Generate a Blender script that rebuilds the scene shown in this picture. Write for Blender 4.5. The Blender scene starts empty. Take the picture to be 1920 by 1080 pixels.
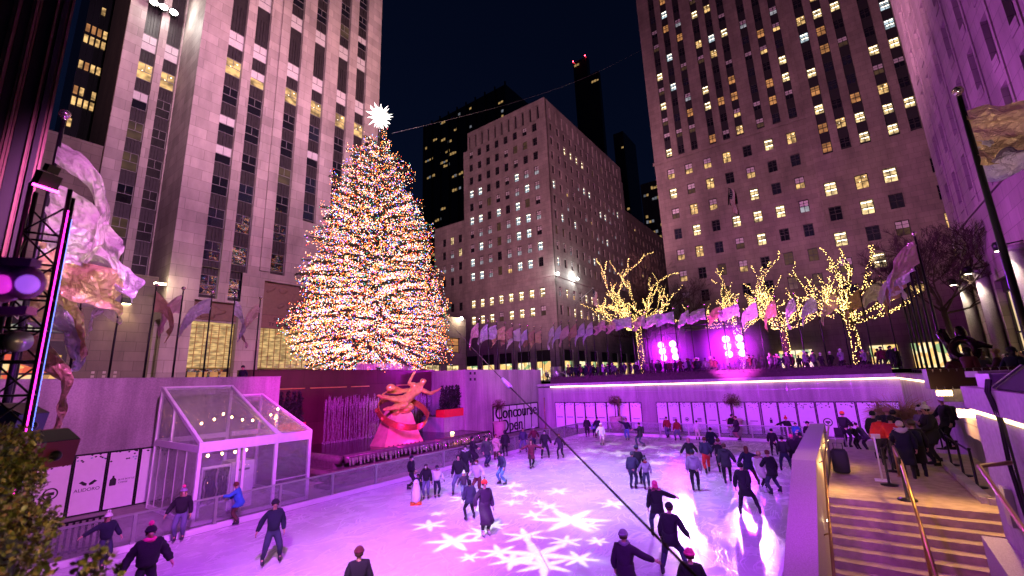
import bpy, bmesh, math, random
from mathutils import Vector, Matrix, noise
random.seed(11)
S = bpy.context.scene
COL = S.collection
rad = math.radians
PI = math.pi
rnd = random.uniform

# ---------------------------------------------------------------- camera
F, H = 815.0, 4.95
_y, _p, _r = rad(36.0), rad(12.2), rad(2.05)
_fh = Vector((-math.sin(_y), math.cos(_y), 0)); _r0 = Vector((math.cos(_y), math.sin(_y), 0))
FW = math.cos(_p)*_fh + math.sin(_p)*Vector((0, 0, 1)); _u0 = _r0.cross(FW)
RT = math.cos(_r)*_r0 - math.sin(_r)*_u0; UP = math.sin(_r)*_r0 + math.cos(_r)*_u0
CAM = Vector((0, 0, H))
cd = bpy.data.cameras.new('camera'); cam = bpy.data.objects.new('camera', cd); COL.objects.link(cam)
cd.sensor_width = 36; cd.lens = F/1920*36; cd.clip_end = 3000; cd.clip_start = .05
cam.matrix_world = Matrix(((RT.x, UP.x, -FW.x, 0), (RT.y, UP.y, -FW.y, 0), (RT.z, UP.z, -FW.z, H), (0, 0, 0, 1)))
S.camera = cam
cd.dof.use_dof = True; cd.dof.focus_distance = 24; cd.dof.aperture_fstop = .9
def ray(px, py): return FW + (px-960)/F*RT + (540-py)/F*UP
def onz(px, py, z=0): d = ray(px, py); return CAM + d*((z-H)/d.z)
def onx(px, py, x): d = ray(px, py); return CAM + d*(x/d.x)
def ony(px, py, y): d = ray(px, py); return CAM + d*(y/d.y)

# ---------------------------------------------------------------- materials
def newmat(name):
    m = bpy.data.materials.new(name); m.use_nodes = True
    nt = m.node_tree; b = nt.nodes['Principled BSDF']
    return m, nt, b
def N(nt, t, **k):
    n = nt.nodes.new(t)
    for a, v in k.items(): setattr(n, a, v)
    return n
def L(nt, a, b): nt.links.new(a, b)
def setin(n, **k):
    for a, v in k.items(): n.inputs[a].default_value = v
def mat(name, col, rough=.6, metal=0, noise=.12, ns=4, emit=None, es=0, bump=0, bs=40, trans=0, alpha=1, ior=1.45, spec=.5):
    m, nt, b = newmat(name)
    setin(b, Roughness=rough, Metallic=metal, IOR=ior)
    b.inputs['Specular IOR Level'].default_value = spec
    c = (*col, 1)
    if noise:
        tc = N(nt, 'ShaderNodeTexCoord'); nz = N(nt, 'ShaderNodeTexNoise'); nz.inputs['Scale'].default_value = ns; nz.inputs['Detail'].default_value = 6
        L(nt, tc.outputs['Object'], nz.inputs['Vector'])
        mx = N(nt, 'ShaderNodeMix', data_type='RGBA')
        mx.inputs['A'].default_value = (*[v*(1-noise*2) for v in col], 1); mx.inputs['B'].default_value = (*[min(1, v*(1+noise*2)) for v in col], 1)
        L(nt, nz.outputs['Fac'], mx.inputs['Factor']); L(nt, mx.outputs['Result'], b.inputs['Base Color'])
    else: b.inputs['Base Color'].default_value = c
    if bump:
        tc2 = N(nt, 'ShaderNodeTexCoord'); nb = N(nt, 'ShaderNodeTexNoise'); nb.inputs['Scale'].default_value = bs; nb.inputs['Detail'].default_value = 4
        bp = N(nt, 'ShaderNodeBump'); bp.inputs['Strength'].default_value = bump; bp.inputs['Distance'].default_value = .05
        L(nt, tc2.outputs['Object'], nb.inputs['Vector']); L(nt, nb.outputs['Fac'], bp.inputs['Height']); L(nt, bp.outputs['Normal'], b.inputs['Normal'])
    if emit:
        b.inputs['Emission Color'].default_value = (*emit, 1); b.inputs['Emission Strength'].default_value = es
    if trans: b.inputs['Transmission Weight'].default_value = trans
    if alpha < 1: b.inputs['Alpha'].default_value = alpha
    return m
def glow(name, col, es, sample=True):
    m, nt, b = newmat(name)
    b.inputs['Base Color'].default_value = (*[min(1, .05+.95*v) for v in col], 1)
    b.inputs['Emission Color'].default_value = (*col, 1); b.inputs['Emission Strength'].default_value = es
    if not sample: m.cycles.emission_sampling = 'NONE'
    return m
def stone(name, col, bw=1.6, bh=.9, mortar=.012, var=.10, rough=.75, dark=.55, horiz='Y'):
    """coursed stone; the courses run in world z, along x or y"""
    m, nt, b = newmat(name); b.inputs['Roughness'].default_value = rough
    g = N(nt, 'ShaderNodeNewGeometry'); sp = N(nt, 'ShaderNodeSeparateXYZ'); L(nt, g.outputs['Position'], sp.inputs[0])
    ad = N(nt, 'ShaderNodeMath', operation='ADD'); L(nt, sp.outputs['X'], ad.inputs[0]); L(nt, sp.outputs['Y'], ad.inputs[1])
    cb = N(nt, 'ShaderNodeCombineXYZ'); L(nt, ad.outputs[0], cb.inputs[0]); L(nt, sp.outputs['Z'], cb.inputs[1])
    br = N(nt, 'ShaderNodeTexBrick'); L(nt, cb.outputs[0], br.inputs['Vector'])
    setin(br, Scale=1.0); br.inputs['Brick Width'].default_value = bw; br.inputs['Row Height'].default_value = bh; br.inputs['Mortar Size'].default_value = mortar
    br.inputs['Color1'].default_value = (*[v*(1-var) for v in col], 1); br.inputs['Color2'].default_value = (*[v*(1+var) for v in col], 1); br.inputs['Mortar'].default_value = (*[v*dark for v in col], 1)
    nz = N(nt, 'ShaderNodeTexNoise'); nz.inputs['Scale'].default_value = .35; nz.inputs['Detail'].default_value = 8; nz.inputs['Roughness'].default_value = .65
    mp = N(nt, 'ShaderNodeMapping'); mp.inputs['Scale'].default_value = (1, 1, .35); L(nt, g.outputs['Position'], mp.inputs[0]); L(nt, mp.outputs[0], nz.inputs['Vector'])
    mr = N(nt, 'ShaderNodeMapRange'); setin(mr, **{'From Min': .3, 'From Max': .7, 'To Min': .62, 'To Max': 1.25}); L(nt, nz.outputs['Fac'], mr.inputs['Value'])
    mx = N(nt, 'ShaderNodeMix', data_type='RGBA', blend_type='MULTIPLY'); mx.inputs['Factor'].default_value = 1
    L(nt, br.outputs['Color'], mx.inputs['A']); L(nt, mr.outputs[0], mx.inputs['B']); L(nt, mx.outputs['Result'], b.inputs['Base Color'])
    return m
def litwin(name, col, es, var=.45, sc=(.7, .7, 1.2)):
    """a lit room seen through glass: uneven warm light, brighter ceiling lamps"""
    m, nt, b = newmat(name); b.inputs['Base Color'].default_value = (.03, .03, .03, 1); b.inputs['Roughness'].default_value = .15
    g = N(nt, 'ShaderNodeNewGeometry'); mp = N(nt, 'ShaderNodeMapping'); mp.inputs['Scale'].default_value = sc; L(nt, g.outputs['Position'], mp.inputs[0])
    nz = N(nt, 'ShaderNodeTexNoise'); nz.inputs['Scale'].default_value = 1; nz.inputs['Detail'].default_value = 1; L(nt, mp.outputs[0], nz.inputs['Vector'])
    mr = N(nt, 'ShaderNodeMapRange'); setin(mr, **{'From Min': .32, 'From Max': .68, 'To Min': 1-var, 'To Max': 1+var}); L(nt, nz.outputs['Fac'], mr.inputs['Value'])
    ml = N(nt, 'ShaderNodeMath', operation='MULTIPLY'); ml.inputs[1].default_value = es; L(nt, mr.outputs[0], ml.inputs[0])
    b.inputs['Emission Color'].default_value = (*col, 1); L(nt, ml.outputs[0], b.inputs['Emission Strength'])
    return m
def shopmat(name, cols, es, sc=3.0):
    """a stocked, lit shop interior"""
    m, nt, b = newmat(name); b.inputs['Base Color'].default_value = (.03, .03, .03, 1); b.inputs['Roughness'].default_value = .1
    g = N(nt, 'ShaderNodeNewGeometry'); vo = N(nt, 'ShaderNodeTexVoronoi'); vo.inputs['Scale'].default_value = sc; L(nt, g.outputs['Position'], vo.inputs['Vector'])
    sp = N(nt, 'ShaderNodeSeparateColor'); L(nt, vo.outputs['Color'], sp.inputs[0])
    cr = N(nt, 'ShaderNodeValToRGB'); cr.color_ramp.interpolation = 'CONSTANT'
    el = cr.color_ramp.elements
    while len(el) < len(cols): el.new(.5)
    for i, c in enumerate(cols): el[i].position = i/len(cols); el[i].color = (*c, 1)
    L(nt, sp.outputs[0], cr.inputs[0]); L(nt, cr.outputs[0], b.inputs['Emission Color']); b.inputs['Emission Strength'].default_value = es
    return m
def foil(name, col, metal=.45, rough=.28, trans=.0):
    m, nt, b = newmat(name); setin(b, Metallic=metal, Roughness=rough)
    tc = N(nt, 'ShaderNodeTexCoord'); nz = N(nt, 'ShaderNodeTexNoise'); nz.inputs['Scale'].default_value = 3.5; nz.inputs['Detail'].default_value = 5
    L(nt, tc.outputs['Object'], nz.inputs['Vector'])
    vo = N(nt, 'ShaderNodeTexVoronoi'); vo.inputs['Scale'].default_value = 5.5; va = N(nt, 'ShaderNodeVectorMath', operation='MULTIPLY_ADD'); va.inputs[1].default_value = (.5, .5, .5); L(nt, nz.outputs['Color'], va.inputs[0]); L(nt, tc.outputs['Object'], va.inputs[2]); L(nt, va.outputs[0], vo.inputs['Vector'])
    ad = N(nt, 'ShaderNodeMath', operation='ADD'); L(nt, nz.outputs['Fac'], ad.inputs[0]); L(nt, vo.outputs['Distance'], ad.inputs[1])
    bp = N(nt, 'ShaderNodeBump'); bp.inputs['Strength'].default_value = .8; bp.inputs['Distance'].default_value = .12; L(nt, ad.outputs[0], bp.inputs['Height']); L(nt, bp.outputs['Normal'], b.inputs['Normal'])
    b.inputs['Base Color'].default_value = (*col, 1)
    tl = N(nt, 'ShaderNodeBsdfTranslucent'); tl.inputs['Color'].default_value = (*col, 1); ms = N(nt, 'ShaderNodeMixShader'); ms.inputs[0].default_value = .35
    out = nt.nodes['Material Output']; L(nt, b.outputs[0], ms.inputs[1]); L(nt, tl.outputs[0], ms.inputs[2]); L(nt, ms.outputs[0], out.inputs['Surface'])
    if trans:
        tr = N(nt, 'ShaderNodeBsdfTransparent'); m2 = N(nt, 'ShaderNodeMixShader'); m2.inputs[0].default_value = trans
        L(nt, ms.outputs[0], m2.inputs[1]); L(nt, tr.outputs[0], m2.inputs[2]); L(nt, m2.outputs[0], out.inputs['Surface'])
    return m
def clear(name, tint=(.9, .9, .95), refl=.08, rough=.05, haze=.12):
    """thin clear sheet: mostly see-through, a little gloss and a little haze"""
    m, nt, b = newmat(name); nt.nodes.remove(b); out = nt.nodes['Material Output']
    tr = N(nt, 'ShaderNodeBsdfTransparent'); tr.inputs[0].default_value = (*tint, 1)
    gl = N(nt, 'ShaderNodeBsdfGlossy'); gl.inputs['Roughness'].default_value = rough; gl.inputs[0].default_value = (.9, .9, .9, 1)
    df = N(nt, 'ShaderNodeBsdfDiffuse'); df.inputs[0].default_value = (.7, .7, .72, 1)
    lw = N(nt, 'ShaderNodeLayerWeight'); lw.inputs[0].default_value = .2
    mr = N(nt, 'ShaderNodeMapRange'); setin(mr, **{'To Min': refl, 'To Max': .6}); L(nt, lw.outputs['Facing'], mr.inputs['Value'])
    a = N(nt, 'ShaderNodeMixShader'); a.inputs[0].default_value = haze; L(nt, tr.outputs[0], a.inputs[1]); L(nt, df.outputs[0], a.inputs[2])
    c = N(nt, 'ShaderNodeMixShader'); L(nt, mr.outputs[0], c.inputs[0]); L(nt, a.outputs[0], c.inputs[1]); L(nt, gl.outputs[0], c.inputs[2])
    tc = N(nt, 'ShaderNodeTexCoord'); nz = N(nt, 'ShaderNodeTexNoise'); nz.inputs['Scale'].default_value = 2.5; nz.inputs['Detail'].default_value = 4; L(nt, tc.outputs['Object'], nz.inputs['Vector'])
    bp = N(nt, 'ShaderNodeBump'); bp.inputs['Strength'].default_value = .6; bp.inputs['Distance'].default_value = .12; L(nt, nz.outputs['Fac'], bp.inputs['Height']); L(nt, bp.outputs['Normal'], gl.inputs['Normal'])
    L(nt, c.outputs[0], out.inputs[0]); return m

# ---------------------------------------------------------------- mesh builder
class MB:
    def __init__(s): s.v = []; s.f = []; s.m = []; s.s = []
    def add(s, vs, fs, mi=0, sm=False):
        o = len(s.v); s.v.extend([tuple(v) for v in vs])
        for f in fs: s.f.append([o+i for i in f]); s.m.append(mi); s.s.append(sm)
    def box(s, x0, x1, y0, y1, z0, z1, mi=0):
        if x1 < x0: x0, x1 = x1, x0
        if y1 < y0: y0, y1 = y1, y0
        if z1 < z0: z0, z1 = z1, z0
        s.add([(x0,y0,z0),(x1,y0,z0),(x1,y1,z0),(x0,y1,z0),(x0,y0,z1),(x1,y0,z1),(x1,y1,z1),(x0,y1,z1)],
              [(3,2,1,0),(4,5,6,7),(0,1,5,4),(1,2,6,5),(2,3,7,6),(3,0,4,7)], mi)
    def obox(s, c, sz, M=None, mi=0):
        M = M or Matrix.Identity(3); c = Vector(c); a, b, d = [v/2 for v in sz]
        vs = [c + M @ Vector(p) for p in ((-a,-b,-d),(a,-b,-d),(a,b,-d),(-a,b,-d),(-a,-b,d),(a,-b,d),(a,b,d),(-a,b,d))]
        s.add(vs, [(3,2,1,0),(4,5,6,7),(0,1,5,4),(1,2,6,5),(2,3,7,6),(3,0,4,7)], mi)
    def bar(s, a, b, w, h=None, mi=0):
        a, b = Vector(a), Vector(b); d = b-a; M = d.to_track_quat('Y', 'Z').to_matrix()
        s.obox((a+b)/2, (w, d.length, h or w), M, mi)
    def quad(s, a, b, c, d, mi=0): s.add([a, b, c, d], [(0, 1, 2, 3)], mi)
    def prism(s, poly, ext, mi=0):
        n = len(poly); e = Vector(ext); a = [Vector(p) for p in poly]; b = [p+e for p in a]
        s.add(a+b, [tuple(range(n-1, -1, -1)), tuple(range(n, 2*n))] + [(i, (i+1) % n, n+(i+1) % n, n+i) for i in range(n)], mi)
    def tube(s, pts, rs, n=8, mi=0, sm=True, cap=True, sq=None):
        pts = [Vector(p) for p in pts]
        if not hasattr(rs, '__len__'): rs = [rs]*len(pts)
        vs = []; fs = []; ref = Vector((0, 0, 1)); k = len(pts)
        for i, p in enumerate(pts):
            t = (pts[min(i+1, k-1)] - pts[max(i-1, 0)])
            if t.length < 1e-9: t = Vector((0, 0, 1))
            t.normalize()
            if abs(t.dot(ref)) > .9: ref = Vector((1, 0, 0)) if abs(t.x) < .9 else Vector((0, 1, 0))
            a = (ref - t*ref.dot(t)).normalized(); b = t.cross(a); ref = a
            for j in range(n):
                q = 2*PI*j/n; vs.append(p + (a*math.cos(q) + b*math.sin(q))*rs[i])
        for i in range(k-1):
            for j in range(n): fs.append((i*n+j, i*n+(j+1) % n, (i+1)*n+(j+1) % n, (i+1)*n+j))
        if cap: fs.append(tuple(range(n-1, -1, -1))); fs.append(tuple(range((k-1)*n, k*n)))
        s.add(vs, fs, mi, sm)
    def loft(s, rings, mi=0, sm=True, cap=True, close=True):
        n = len(rings[0]); vs = [p for r in rings for p in r]; fs = []
        for i in range(len(rings)-1):
            for j in range(n if close else n-1): fs.append((i*n+j, i*n+(j+1) % n, (i+1)*n+(j+1) % n, (i+1)*n+j))
        if cap: fs.append(tuple(range(n-1, -1, -1))); fs.append(tuple(range((len(rings)-1)*n, len(rings)*n)))
        s.add(vs, fs, mi, sm)
    def lathe(s, prof, c=(0, 0, 0), n=16, mi=0, sm=True, sx=1, sy=1):
        s.loft([[(c[0]+r*sx*math.cos(2*PI*j/n), c[1]+r*sy*math.sin(2*PI*j/n), c[2]+z) for j in range(n)] for r, z in prof], mi, sm)
    def ball(s, c, r, n=10, k=6, mi=0, M=None):
        if not hasattr(r, '__len__'): r = (r, r, r)
        rings = []
        for i in range(k+1):
            t = PI*(i+.02)/(k+.04); rings.append([Vector((r[0]*math.sin(t)*math.cos(2*PI*j/n), r[1]*math.sin(t)*math.sin(2*PI*j/n), -r[2]*math.cos(t))) for j in range(n)])
        c = Vector(c); s.loft([[c + (M @ p if M else p) for p in rr] for rr in rings], mi)
    def octa(s, c, r, mi=0):
        x, y, z = c
        s.add([(x+r,y,z),(x-r,y,z),(x,y+r,z),(x,y-r,z),(x,y,z+r),(x,y,z-r)], [(0,2,4),(2,1,4),(1,3,4),(3,0,4),(2,0,5),(1,2,5),(3,1,5),(0,3,5)], mi, True)
    def grid(s, fn, nu, nv, mi=0, sm=True):
        vs = [fn(i/nu, j/nv) for i in range(nu+1) for j in range(nv+1)]
        s.add(vs, [(i*(nv+1)+j, (i+1)*(nv+1)+j, (i+1)*(nv+1)+j+1, i*(nv+1)+j+1) for i in range(nu) for j in range(nv)], mi, sm)
    def mesh(s, name, mats, off=None):
        me = bpy.data.meshes.new(name)
        v = s.v if off is None else [(a-off[0], b-off[1], c-off[2]) for a, b, c in s.v]
        me.from_pydata(v, [], s.f)
        for x in (mats if isinstance(mats, (list, tuple)) else [mats]): me.materials.append(x)
        me.polygons.foreach_set('material_index', s.m); me.polygons.foreach_set('use_smooth', s.s); me.update()
        return me
    def build(s, name, mats, parent=None, **k):
        """one mesh object; a child is built in world coordinates and moved into its thing's frame"""
        off = root_loc(parent) if parent else None
        o = bpy.data.objects.new(name, s.mesh(name, mats, off)); COL.objects.link(o)
        if parent: o.parent = parent
        if k: tag(o, **k)
        return o
def root_loc(o):
    l = Vector((0, 0, 0))
    while o: l += o.location; o = o.parent
    return l
def tag(o, label=None, cat=None, group=None, kind=None):
    if label: o['label'] = label
    if cat: o['category'] = cat
    if group: o['group'] = group
    if kind: o['kind'] = kind
    return o
def thing(name, label, cat, loc=(0, 0, 0), rz=0, group=None):
    o = bpy.data.objects.new(name, None); COL.objects.link(o); o.location = loc; o.rotation_euler = (0, 0, rz); o.empty_display_size = .2
    return tag(o, label, cat, group)
def part(name, me, parent, loc=(0, 0, 0), rz=0):
    o = bpy.data.objects.new(name, me); COL.objects.link(o); o.parent = parent; o.location = loc; o.rotation_euler = (0, 0, rz); return o
def copy_tree(o, loc=None, rz=None, label=None, parent=None):
    c = o.copy(); COL.objects.link(c)
    if parent: c.parent = parent
    if loc is not None: c.location = loc
    if rz is not None: c.rotation_euler = (0, 0, rz)
    if label: c['label'] = label
    for ch in list(o.children): copy_tree(ch, parent=c)
    return c
def text_mesh(txt, size, depth=.01, align='CENTER', sx=1):
    cu = bpy.data.curves.new('lettering', 'FONT'); cu.body = txt; cu.size = size; cu.extrude = depth/2; cu.align_x = align; cu.align_y = 'CENTER'; cu.offset = 0
    o = bpy.data.objects.new('lettering', cu); COL.objects.link(o)
    bpy.context.view_layer.update()
    me = bpy.data.meshes.new_from_object(o.evaluated_get(bpy.context.evaluated_depsgraph_get()))
    COL.objects.unlink(o); bpy.data.objects.remove(o)
    vs = [(v.co.x*sx, v.co.y, v.co.z) for v in me.vertices]; fs = [tuple(p.vertices) for p in me.polygons]
    bpy.data.meshes.remove(me); return vs, fs
def put_text(mb, txt, size, c, right, up, depth=.01, mi=0, sx=1, bold=0):
    """lay lettering into a builder, on the plane of right and up"""
    vs, fs = text_mesh(txt, size, depth, sx=sx); r, u = Vector(right), Vector(up); n = r.cross(u); c = Vector(c)
    for dx in ([0] if not bold else [-bold, 0, bold]):
        mb.add([c + r*(x+dx) + u*y + n*(z+abs(dx)*.05) for x, y, z in vs], fs, mi)

# ---------------------------------------------------------------- palette
M = {}
M['lime'] = stone('pink limestone', (.40, .33, .32), 2.2, 1.15, .018, .16)
M['lime_d'] = stone('grey limestone', (.26, .215, .20), 1.6, .9, .02)
M['lime_b'] = stone('brown limestone', (.20, .155, .135), 1.6, .9, .02)
M['lime_side'] = stone('shaded limestone', (.12, .085, .06), .8, .5, .03)  # wing side in shade, its darkness put into the stone colour
def streaked(name, col, ns=16):
    m, nt, b = newmat(name); b.inputs['Roughness'].default_value = .62; g = N(nt, 'ShaderNodeNewGeometry'); acc = None
    for sc, scale, lo, hi in ((.9, (1, 1, .12), .66, 1.26), (3.5, (1, 1, .10), .84, 1.12), (ns, (1, 1, 1), .82, 1.16), (.35, (1, 1, 1), .8, 1.15)):
        mp = N(nt, 'ShaderNodeMapping'); mp.inputs['Scale'].default_value = scale; L(nt, g.outputs['Position'], mp.inputs[0]); z = N(nt, 'ShaderNodeTexNoise'); z.inputs['Scale'].default_value = sc; z.inputs['Detail'].default_value = 6; L(nt, mp.outputs[0], z.inputs['Vector'])
        r = N(nt, 'ShaderNodeMapRange'); setin(r, **{'From Min': .3, 'From Max': .7, 'To Min': lo, 'To Max': hi}); L(nt, z.outputs['Fac'], r.inputs['Value'])
        if acc is None: acc = r.outputs[0]
        else: q = N(nt, 'ShaderNodeMath', operation='MULTIPLY'); L(nt, acc, q.inputs[0]); L(nt, r.outputs[0], q.inputs[1]); acc = q.outputs[0]
    mx = N(nt, 'ShaderNodeMix', data_type='RGBA', blend_type='MULTIPLY'); mx.inputs['Factor'].default_value = 1; mx.inputs['A'].default_value = (*col, 1); L(nt, acc, mx.inputs['B']); L(nt, mx.outputs['Result'], b.inputs['Base Color']); return m
M['granite'] = streaked('pale granite', (.35, .31, .32))
M['granite_s'] = mat('speckled granite', (.34, .29, .30), .6, noise=.30, ns=60)
M['granite_r'] = stone('dark red granite', (.10, .018, .045), 3.2, 2.6, .012, rough=.22)
M['spandrel'] = mat('aluminium spandrel', (.042, .034, .040), .5, .3, noise=.25, ns=3)
M['frame'] = mat('window frame metal', (.22, .20, .21), .5, .3)
M['frame_d'] = mat('dark window frame', (.03, .025, .027), .5, .3)
M['glass_d'] = mat('dark window glass', (.012, .011, .016), .03, noise=0, ior=2.1)
M['glass_b'] = mat('bluish window glass', (.02, .022, .036), .03, noise=0, ior=2.3)
M['blind'] = mat('white window blind', (.55, .52, .52), .8, noise=.08)
M['warm1'] = litwin('lit room amber', (1, .60, .22), .72, .7, (1.1, 1.1, 1.6))
M['warm2'] = litwin('lit room yellow', (1, .72, .34), .85, .75, (1.1, 1.1, 1.6))
M['warm3'] = litwin('lit room orange', (1, .42, .14), .45)
M['cool1'] = litwin('lit room white', (.72, .9, 1), .65)
M['cool2'] = litwin('lit room pale', (.9, .88, 1), .32)
M['dim'] = litwin('dim room', (.8, .45, .2), .07)
M['lampw'] = glow('ceiling lamp', (1, .86, .6), 7, False)
M['black'] = mat('black metal', (.012, .012, .014), .4, .4)
M['blackm'] = mat('black matt', (.014, .013, .016), .8)
M['white'] = mat('white paint', (.72, .70, .72), .45, noise=.06)
M['poster'] = mat('white poster print', (.74, .70, .76), .55, noise=.04)
M['ink'] = mat('black print', (.015, .014, .018), .6, noise=0)
M['teal'] = mat('teal print', (.25, .50, .52), .6, noise=0)
M['steel'] = mat('brushed steel', (.45, .43, .45), .35, .8)
M['bronze'] = mat('bronze rail', (.38, .24, .10), .32, .8)
M['gold'] = mat('gilded bronze', (.85, .50, .15), .28, .55, noise=.2, ns=5, bump=.15, bs=7)
M['concrete'] = mat('concrete floor', (.28, .25, .24), .75, noise=.2, ns=2.5)
M['paver'] = stone('plaza paving', (.20, .18, .18), 1.2, 1.2, .02)
M['step'] = mat('granite step', (.36, .28, .21), .7, noise=.28, ns=5)
M['led'] = glow('warm light strip', (1, .72, .36), 5.5)
M['wood'] = mat('bark', (.05, .032, .022), .9, noise=.3, ns=9)
M['leafd'] = mat('dark evergreen leaf', (.012, .022, .012), .7, noise=.4, ns=9)
M['clear'] = clear('clear vinyl', refl=.08, haze=.045)
M['board'] = clear('rink board glass', (.86, .84, .9), refl=.08, haze=.07)
M['red'] = mat('red planter', (.62, .03, .03), .5)
M['purple_l'] = glow('magenta lamp face', (1, .22, .85), 9)
M['blue_l'] = glow('blue lamp face', (.36, .42, 1), 9)
M['farw'] = litwin('far gold window', (1, .62, .22), .35)
M['farc'] = litwin('far pale window', (.8, .85, 1), .16)
# ---------------------------------------------------------------- people
def skin(nodes, edges, sub=1):
    me = bpy.data.meshes.new('form'); me.from_pydata([p for p, r in nodes], edges, [])
    o = bpy.data.objects.new('form', me); COL.objects.link(o)
    o.modifiers.new('k', 'SKIN'); o.modifiers['k'].use_smooth_shade = True
    sv = me.skin_vertices[0].data
    for i, (p, r) in enumerate(nodes):
        sv[i].radius = (r, r) if not hasattr(r, '__len__') else r
        sv[i].use_root = (i == 0)
    if sub:
        m = o.modifiers.new('s', 'SUBSURF'); m.levels = sub; m.render_levels = sub
    dg = bpy.context.evaluated_depsgraph_get()
    e = o.evaluated_get(dg).to_mesh()
    vs = [tuple(v.co) for v in e.vertices]; fs = [tuple(p.vertices) for p in e.polygons]
    o.evaluated_get(dg).to_mesh_clear(); bpy.data.objects.remove(o); bpy.data.meshes.remove(me)
    return vs, fs
CLOTH = {}
def cloth(c):
    if c not in CLOTH:
        table = dict(black=(.010, .009, .013), navy=(.007, .009, .026), white=(.55, .53, .55), red=(.62, .03, .025), darkred=(.20, .015, .02), grey=(.06, .06, .075), slate=(.035, .038, .07),
                     blue=(.03, .14, .42), sky=(.09, .20, .36), jean=(.026, .030, .062), pale=(.10, .11, .18), maroon=(.09, .012, .022), beige=(.42, .33, .25), pink=(.42, .13, .19), plum=(.035, .014, .042),
                     olive=(.09, .085, .05), charcoal=(.03, .03, .036), lilac=(.24, .18, .28), cream=(.60, .54, .46), orange=(.7, .16, .03), brown=(.08, .04, .025), hotpink=(.75, .05, .22), auburn=(.11, .03, .016), blond=(.48, .32, .14))
        CLOTH[c] = mat(c + ' cloth', table[c], .85, noise=.18, ns=7, bump=.15, bs=30)
    return CLOTH[c]
SKIN = mat('skin', (.52, .29, .21), .55, noise=.06); SKIN2 = mat('tanned skin', (.30, .15, .09), .55, noise=.06)
EYE = mat('eye', (.01, .008, .008), .3, noise=0); LIP = mat('lips', (.32, .07, .07), .5, noise=0)
ARMS = {'d': (.10, .06, -.52), 'o': (.25, .09, -.45), 'O': (.50, .08, -.20), 'u': (.45, .12, .20), 'f': (.02, .36, -.36), 'F': (-.02, .50, -.14), 'c': (-.16, .25, -.20),
        'b': (-.06, -.16, -.46), 'p': (.02, .09, -.42), 'h': (.22, .06, -.46), 'k': (.10, .30, -.02), 'x': (.24, .22, -.40), 's': (.34, -.20, -.36)}
def ik(a, b, l1, l2, bend):
    """middle joint between a and b; bend is the direction the joint pushes"""
    a, b = Vector(a), Vector(b); d = b-a; n = max(min(d.length, l1+l2-.004), .05); d.normalize(); b = a+d*n
    x = (l1*l1-l2*l2+n*n)/(2*n); h = math.sqrt(max(0, l1*l1-x*x)); w = Vector(bend); w = (w-d*w.dot(d)).normalized()
    return a+d*x+w*h, b
def pose(h, armR='d', armL='d', st='n', lean=(0, 0), skates=True):
    """joints of one figure: x to its right, y ahead of it"""
    s = h/1.76; up = .10 if skates else .06
    feet = {'n': ((.11, .03), (-.11, -.02)), 'w': ((.24, .05), (-.22, -.05)), 's': ((.12, .26), (-.11, -.22)), 'S': ((.16, -.28), (-.10, .24)), 'c': ((.07, .0), (-.07, .03)), 'W': ((.36, .10), (-.24, -.16))}[st]
    ax, ay = lean
    def T(x, y, z): return Vector((x+ax*max(0, z-.9)/.6, y+ay*max(0, z-.9)/.6, z))
    J = {}
    J['pel'] = Vector((0, -.02-ay*.25, .93 if st in 'nc' else .89)); J['waist'] = T(0, 0, 1.08); J['chest'] = T(0, .01, 1.28); J['nb'] = T(0, 0, 1.45); J['neck'] = T(0, .015, 1.52)
    J['h0'] = T(0, .035, 1.575); J['h1'] = T(0, .025, 1.65); J['h2'] = T(0, .01, 1.715)
    for sd, q, arm, ft in (('R', 1, armR, feet[0]), ('L', -1, armL, feet[1])):
        sh = T(q*.185, 0, 1.40); J['sh'+sd] = sh
        t = ARMS[arm]; tg = sh + Vector((q*t[0], t[1], t[2]))
        el, wr = ik(sh, tg, .29, .265, (q*.35, -.9, -.35) if arm not in 'cfFk' else (q*.7, -.3, -.8)); J['el'+sd] = el; J['wr'+sd] = wr
        hp = Vector((q*.095, J['pel'].y, J['pel'].z-.05)); J['hip'+sd] = hp
        an = Vector((ft[0], ft[1], up+.07)); kn, an = ik(hp, an, .425, .425, (q*.12, 1, 0)); J['kn'+sd] = kn; J['an'+sd] = an
    return {k: v*s for k, v in J.items()}, s
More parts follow.
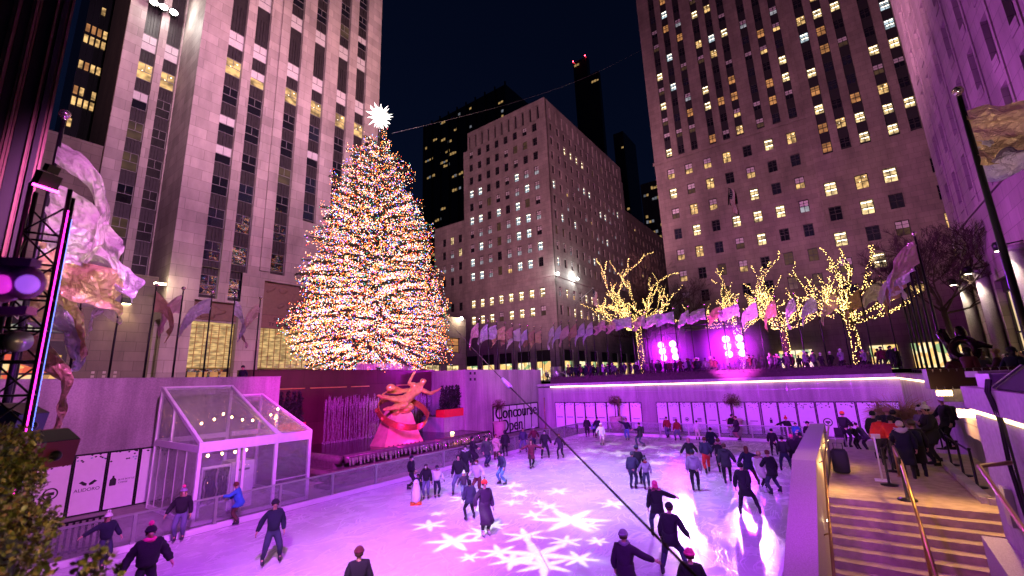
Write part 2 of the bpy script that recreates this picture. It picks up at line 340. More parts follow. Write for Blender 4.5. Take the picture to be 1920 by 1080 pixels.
def make_person(loc, rz, label, h=1.75, armR='d', armL='d', st='n', lean=(0, 0), top='black', coat='jacket', bot='jean', hat=None, hair='brown', hairlen='short', mask=False,
                glove=None, fur=None, hood=None, skates='charcoal', scarf=None, pom=None, dark=False, bag=None, group=None, puff=1.0):
    J, s = pose(h, armR, armL, st, lean, bool(skates))
    p = thing('person', label, 'person', loc, rz, group); sk = SKIN2 if dark else SKIN
    V = Vector
    # body: one continuous surface
    nd = []; ed = []
    def node(pos, r, par=None):
        nd.append((tuple(pos), r if hasattr(r, '__len__') else r)); i = len(nd)-1
        if par is not None: ed.append((par, i))
        return i
    pel = node(J['pel'], .12*s); wa = node(J['waist'], .115*s, pel); ch = node(J['chest'], .135*s, wa); nb = node(J['nb'], .065*s, ch); nk = node(J['neck'], .052*s, nb)
    h0 = node(J['h0'], .066*s, nk); h1 = node(J['h1'], .088*s, h0); h2 = node(J['h2'], .062*s, h1)
    fd = V((0, 1, 0))
    node(J['h0']*.55+J['h1']*.45+fd*.105*s, .013*s, h1)
    hands = []
    for sd, q in (('R', 1), ('L', -1)):
        a = node(J['sh'+sd], .062*s, ch); b = node(J['el'+sd], .045*s, a); c = node(J['wr'+sd], .031*s, b)
        d = (J['wr'+sd]-J['el'+sd]).normalized(); pc = J['wr'+sd]+d*.055*s; pm = node(pc, .033*s, c); hands.append((J['wr'+sd], d))
        side = d.cross(V((q, 0, 0))); side = side.normalized() if side.length > .1 else fd
        cur = V((-q, 0, 0)) - d*V((-q, 0, 0)).dot(d); cur = cur.normalized() if cur.length > .1 else V((0, 0, -1))
        for k, (o2, ln) in enumerate(((-.030, .068), (-.010, .080), (.010, .076), (.030, .060))):
            f0 = pc + side*o2*s + d*.035*s; f1 = f0 + (d*.8+cur*.35)*ln*.6*s; f2 = f1 + (d*.5+cur*.8)*ln*.5*s
            i0 = node(f0, .0095*s, pm); i1 = node(f1, .009*s, i0); node(f2, .007*s, i1)
        t0 = pc - side*.034*s - d*.012*s; t1 = t0 + (d*.7-side*.6+cur*.2)*.05*s
        i0 = node(t0, .011*s, pm); node(t1, .009*s, i0)
        e = node(J['hip'+sd], .088*s, pel); k2 = node(J['kn'+sd], .056*s, e); an = node(J['an'+sd], .040*s, k2)
        node(J['an'+sd]+V((q*.01, .11, -.03))*s, .032*s, an)
    vs, fs = skin(nd, ed, 1); mb = MB()
    gl = []
    for f in fs:
        c = V((0, 0, 0))
        for i in f: c += V(vs[i])
        c /= len(f); gl.append(1 if any((c-w).dot(d) > -.01*s and (c-w).length < .24*s for w, d in hands) else 0)
    mb.v = list(vs); mb.f = [list(f) for f in fs]; mb.m = gl; mb.s = [True]*len(fs)
    hc = J['h1']
    for q in (1, -1):
        mb.ball(hc+V((q*.034, .083, .004))*s, .0115*s, 6, 4, 2)
        mb.ball(hc+V((q*.088, .0, -.01))*s, (.012*s, .022*s, .032*s), 6, 4, 0)
    if not mask: mb.ball(hc+V((0, .086, -.060))*s, (.024*s, .010*s, .007*s), 6, 4, 3)
    body = part('body', mb.mesh('body', [sk, cloth(glove) if glove else sk, EYE, LIP]), p)
    # trousers
    nd = []; ed = []
    pel = node(J['pel'], .148*s); node(J['waist'], .135*s, pel)
    wide = 1.0 if bot != 'black' else .92
    for sd, q in (('R', 1), ('L', -1)):
        e = node(J['hip'+sd], .118*s, pel); t = node(J['hip'+sd].lerp(J['kn'+sd], .5), .106*s*wide, e); k2 = node(J['kn'+sd], .085*s*wide, t); node(J['kn'+sd].lerp(J['an'+sd], .5), .076*s*wide, k2); node(J['an'+sd]+V((0, 0, .02))*s, .056*s*wide, len(nd)-1)
    vs, fs = skin(nd, ed, 2); mb = MB(); mb.add(vs, fs, 0, True)
    mb.v = [tuple(V(v)*(1)+V((noise.noise(V(v)*9+V((h*7, 0, 0))), noise.noise(V(v)*9+V((0, h*5, 3))), 0))*.012*s) for v in mb.v]; part('trousers', mb.mesh('trousers', cloth(bot)), p)
    # jacket or coat
    nd = []; ed = []; g = puff
    lo = J['pel'].lerp(J['waist'], .15)
    a0 = node(lo-V((0, 0, .05))*s, .19*s*g); a1 = node(J['waist'], .192*s*g, a0); a2 = node(J['chest'], .205*s*g, a1); node(J['nb']+V((0, 0, .035))*s, .098*s, a2)
    for sd, q in (('R', 1), ('L', -1)):
        b = node(J['sh'+sd], .104*s*g, a2); c = node(J['sh'+sd].lerp(J['el'+sd], .55), .092*s*g, b); d = node(J['el'+sd], .084*s*g, c); e = node(J['el'+sd].lerp(J['wr'+sd], .6), .074*s*g, d); node(J['wr'+sd], .060*s*g, e)
    vs, fs = skin(nd, ed, 2); mb = MB(); mb.add(vs, fs, 0, True)
    hem = {'jacket': None, 'coat': .62, 'long': .40, 'short': None, 'tunic': .74}[coat]
    if hem:
        rings = []; n = 14
        for i in range(7):
            t = i/6; z = J['waist'].z*(1-t)+hem*s*t
            def mid(sd):
                K, A, Hh = J['kn'+sd], J['an'+sd], J['hip'+sd]
                if z >= K.z: u = (Hh.z-z)/max(.01, Hh.z-K.z); return Hh.lerp(K, max(0, min(1, u)))
                u = (K.z-z)/max(.01, K.z-A.z); return K.lerp(A, max(0, min(1, u)))
            a, b = mid('R'), mid('L'); m_ = (a+b)/2 if z < J['pel'].z else V((J['waist'].x*(1-t*2)+J['pel'].x*t*2, J['waist'].y*(1-t*2)+J['pel'].y*t*2, z))
            wx = max(.185+.03*t, abs(a.x-b.x)/2/s+.115)*s*(g*.5+.5); wy = max(.17+.045*t, abs(a.y-b.y)/2/s+.11)*s*(g*.5+.5)
            rings.append([V((m_.x+wx*math.cos(2*PI*j/n)*(1+.04*t*math.sin(j*2.3)), m_.y+wy*math.sin(2*PI*j/n)*(1+.04*t*math.cos(j*1.7)), z)) for j in range(n)])
        mb.loft(rings, 0)
    # zip and cuffs
    sd_ = hash(label) % 97 if False else sum(map(ord, label)) % 97; qs = 1.0 if puff > 1.05 else 0
    for i, v in enumerate(mb.v):
        w_ = V(v); ax_ = V((J['waist'].x, J['waist'].y, v[2])); d_ = (w_-ax_); d_ = d_.normalized() if d_.length > 1e-4 else V((0, 0, 1))
        k_ = noise.noise(w_*7+V((sd_, 0, 0)))*.016+noise.noise(w_*17+V((0, sd_, 0)))*.010+qs*.009*math.sin(v[2]*62)
        mb.v[i] = tuple(w_+d_*k_*s)
    ja = part('coat' if hem else 'jacket', mb.mesh('jacket', [cloth(top), M['ink']]), p)
    if hood:
        mb = MB(); rr = []
        if hood == 'up':
            for i, (yy, w, hgt) in enumerate(((-.12, .05, .06), (-.10, .105, .13), (-.03, .125, .155), (.05, .118, .148), (.075, .105, .135))):
                rr.append([hc+V((w*math.cos(2*PI*j/12), yy, .0+hgt*math.sin(2*PI*j/12)))*s for j in range(12)])
            mb.loft(rr, 0, cap=False); mb.add(rr[0], [tuple(range(12))], 0)
        else:
            mb.ball(J['nb']+V((0, -.10, .02))*s, (.14*s, .085*s, .09*s), 12, 6, 0)
        part('hood', mb.mesh('hood', cloth(hood if hood in ('white',) else top)), ja)
    if fur:
        mb = MB(); c = J['nb']+V((0, -.03, .04))*s
        for k in range(90):
            a = 2*PI*k/90+rnd(-.1, .1); rr = .115*s; b = c+V((rr*math.cos(a), rr*.95*math.sin(a), .02*s*math.sin(a*3))); e = b+V((.06*math.cos(a)+rnd(-.03, .03), .06*math.sin(a)+rnd(-.03, .03), rnd(-.03, .05)))*s
            mb.tube([b, e], [.020*s, .004*s], 4)
        part('fur_trim', mb.mesh('fur_trim', cloth(fur)), ja)
    if scarf:
        mb = MB(); c = J['neck']; mb.tube([c+V((.09*math.cos(a), .09*math.sin(a), -.03+.012*math.sin(a*2)))*s for a in [2*PI*i/12 for i in range(13)]], .045*s, 7)
        part('scarf', mb.mesh('scarf', cloth(scarf)), p)
    # head wear and hair
    if hair and hood != 'up':
        mb = MB(); n = 14; rings = []
        zl = {'short': -.035, 'long': -.05, 'bob': -.08, 'bun': -.03}[hairlen]
        for i in range(7):
            t = i/6; z = .112*math.cos(t*PI*.62)-.0; w = .102*math.sin(.12+t*PI*.60)
            if z < zl: z = zl-.01*(i-4)
            rings.append([hc+V((w*math.cos(2*PI*j/n)*(1+.03*math.sin(j*3+i)), w*1.08*math.sin(2*PI*j/n)-.014 if math.sin(2*PI*j/n) < .5 else w*.93*math.sin(2*PI*j/n)-.02, z+(.05*t if math.sin(2*PI*j/n) > .45 else 0)))*s for j in range(n)])
        mb.loft(rings, 0)
        if hairlen == 'long' or hairlen == 'bob':
            ln = .30 if hairlen == 'long' else .10; rings = []
            for i in range(5):
                t = i/4; rings.append([hc+V(((.098+.02*t-.035*t*t)*math.cos(a), -.035-.075*abs(math.sin(a))-.03*t*0-(.02*t if ln > .2 else 0), -.02-ln*t+.012*math.sin(a*5)))*s for a in [PI+PI*j/8 for j in range(9)]] +
                                      [hc+V(((.078+.02*t-.035*t*t)*math.cos(a), -.015-.05*abs(math.sin(a)), -.02-ln*t))*s for a in [2*PI-PI*j/8 for j in range(9)]])
            mb.loft(rings, 0)
        if hairlen == 'bun': mb.ball(hc+V((0, -.10, .06))*s, .045*s, 8, 6)
        part('hair', mb.mesh('hair', cloth(hair)), p)
    if hat and hood != 'up':
        mb = MB(); n = 14; rings = []
        for i in range(8):
            t = i/7; z = .02+.125*math.sin(t*PI/2); w = .108*math.cos(t*PI/2*.97)*(1+.05*(1-t))
            rings.append([hc+V((w*math.cos(2*PI*j/n), w*1.08*math.sin(2*PI*j/n)-.008, z))*s for j in range(n)])
        rings = [[hc+V((.113*math.cos(2*PI*j/n), .122*math.sin(2*PI*j/n)-.008, .012))*s for j in range(n)], [hc+V((.118*math.cos(2*PI*j/n), .127*math.sin(2*PI*j/n)-.008, .048))*s for j in range(n)]] + rings[1:]
        mb.loft(rings, 0)
        ht = part('hat', mb.mesh('hat', cloth(hat)), p)
        if pom:
            mb = MB(); mb.ball(hc+V((0, -.01, .18))*s, .052*s, 8, 6)
            for k in range(40):
                a, b = rnd(0, 2*PI), rnd(-1.3, 1.5); d = V((math.cos(a)*math.cos(b), math.sin(a)*math.cos(b), math.sin(b))); c = hc+V((0, -.01, .18))*s
                mb.tube([c+d*.04*s, c+d*.066*s], [.01*s, .003*s], 4)
            part('pompom', mb.mesh('pompom', cloth(pom)), ht)
    if mask:
        mb = MB(); mb.ball(hc+V((0, .062, -.046))*s, (.062*s, .048*s, .048*s), 10, 6); part('face_mask', mb.mesh('face_mask', cloth('white' if mask is True else mask)), p)
    # boots or skates
    for sd, q in (('R', 1), ('L', -1)):
        an = J['an'+sd]; z0 = .062*s if skates else .0; mb = MB(); rings = []
        for z, yb, yf, w in ((0, -.075, .185, .044), (.03, -.08, .19, .050), (.065, -.08, .16, .050), (.10, -.07, .075, .050), (.16, -.066, .055, .052), (.225, -.066, .052, .055)):
            yc = (yb+yf)/2; ly = (yf-yb)/2
            rings.append([V((an.x+w*math.cos(2*PI*j/10)*s, an.y+(yc+ly*math.sin(2*PI*j/10))*s, z0+(z+.0)*s+max(0, an.z-.17*s)*0)) for j in range(10)])
        mb.loft(rings, 0)
        for zz in (.09, .14, .19): mb.box(an.x-.05*s, an.x+.05*s, an.y+.05*s, an.y+.085*s-zz*.1*s, z0+zz*s, z0+(zz+.012)*s, 1)
        sh = part('skate' if skates else 'shoe', mb.mesh('boot', [cloth(skates or 'black'), cloth('grey')]), p)
        if skates:
            mb = MB(); x = an.x; y = an.y
            mb.prism([(x-.004*s, y-.10*s, .012*s), (x-.004*s, y-.085*s, 0), (x-.004*s, y+.18*s, 0), (x-.004*s, y+.215*s, .022*s), (x-.004*s, y+.20*s, .03*s), (x-.004*s, y-.10*s, .03*s)], (.008*s, 0, 0))
            for yy in (-.06, .10): mb.box(x-.012*s, x+.012*s, y+yy*s, y+(yy+.06)*s, .028*s, z0+.004)
            part('blade', mb.mesh('blade', M['steel']), sh)
    if bag:
        mb = MB(); c = J['chest']+V((0, -.24, -.06))*s; rings = []
        for z, w, d in ((-.25, .10, .06), (-.23, .15, .10), (0, .16, .11), (.18, .14, .09), (.23, .08, .05)): rings.append([c+V((w*math.cos(2*PI*j/12), d*math.sin(2*PI*j/12), z))*s for j in range(12)])
        mb.loft(rings, 0); b = part('backpack', mb.mesh('backpack', cloth(bag)), p)
    return p
def stand(px, py, face=0, label='', z=0.0, **k):
    """a figure whose feet are at photo point (px, py) on the level z; face 0 = towards the lens, 90 = to the right of the picture, 180 = away"""
    q = onz(px, py, z); d = Vector((q.x, q.y, 0)).normalized(); rt = Vector((d.y, -d.x, 0)); a = rad(face)
    w = -d*math.cos(a) + rt*math.sin(a)
    return make_person((q.x, q.y, z), math.atan2(-w.x, w.y), label, **k)
SKATERS = 'skaters on the rink'
def sk(px, py, face, label, **k): return stand(px, py, face, label, .004, group=SKATERS, **k)
# front left
sk(191, 1064, 20, 'woman in white pompom hat and dark jacket gliding with arms out', h=1.5, armR='O', armL='h', st='s', top='navy', bot='jean', hat='white', pom='white', hair='brown', hairlen='long', lean=(.05, .08))
sk(263, 1150, 10, 'man in black puffer and black pompom hat, cut off by the bottom left edge', h=1.85, armR='o', armL='o', top='black', bot='black', hat='black', pom='hotpink', puff=1.18, scarf='hotpink')
sk(334, 1015, 350, 'blonde woman in pink bobble hat holding the left rink barrier, pale jeans', h=1.7, armR='o', armL='d', top='black', bot='pale', hat='lilac', pom='hotpink', hair='blond', hairlen='long')
sk(444, 984, 265, 'person in navy vest with bright blue sleeves leaning on barrier beside the tent', h=1.55, armR='f', armL='F', st='n', top='blue', coat='tunic', bot='brown', hair='auburn', lean=(0, .12))
sk(508, 1057, 5, 'man in navy jacket and black beanie skating alone in the front left', h=1.74, armR='o', armL='d', st='w', top='navy', bot='jean', hat='black', glove=None)
# group with the penguin skating aid
sk(770, 920, 60, 'man in black jacket and tall black beanie standing by the barrier behind the penguin', h=1.6, armL='d', armR='f', st='s', top='black', bot='black', hat='black', mask=True)
sk(799, 936, 350, 'curly haired woman in black jacket bending over the child with the penguin', h=1.5, armR='f', armL='d', top='black', bot='pale', hair='black', hairlen='bob', mask=True, lean=(0, .12), fur='black')
sk(786, 938, 330, 'small child in blue patterned suit pushing the penguin skating aid', h=1.12, armR='F', armL='F', st='n', top='slate', bot='slate', hair='black', dark=True, lean=(0, .14))
sk(819, 933, 10, 'child in white puffer jacket with pink fur hood standing right of the penguin', h=1.36, armR='d', armL='h', top='white', bot='navy', hat='black', fur='pink', mask='sky', puff=1.15, glove='black')
# group left of the snowflake lights
sk(860, 928, 350, 'man in black zip jacket and jeans beside the small child in white hat', h=1.75, armR='d', armL='h', st='w', top='black', bot='pale', hair='black', glove='black')
sk(873, 903, 0, 'man in dark jacket with white collar standing behind the man in black zip jacket', h=1.78, armL='d', top='black', bot='black', hair='black', mask=True, fur='white')
sk(870, 937, 5, 'small child in white bobble hat and dark vest among the left group', h=1.15, armR='o', armL='o', top='plum', bot='pale', hat='white', pom='white', hair='blond', hairlen='long')
sk(896, 930, 335, 'red haired woman in white sweater with face mask and dark red trousers', h=1.55, armR='o', armL='o', st='s', top='white', bot='maroon', hair='auburn', mask=True, glove='black', lean=(0, .06))
sk(881, 975, 200, 'child in shiny grey coat with back turned beside the woman in red hat', h=1.4, armR='d', armL='d', st='w', top='slate', coat='tunic', bot='black', hair='black', hairlen='bob', puff=1.1)
sk(910, 1004, 20, 'woman in red hat, long black coat and white skates at centre of the rink', h=1.72, armR='x', armL='d', top='plum', coat='long', bot='black', hat='red', skates='white', glove='white', hair='brown')
sk(886, 873, 80, 'woman in long black coat standing in profile at the far left barrier', h=1.72, armR='f', armL='f', top='black', coat='long', bot='black', hair='black', hairlen='bun')
sk(912, 876, 40, 'person in dark puffer jacket and jeans by the far left barrier', h=1.78, armR='d', armL='d', top='charcoal', coat='tunic', bot='jean', hair='black', puff=1.12)
sk(930, 862, 20, 'red haired person in long beige coat near the concourse sign', h=1.6, armR='c', armL='d', top='beige', coat='coat', bot='brown', hair='auburn', hairlen='long')
sk(938, 850, 30, 'small child in black beside the person in beige coat', h=1.2, top='black', bot='black', hair='black')
sk(948, 857, 190, 'person in black coat with hood turned away near the concourse sign', h=1.72, top='black', coat='tunic', bot='black', hood='up', hair=None)
sk(943, 909, 300, 'young person in grey jacket and light jeans skating left past the snowflake lights', h=1.6, armR='d', armL='o', st='w', top='slate', bot='sky', hair='black', lean=(0, .08))
# far left of the ice
sk(982, 849, 350, 'person in blue puffer and pale jeans holding the far barrier under the sign', h=1.7, armR='d', armL='d', st='w', top='slate', bot='pale', hair='black', puff=1.1)
sk(1002, 845, 200, 'person in white cap and dark maroon jacket skating under the concourse sign', h=1.68, armR='o', armL='o', top='maroon', bot='jean', hat='white')
sk(997, 878, 10, 'woman in dark red dress skating with both arms spread low', h=1.6, armR='O', armL='O', st='s', top='maroon', coat='coat', bot='black', hair='brown', hairlen='long', lean=(0, .05))
sk(1023, 860, 0, 'man in black suit holding hands with the woman in plum jacket', h=1.78, armR='d', armL='h', st='w', top='black', bot='black', hair='black', mask=True)
sk(1052, 860, 340, 'woman in plum jacket holding hands with the man in black suit', h=1.55, armR='h', armL='o', st='s', top='plum', coat='tunic', bot='black', hair='auburn', hairlen='long', lean=(.05, .05))
sk(1102, 820, 0, 'tall man in black coat standing at the far end of the ice', h=1.73, top='black', coat='coat', bot='black', hair='black')
sk(1115, 821, 10, 'child in light blue jacket at the far end between two dark adults', h=1.35, top='sky', bot='navy', hair='blond')
sk(1122, 822, 20, 'man in navy jacket with white sleeve stripe beside the child in light blue', h=1.75, top='navy', bot='black', hair='black', armR='x', st='w')
sk(1129, 835, 10, 'woman in fluffy white coat and pink scarf skating towards the centre', h=1.62, armR='x', armL='d', top='white', coat='tunic', bot='cream', hat='white', hair='blond', hairlen='long', puff=1.15, scarf='pink')
sk(1177, 826, 350, 'person in dark vest and pale jeans stretching an arm by the central urn planter', h=1.68, armR='u', armL='d', top='navy', bot='sky', hat='pink')
sk(1202, 838, 280, 'person in black coat reaching towards the barrier right of the central urn planter', h=1.72, armR='O', armL='F', st='s', top='black', coat='tunic', bot='slate', hair='black', bag='black')
sk(1253, 822, 195, 'man in red jacket and pale jeans skating away by the back boards', h=1.72, armR='d', armL='d', st='s', top='darkred', bot='pale', hair='brown')
sk(1272, 827, 200, 'woman in red jacket and pale jeans skating away by the back boards', h=1.66, st='w', top='darkred', bot='pale', hair='auburn', hairlen='long')
sk(1309, 826, 170, 'person in white hooded jacket leaning forward at the back boards', h=1.5, top='white', bot='cream', hair='black', lean=(0, .15))
sk(1335, 813, 10, 'child in white hat and red scarf by the back boards', h=1.4, top='pink', bot='navy', hat='white', scarf='red')
sk(1342, 812, 20, 'person all in black just right of the child in white hat', h=1.65, top='black', bot='black', hair='black')
sk(1372, 822, 60, 'man in dark suit jacket and white trousers bending to his partner by the back boards', h=1.85, armR='f', armL='f', st='W', top='black', bot='white', hair='black', lean=(0, .16))
sk(1385, 826, 285, 'woman in long dark coat and pink leggings facing the man in white trousers', h=1.8, armR='f', armL='f', st='w', top='plum', coat='coat', bot='pink', hair='auburn')
# middle of the ice
sk(1188, 917, 160, 'man in slate blue jacket and jeans with arm around a taller man', h=1.62, armR='f', armL='d', st='n', top='slate', bot='jean', hair='grey', lean=(.04, .03))
sk(1199, 909, 190, 'tall man in black jacket and blue beanie in middle of the ice', h=1.76, armR='d', armL='d', top='black', bot='navy', hat='slate')
sk(1214, 918, 355, 'girl in pale patterned jacket and bobble hat beside two men', h=1.38, armR='o', armL='d', top='lilac', bot='jean', hat='grey', pom='black', scarf='darkred')
sk(1237, 1006, 190, 'woman in black coat with pink fur collar stretching one arm to the right', h=1.66, armR='O', armL='d', st='w', top='black', coat='tunic', bot='jean', hair='hotpink', hairlen='bob', fur='pink')
sk(1263, 1078, 170, 'large man in black coat and beanie striding away in the foreground, gloved hand out', h=1.68, armR='o', armL='d', st='W', top='black', coat='tunic', bot='jean', hat='black', glove='black', lean=(.04, .06))
sk(1180, 1152, 160, 'woman in lilac beanie and black coat cut off by the bottom edge', h=1.64, armR='O', armL='d', top='plum', coat='tunic', bot='black', hat='lilac', scarf='lilac')
sk(1311, 1205, 180, 'person whose pink beanie just shows at the bottom edge under the cable', h=1.6, top='black', bot='black', hat='hotpink')
sk(668, 1190, 180, 'person whose dark red beanie just shows at the bottom edge left of centre', h=1.62, top='black', bot='black', hat='maroon')
# right-hand crowd on the ice
sk(1297, 886, 185, 'woman with pink hair, short black top and pink trousers skating away', h=1.74, armR='x', armL='o', st='s', top='black', bot='pink', hair='pink', hairlen='bob')
sk(1306, 922, 180, 'person in lilac grey jacket and navy beanie standing with back turned', h=1.72, armR='d', armL='d', st='n', top='lilac', bot='black', hat='navy', hood='down', puff=1.12)
sk(1328, 888, 190, 'man in slate blue jacket and bright red trousers skating away', h=1.8, armR='p', armL='p', st='s', top='slate', bot='red', hair='auburn')
sk(1338, 858, 175, 'man in long navy jacket and pale trousers skating away, behind the man in red trousers', h=1.78, armR='o', armL='d', st='s', top='navy', coat='tunic', bot='lilac', hair='black')
sk(1353, 888, 175, 'woman in black jacket with auburn fur hood skating away in black leggings', h=1.72, armR='d', armL='o', st='c', top='black', bot='black', fur='pink', hair='auburn')
sk(1366, 907, 180, 'broad man in dark brown coat holding the hand of a woman on his right', h=1.78, armR='h', armL='d', st='s', top='charcoal', coat='tunic', bot='black', hair='brown', puff=1.15, hood='down')
sk(1408, 911, 185, 'woman in navy coat with pale skirt skating with right arm stretched out', h=1.7, armR='O', armL='h', st='W', top='navy', coat='tunic', bot='maroon', hair='auburn', hairlen='long')
sk(1404, 965, 175, 'woman in long black coat with hair tied up, nearest of the right-hand crowd', h=1.76, armR='b', armL='d', st='W', top='black', coat='coat', bot='black', hair='black', hairlen='bun', lean=(-.05, .03))
sk(1432, 923, 120, 'woman in white coat with fur hood hidden behind a man in a black jacket', h=1.66, armR='f', armL='d', top='cream', coat='coat', bot='black', fur='pink', skates='white', hair='blond')
sk(1453, 927, 215, 'man in black jacket and pale trousers leaning towards a woman in white coat', h=1.74, armR='d', armL='f', st='W', top='black', coat='tunic', bot='slate', hair='auburn', lean=(0, .08))
sk(1453, 855, 170, 'teenager in black jacket skating away near the right end of the boards', h=1.6, armR='d', armL='d', st='s', top='black', bot='black', hair='black')
sk(1475, 884, 180, 'person in dark jacket and jeans standing with back turned at the right end of rink', h=1.72, armR='p', armL='p', st='w', top='charcoal', bot='jean', hair='black')
sk(1492, 876, 175, 'woman in black coat with grey fur collar and bare headed pink hair at right end', h=1.68, armR='d', armL='d', st='w', top='black', coat='tunic', bot='black', fur='grey', hair='hotpink')
sk(1510, 877, 190, 'broad person in black coat touching the stone stair wall', h=1.78, armR='o', armL='d', st='w', top='black', coat='coat', bot='black', hair='black', puff=1.12)
sk(1480, 829, 10, 'person in red bobble hat and black jacket at the right end of the back boards', h=1.75, armR='O', armL='d', top='black', coat='tunic', bot='plum', hat='red', pom='red')
sk(1496, 838, 20, 'person in bright blue jacket bending at the right end of the back boards', h=1.6, armR='c', armL='c', top='blue', bot='slate', hair='black', lean=(0, .14), puff=1.12)
sk(1500, 853, 185, 'child in white hat with back turned in front of the blue jacket', h=1.35, top='charcoal', bot='black', hat='white')
stand(1523, 848, 350, 'rink attendant in black jacket and red trousers with folded arms by the stair wall', .004, h=1.85, armR='c', armL='c', top='black', bot='red', hat='black')
# people waiting on the stair landing
Q = 'people waiting on the stair landing'; ZL = 1.75
def qu(px, py, face, label, z=ZL, **k): return stand(px, py, face, label, z, group=Q, skates=None, **k)
qu(1708, 897, 185, 'woman in long navy coat with white fur hood waiting on the landing, back turned', h=1.64, armR='d', armL='f', top='navy', coat='long', bot='black', hood='white', hair='cream', puff=1.1, fur='white')
qu(1730, 893, 190, 'woman in olive bobble hat and long black coat next to the white fur hood', h=1.62, armR='d', armL='d', top='black', coat='long', bot='black', hat='olive', bag='navy')
qu(1688, 880, 180, 'man in bright red jacket in front of the woman with white fur hood', h=1.68, armR='f', armL='f', top='red', bot='charcoal', hair='black', puff=1.15)
qu(1665, 872, 175, 'person in bright red hooded jacket leaning on the stair post', h=1.62, armR='f', armL='d', top='red', bot='black', hair='black', hood='down', puff=1.15, lean=(.0, .05))
qu(1652, 860, 150, 'dark haired person in black jacket behind the two red jackets', h=1.68, top='black', bot='black', hair='black')
qu(1680, 858, 200, 'grey haired person in dark jacket further along the queue', h=1.78, top='charcoal', bot='black', hair='pink')
qu(1692, 862, 150, 'person in black hood looking down in the queue', h=1.72, top='black', bot='black', hair='black', hood='down')
qu(1742, 850, 330, 'woman in white bobble hat and pink coat looking at a phone', h=1.68, armR='c', armL='c', top='lilac', coat='coat', bot='slate', hat='white', pom='black', hair='black')
qu(1759, 872, 300, 'person in long black coat and white bobble hat at the queue rail', h=1.92, armR='c', armL='f', top='black', coat='coat', bot='black', hat='white', pom='white', hair='black')
qu(1788, 842, 300, 'tall man in pale flat cap with backpack at the head of the queue', h=1.84, armR='f', armL='d', top='black', coat='tunic', bot='black', hat='cream', hair='grey', bag='navy', z=2.0)
stand(1590, 838, 150, 'person in orange cap and black jacket holding a wheelchair at back of the landing', 1.2, h=1.7, armR='f', armL='f', top='black', bot='black', hat='orange', skates=None)
stand(1612, 846, 300, 'person in black crouching near the back wall beside the wheelchair', .7, h=1.42, armR='c', armL='c', top='black', bot='black', hair='black', skates=None, lean=(0, .25), coat='tunic')
stand(1627, 846, 250, 'person in black bending over next to the crouching one', .7, h=1.45, armR='f', armL='c', top='charcoal', bot='black', hair='black', skates=None, lean=(0, .3), coat='tunic')
# small figures (heads and coats) for the crowd on the street level
def crowd_mesh(i):
    cols = [('black', 'black'), ('navy', 'charcoal'), ('charcoal', 'brown'), ('black', 'white'), ('maroon', 'black'), ('grey', 'black'), ('lilac', 'white'), ('brown', 'blond')][i]
    h = 1.72; J, s = pose(h, random.choice('dcfp'), random.choice('dckp'), 'n', (0, 0), False)
    nd = []; ed = []
    def node(pos, r, par=None):
        nd.append((tuple(pos), r)); k = len(nd)-1
        if par is not None: ed.append((par, k))
        return k
    a = node(J['pel'], .17); b = node(J['chest'], .185, a); c = node(J['nb'], .08, b); d = node(J['h0'], .075, c); e = node(J['h1'], .095, d); node(J['h2'], .068, e)
    for sd in 'RL':
        f = node(J['sh'+sd], .085, b); g = node(J['el'+sd], .07, f); w = node(J['wr'+sd], .05, g); node(J['wr'+sd]+(J['wr'+sd]-J['el'+sd]).normalized()*.09, .035, w)
        hp = node(J['hip'+sd], .11, a); kn = node(J['kn'+sd], .08, hp); an = node(J['an'+sd], .06, kn); node(J['an'+sd]+Vector((0, .12, -.06)), .045, an)
    vs, fs = skin(nd, ed, 1); mb = MB(); nz = J['nb'].z+.02
    for f in fs:
        z = sum(vs[q][2] for q in f)/len(f); y = sum(vs[q][1] for q in f)/len(f)
        mb.f.append(list(f)); mb.s.append(True); mb.m.append(0 if z < nz and z > .8 else (3 if z <= .8 else (2 if y > .04 and z < J['h2'].z-.02 else 1)))
    mb.v = list(vs)
    mb.ball(J['h1']+Vector((0, -.012, .03)), (.112, .12, .10), 10, 6, 1)
    mb.ball(J['h1']+Vector((0, .10, -.01)), (.016, .02, .02), 6, 4, 2)
    return mb.mesh('crowd_person', [cloth(cols[0]), cloth(cols[1]), SKIN, cloth('black')])
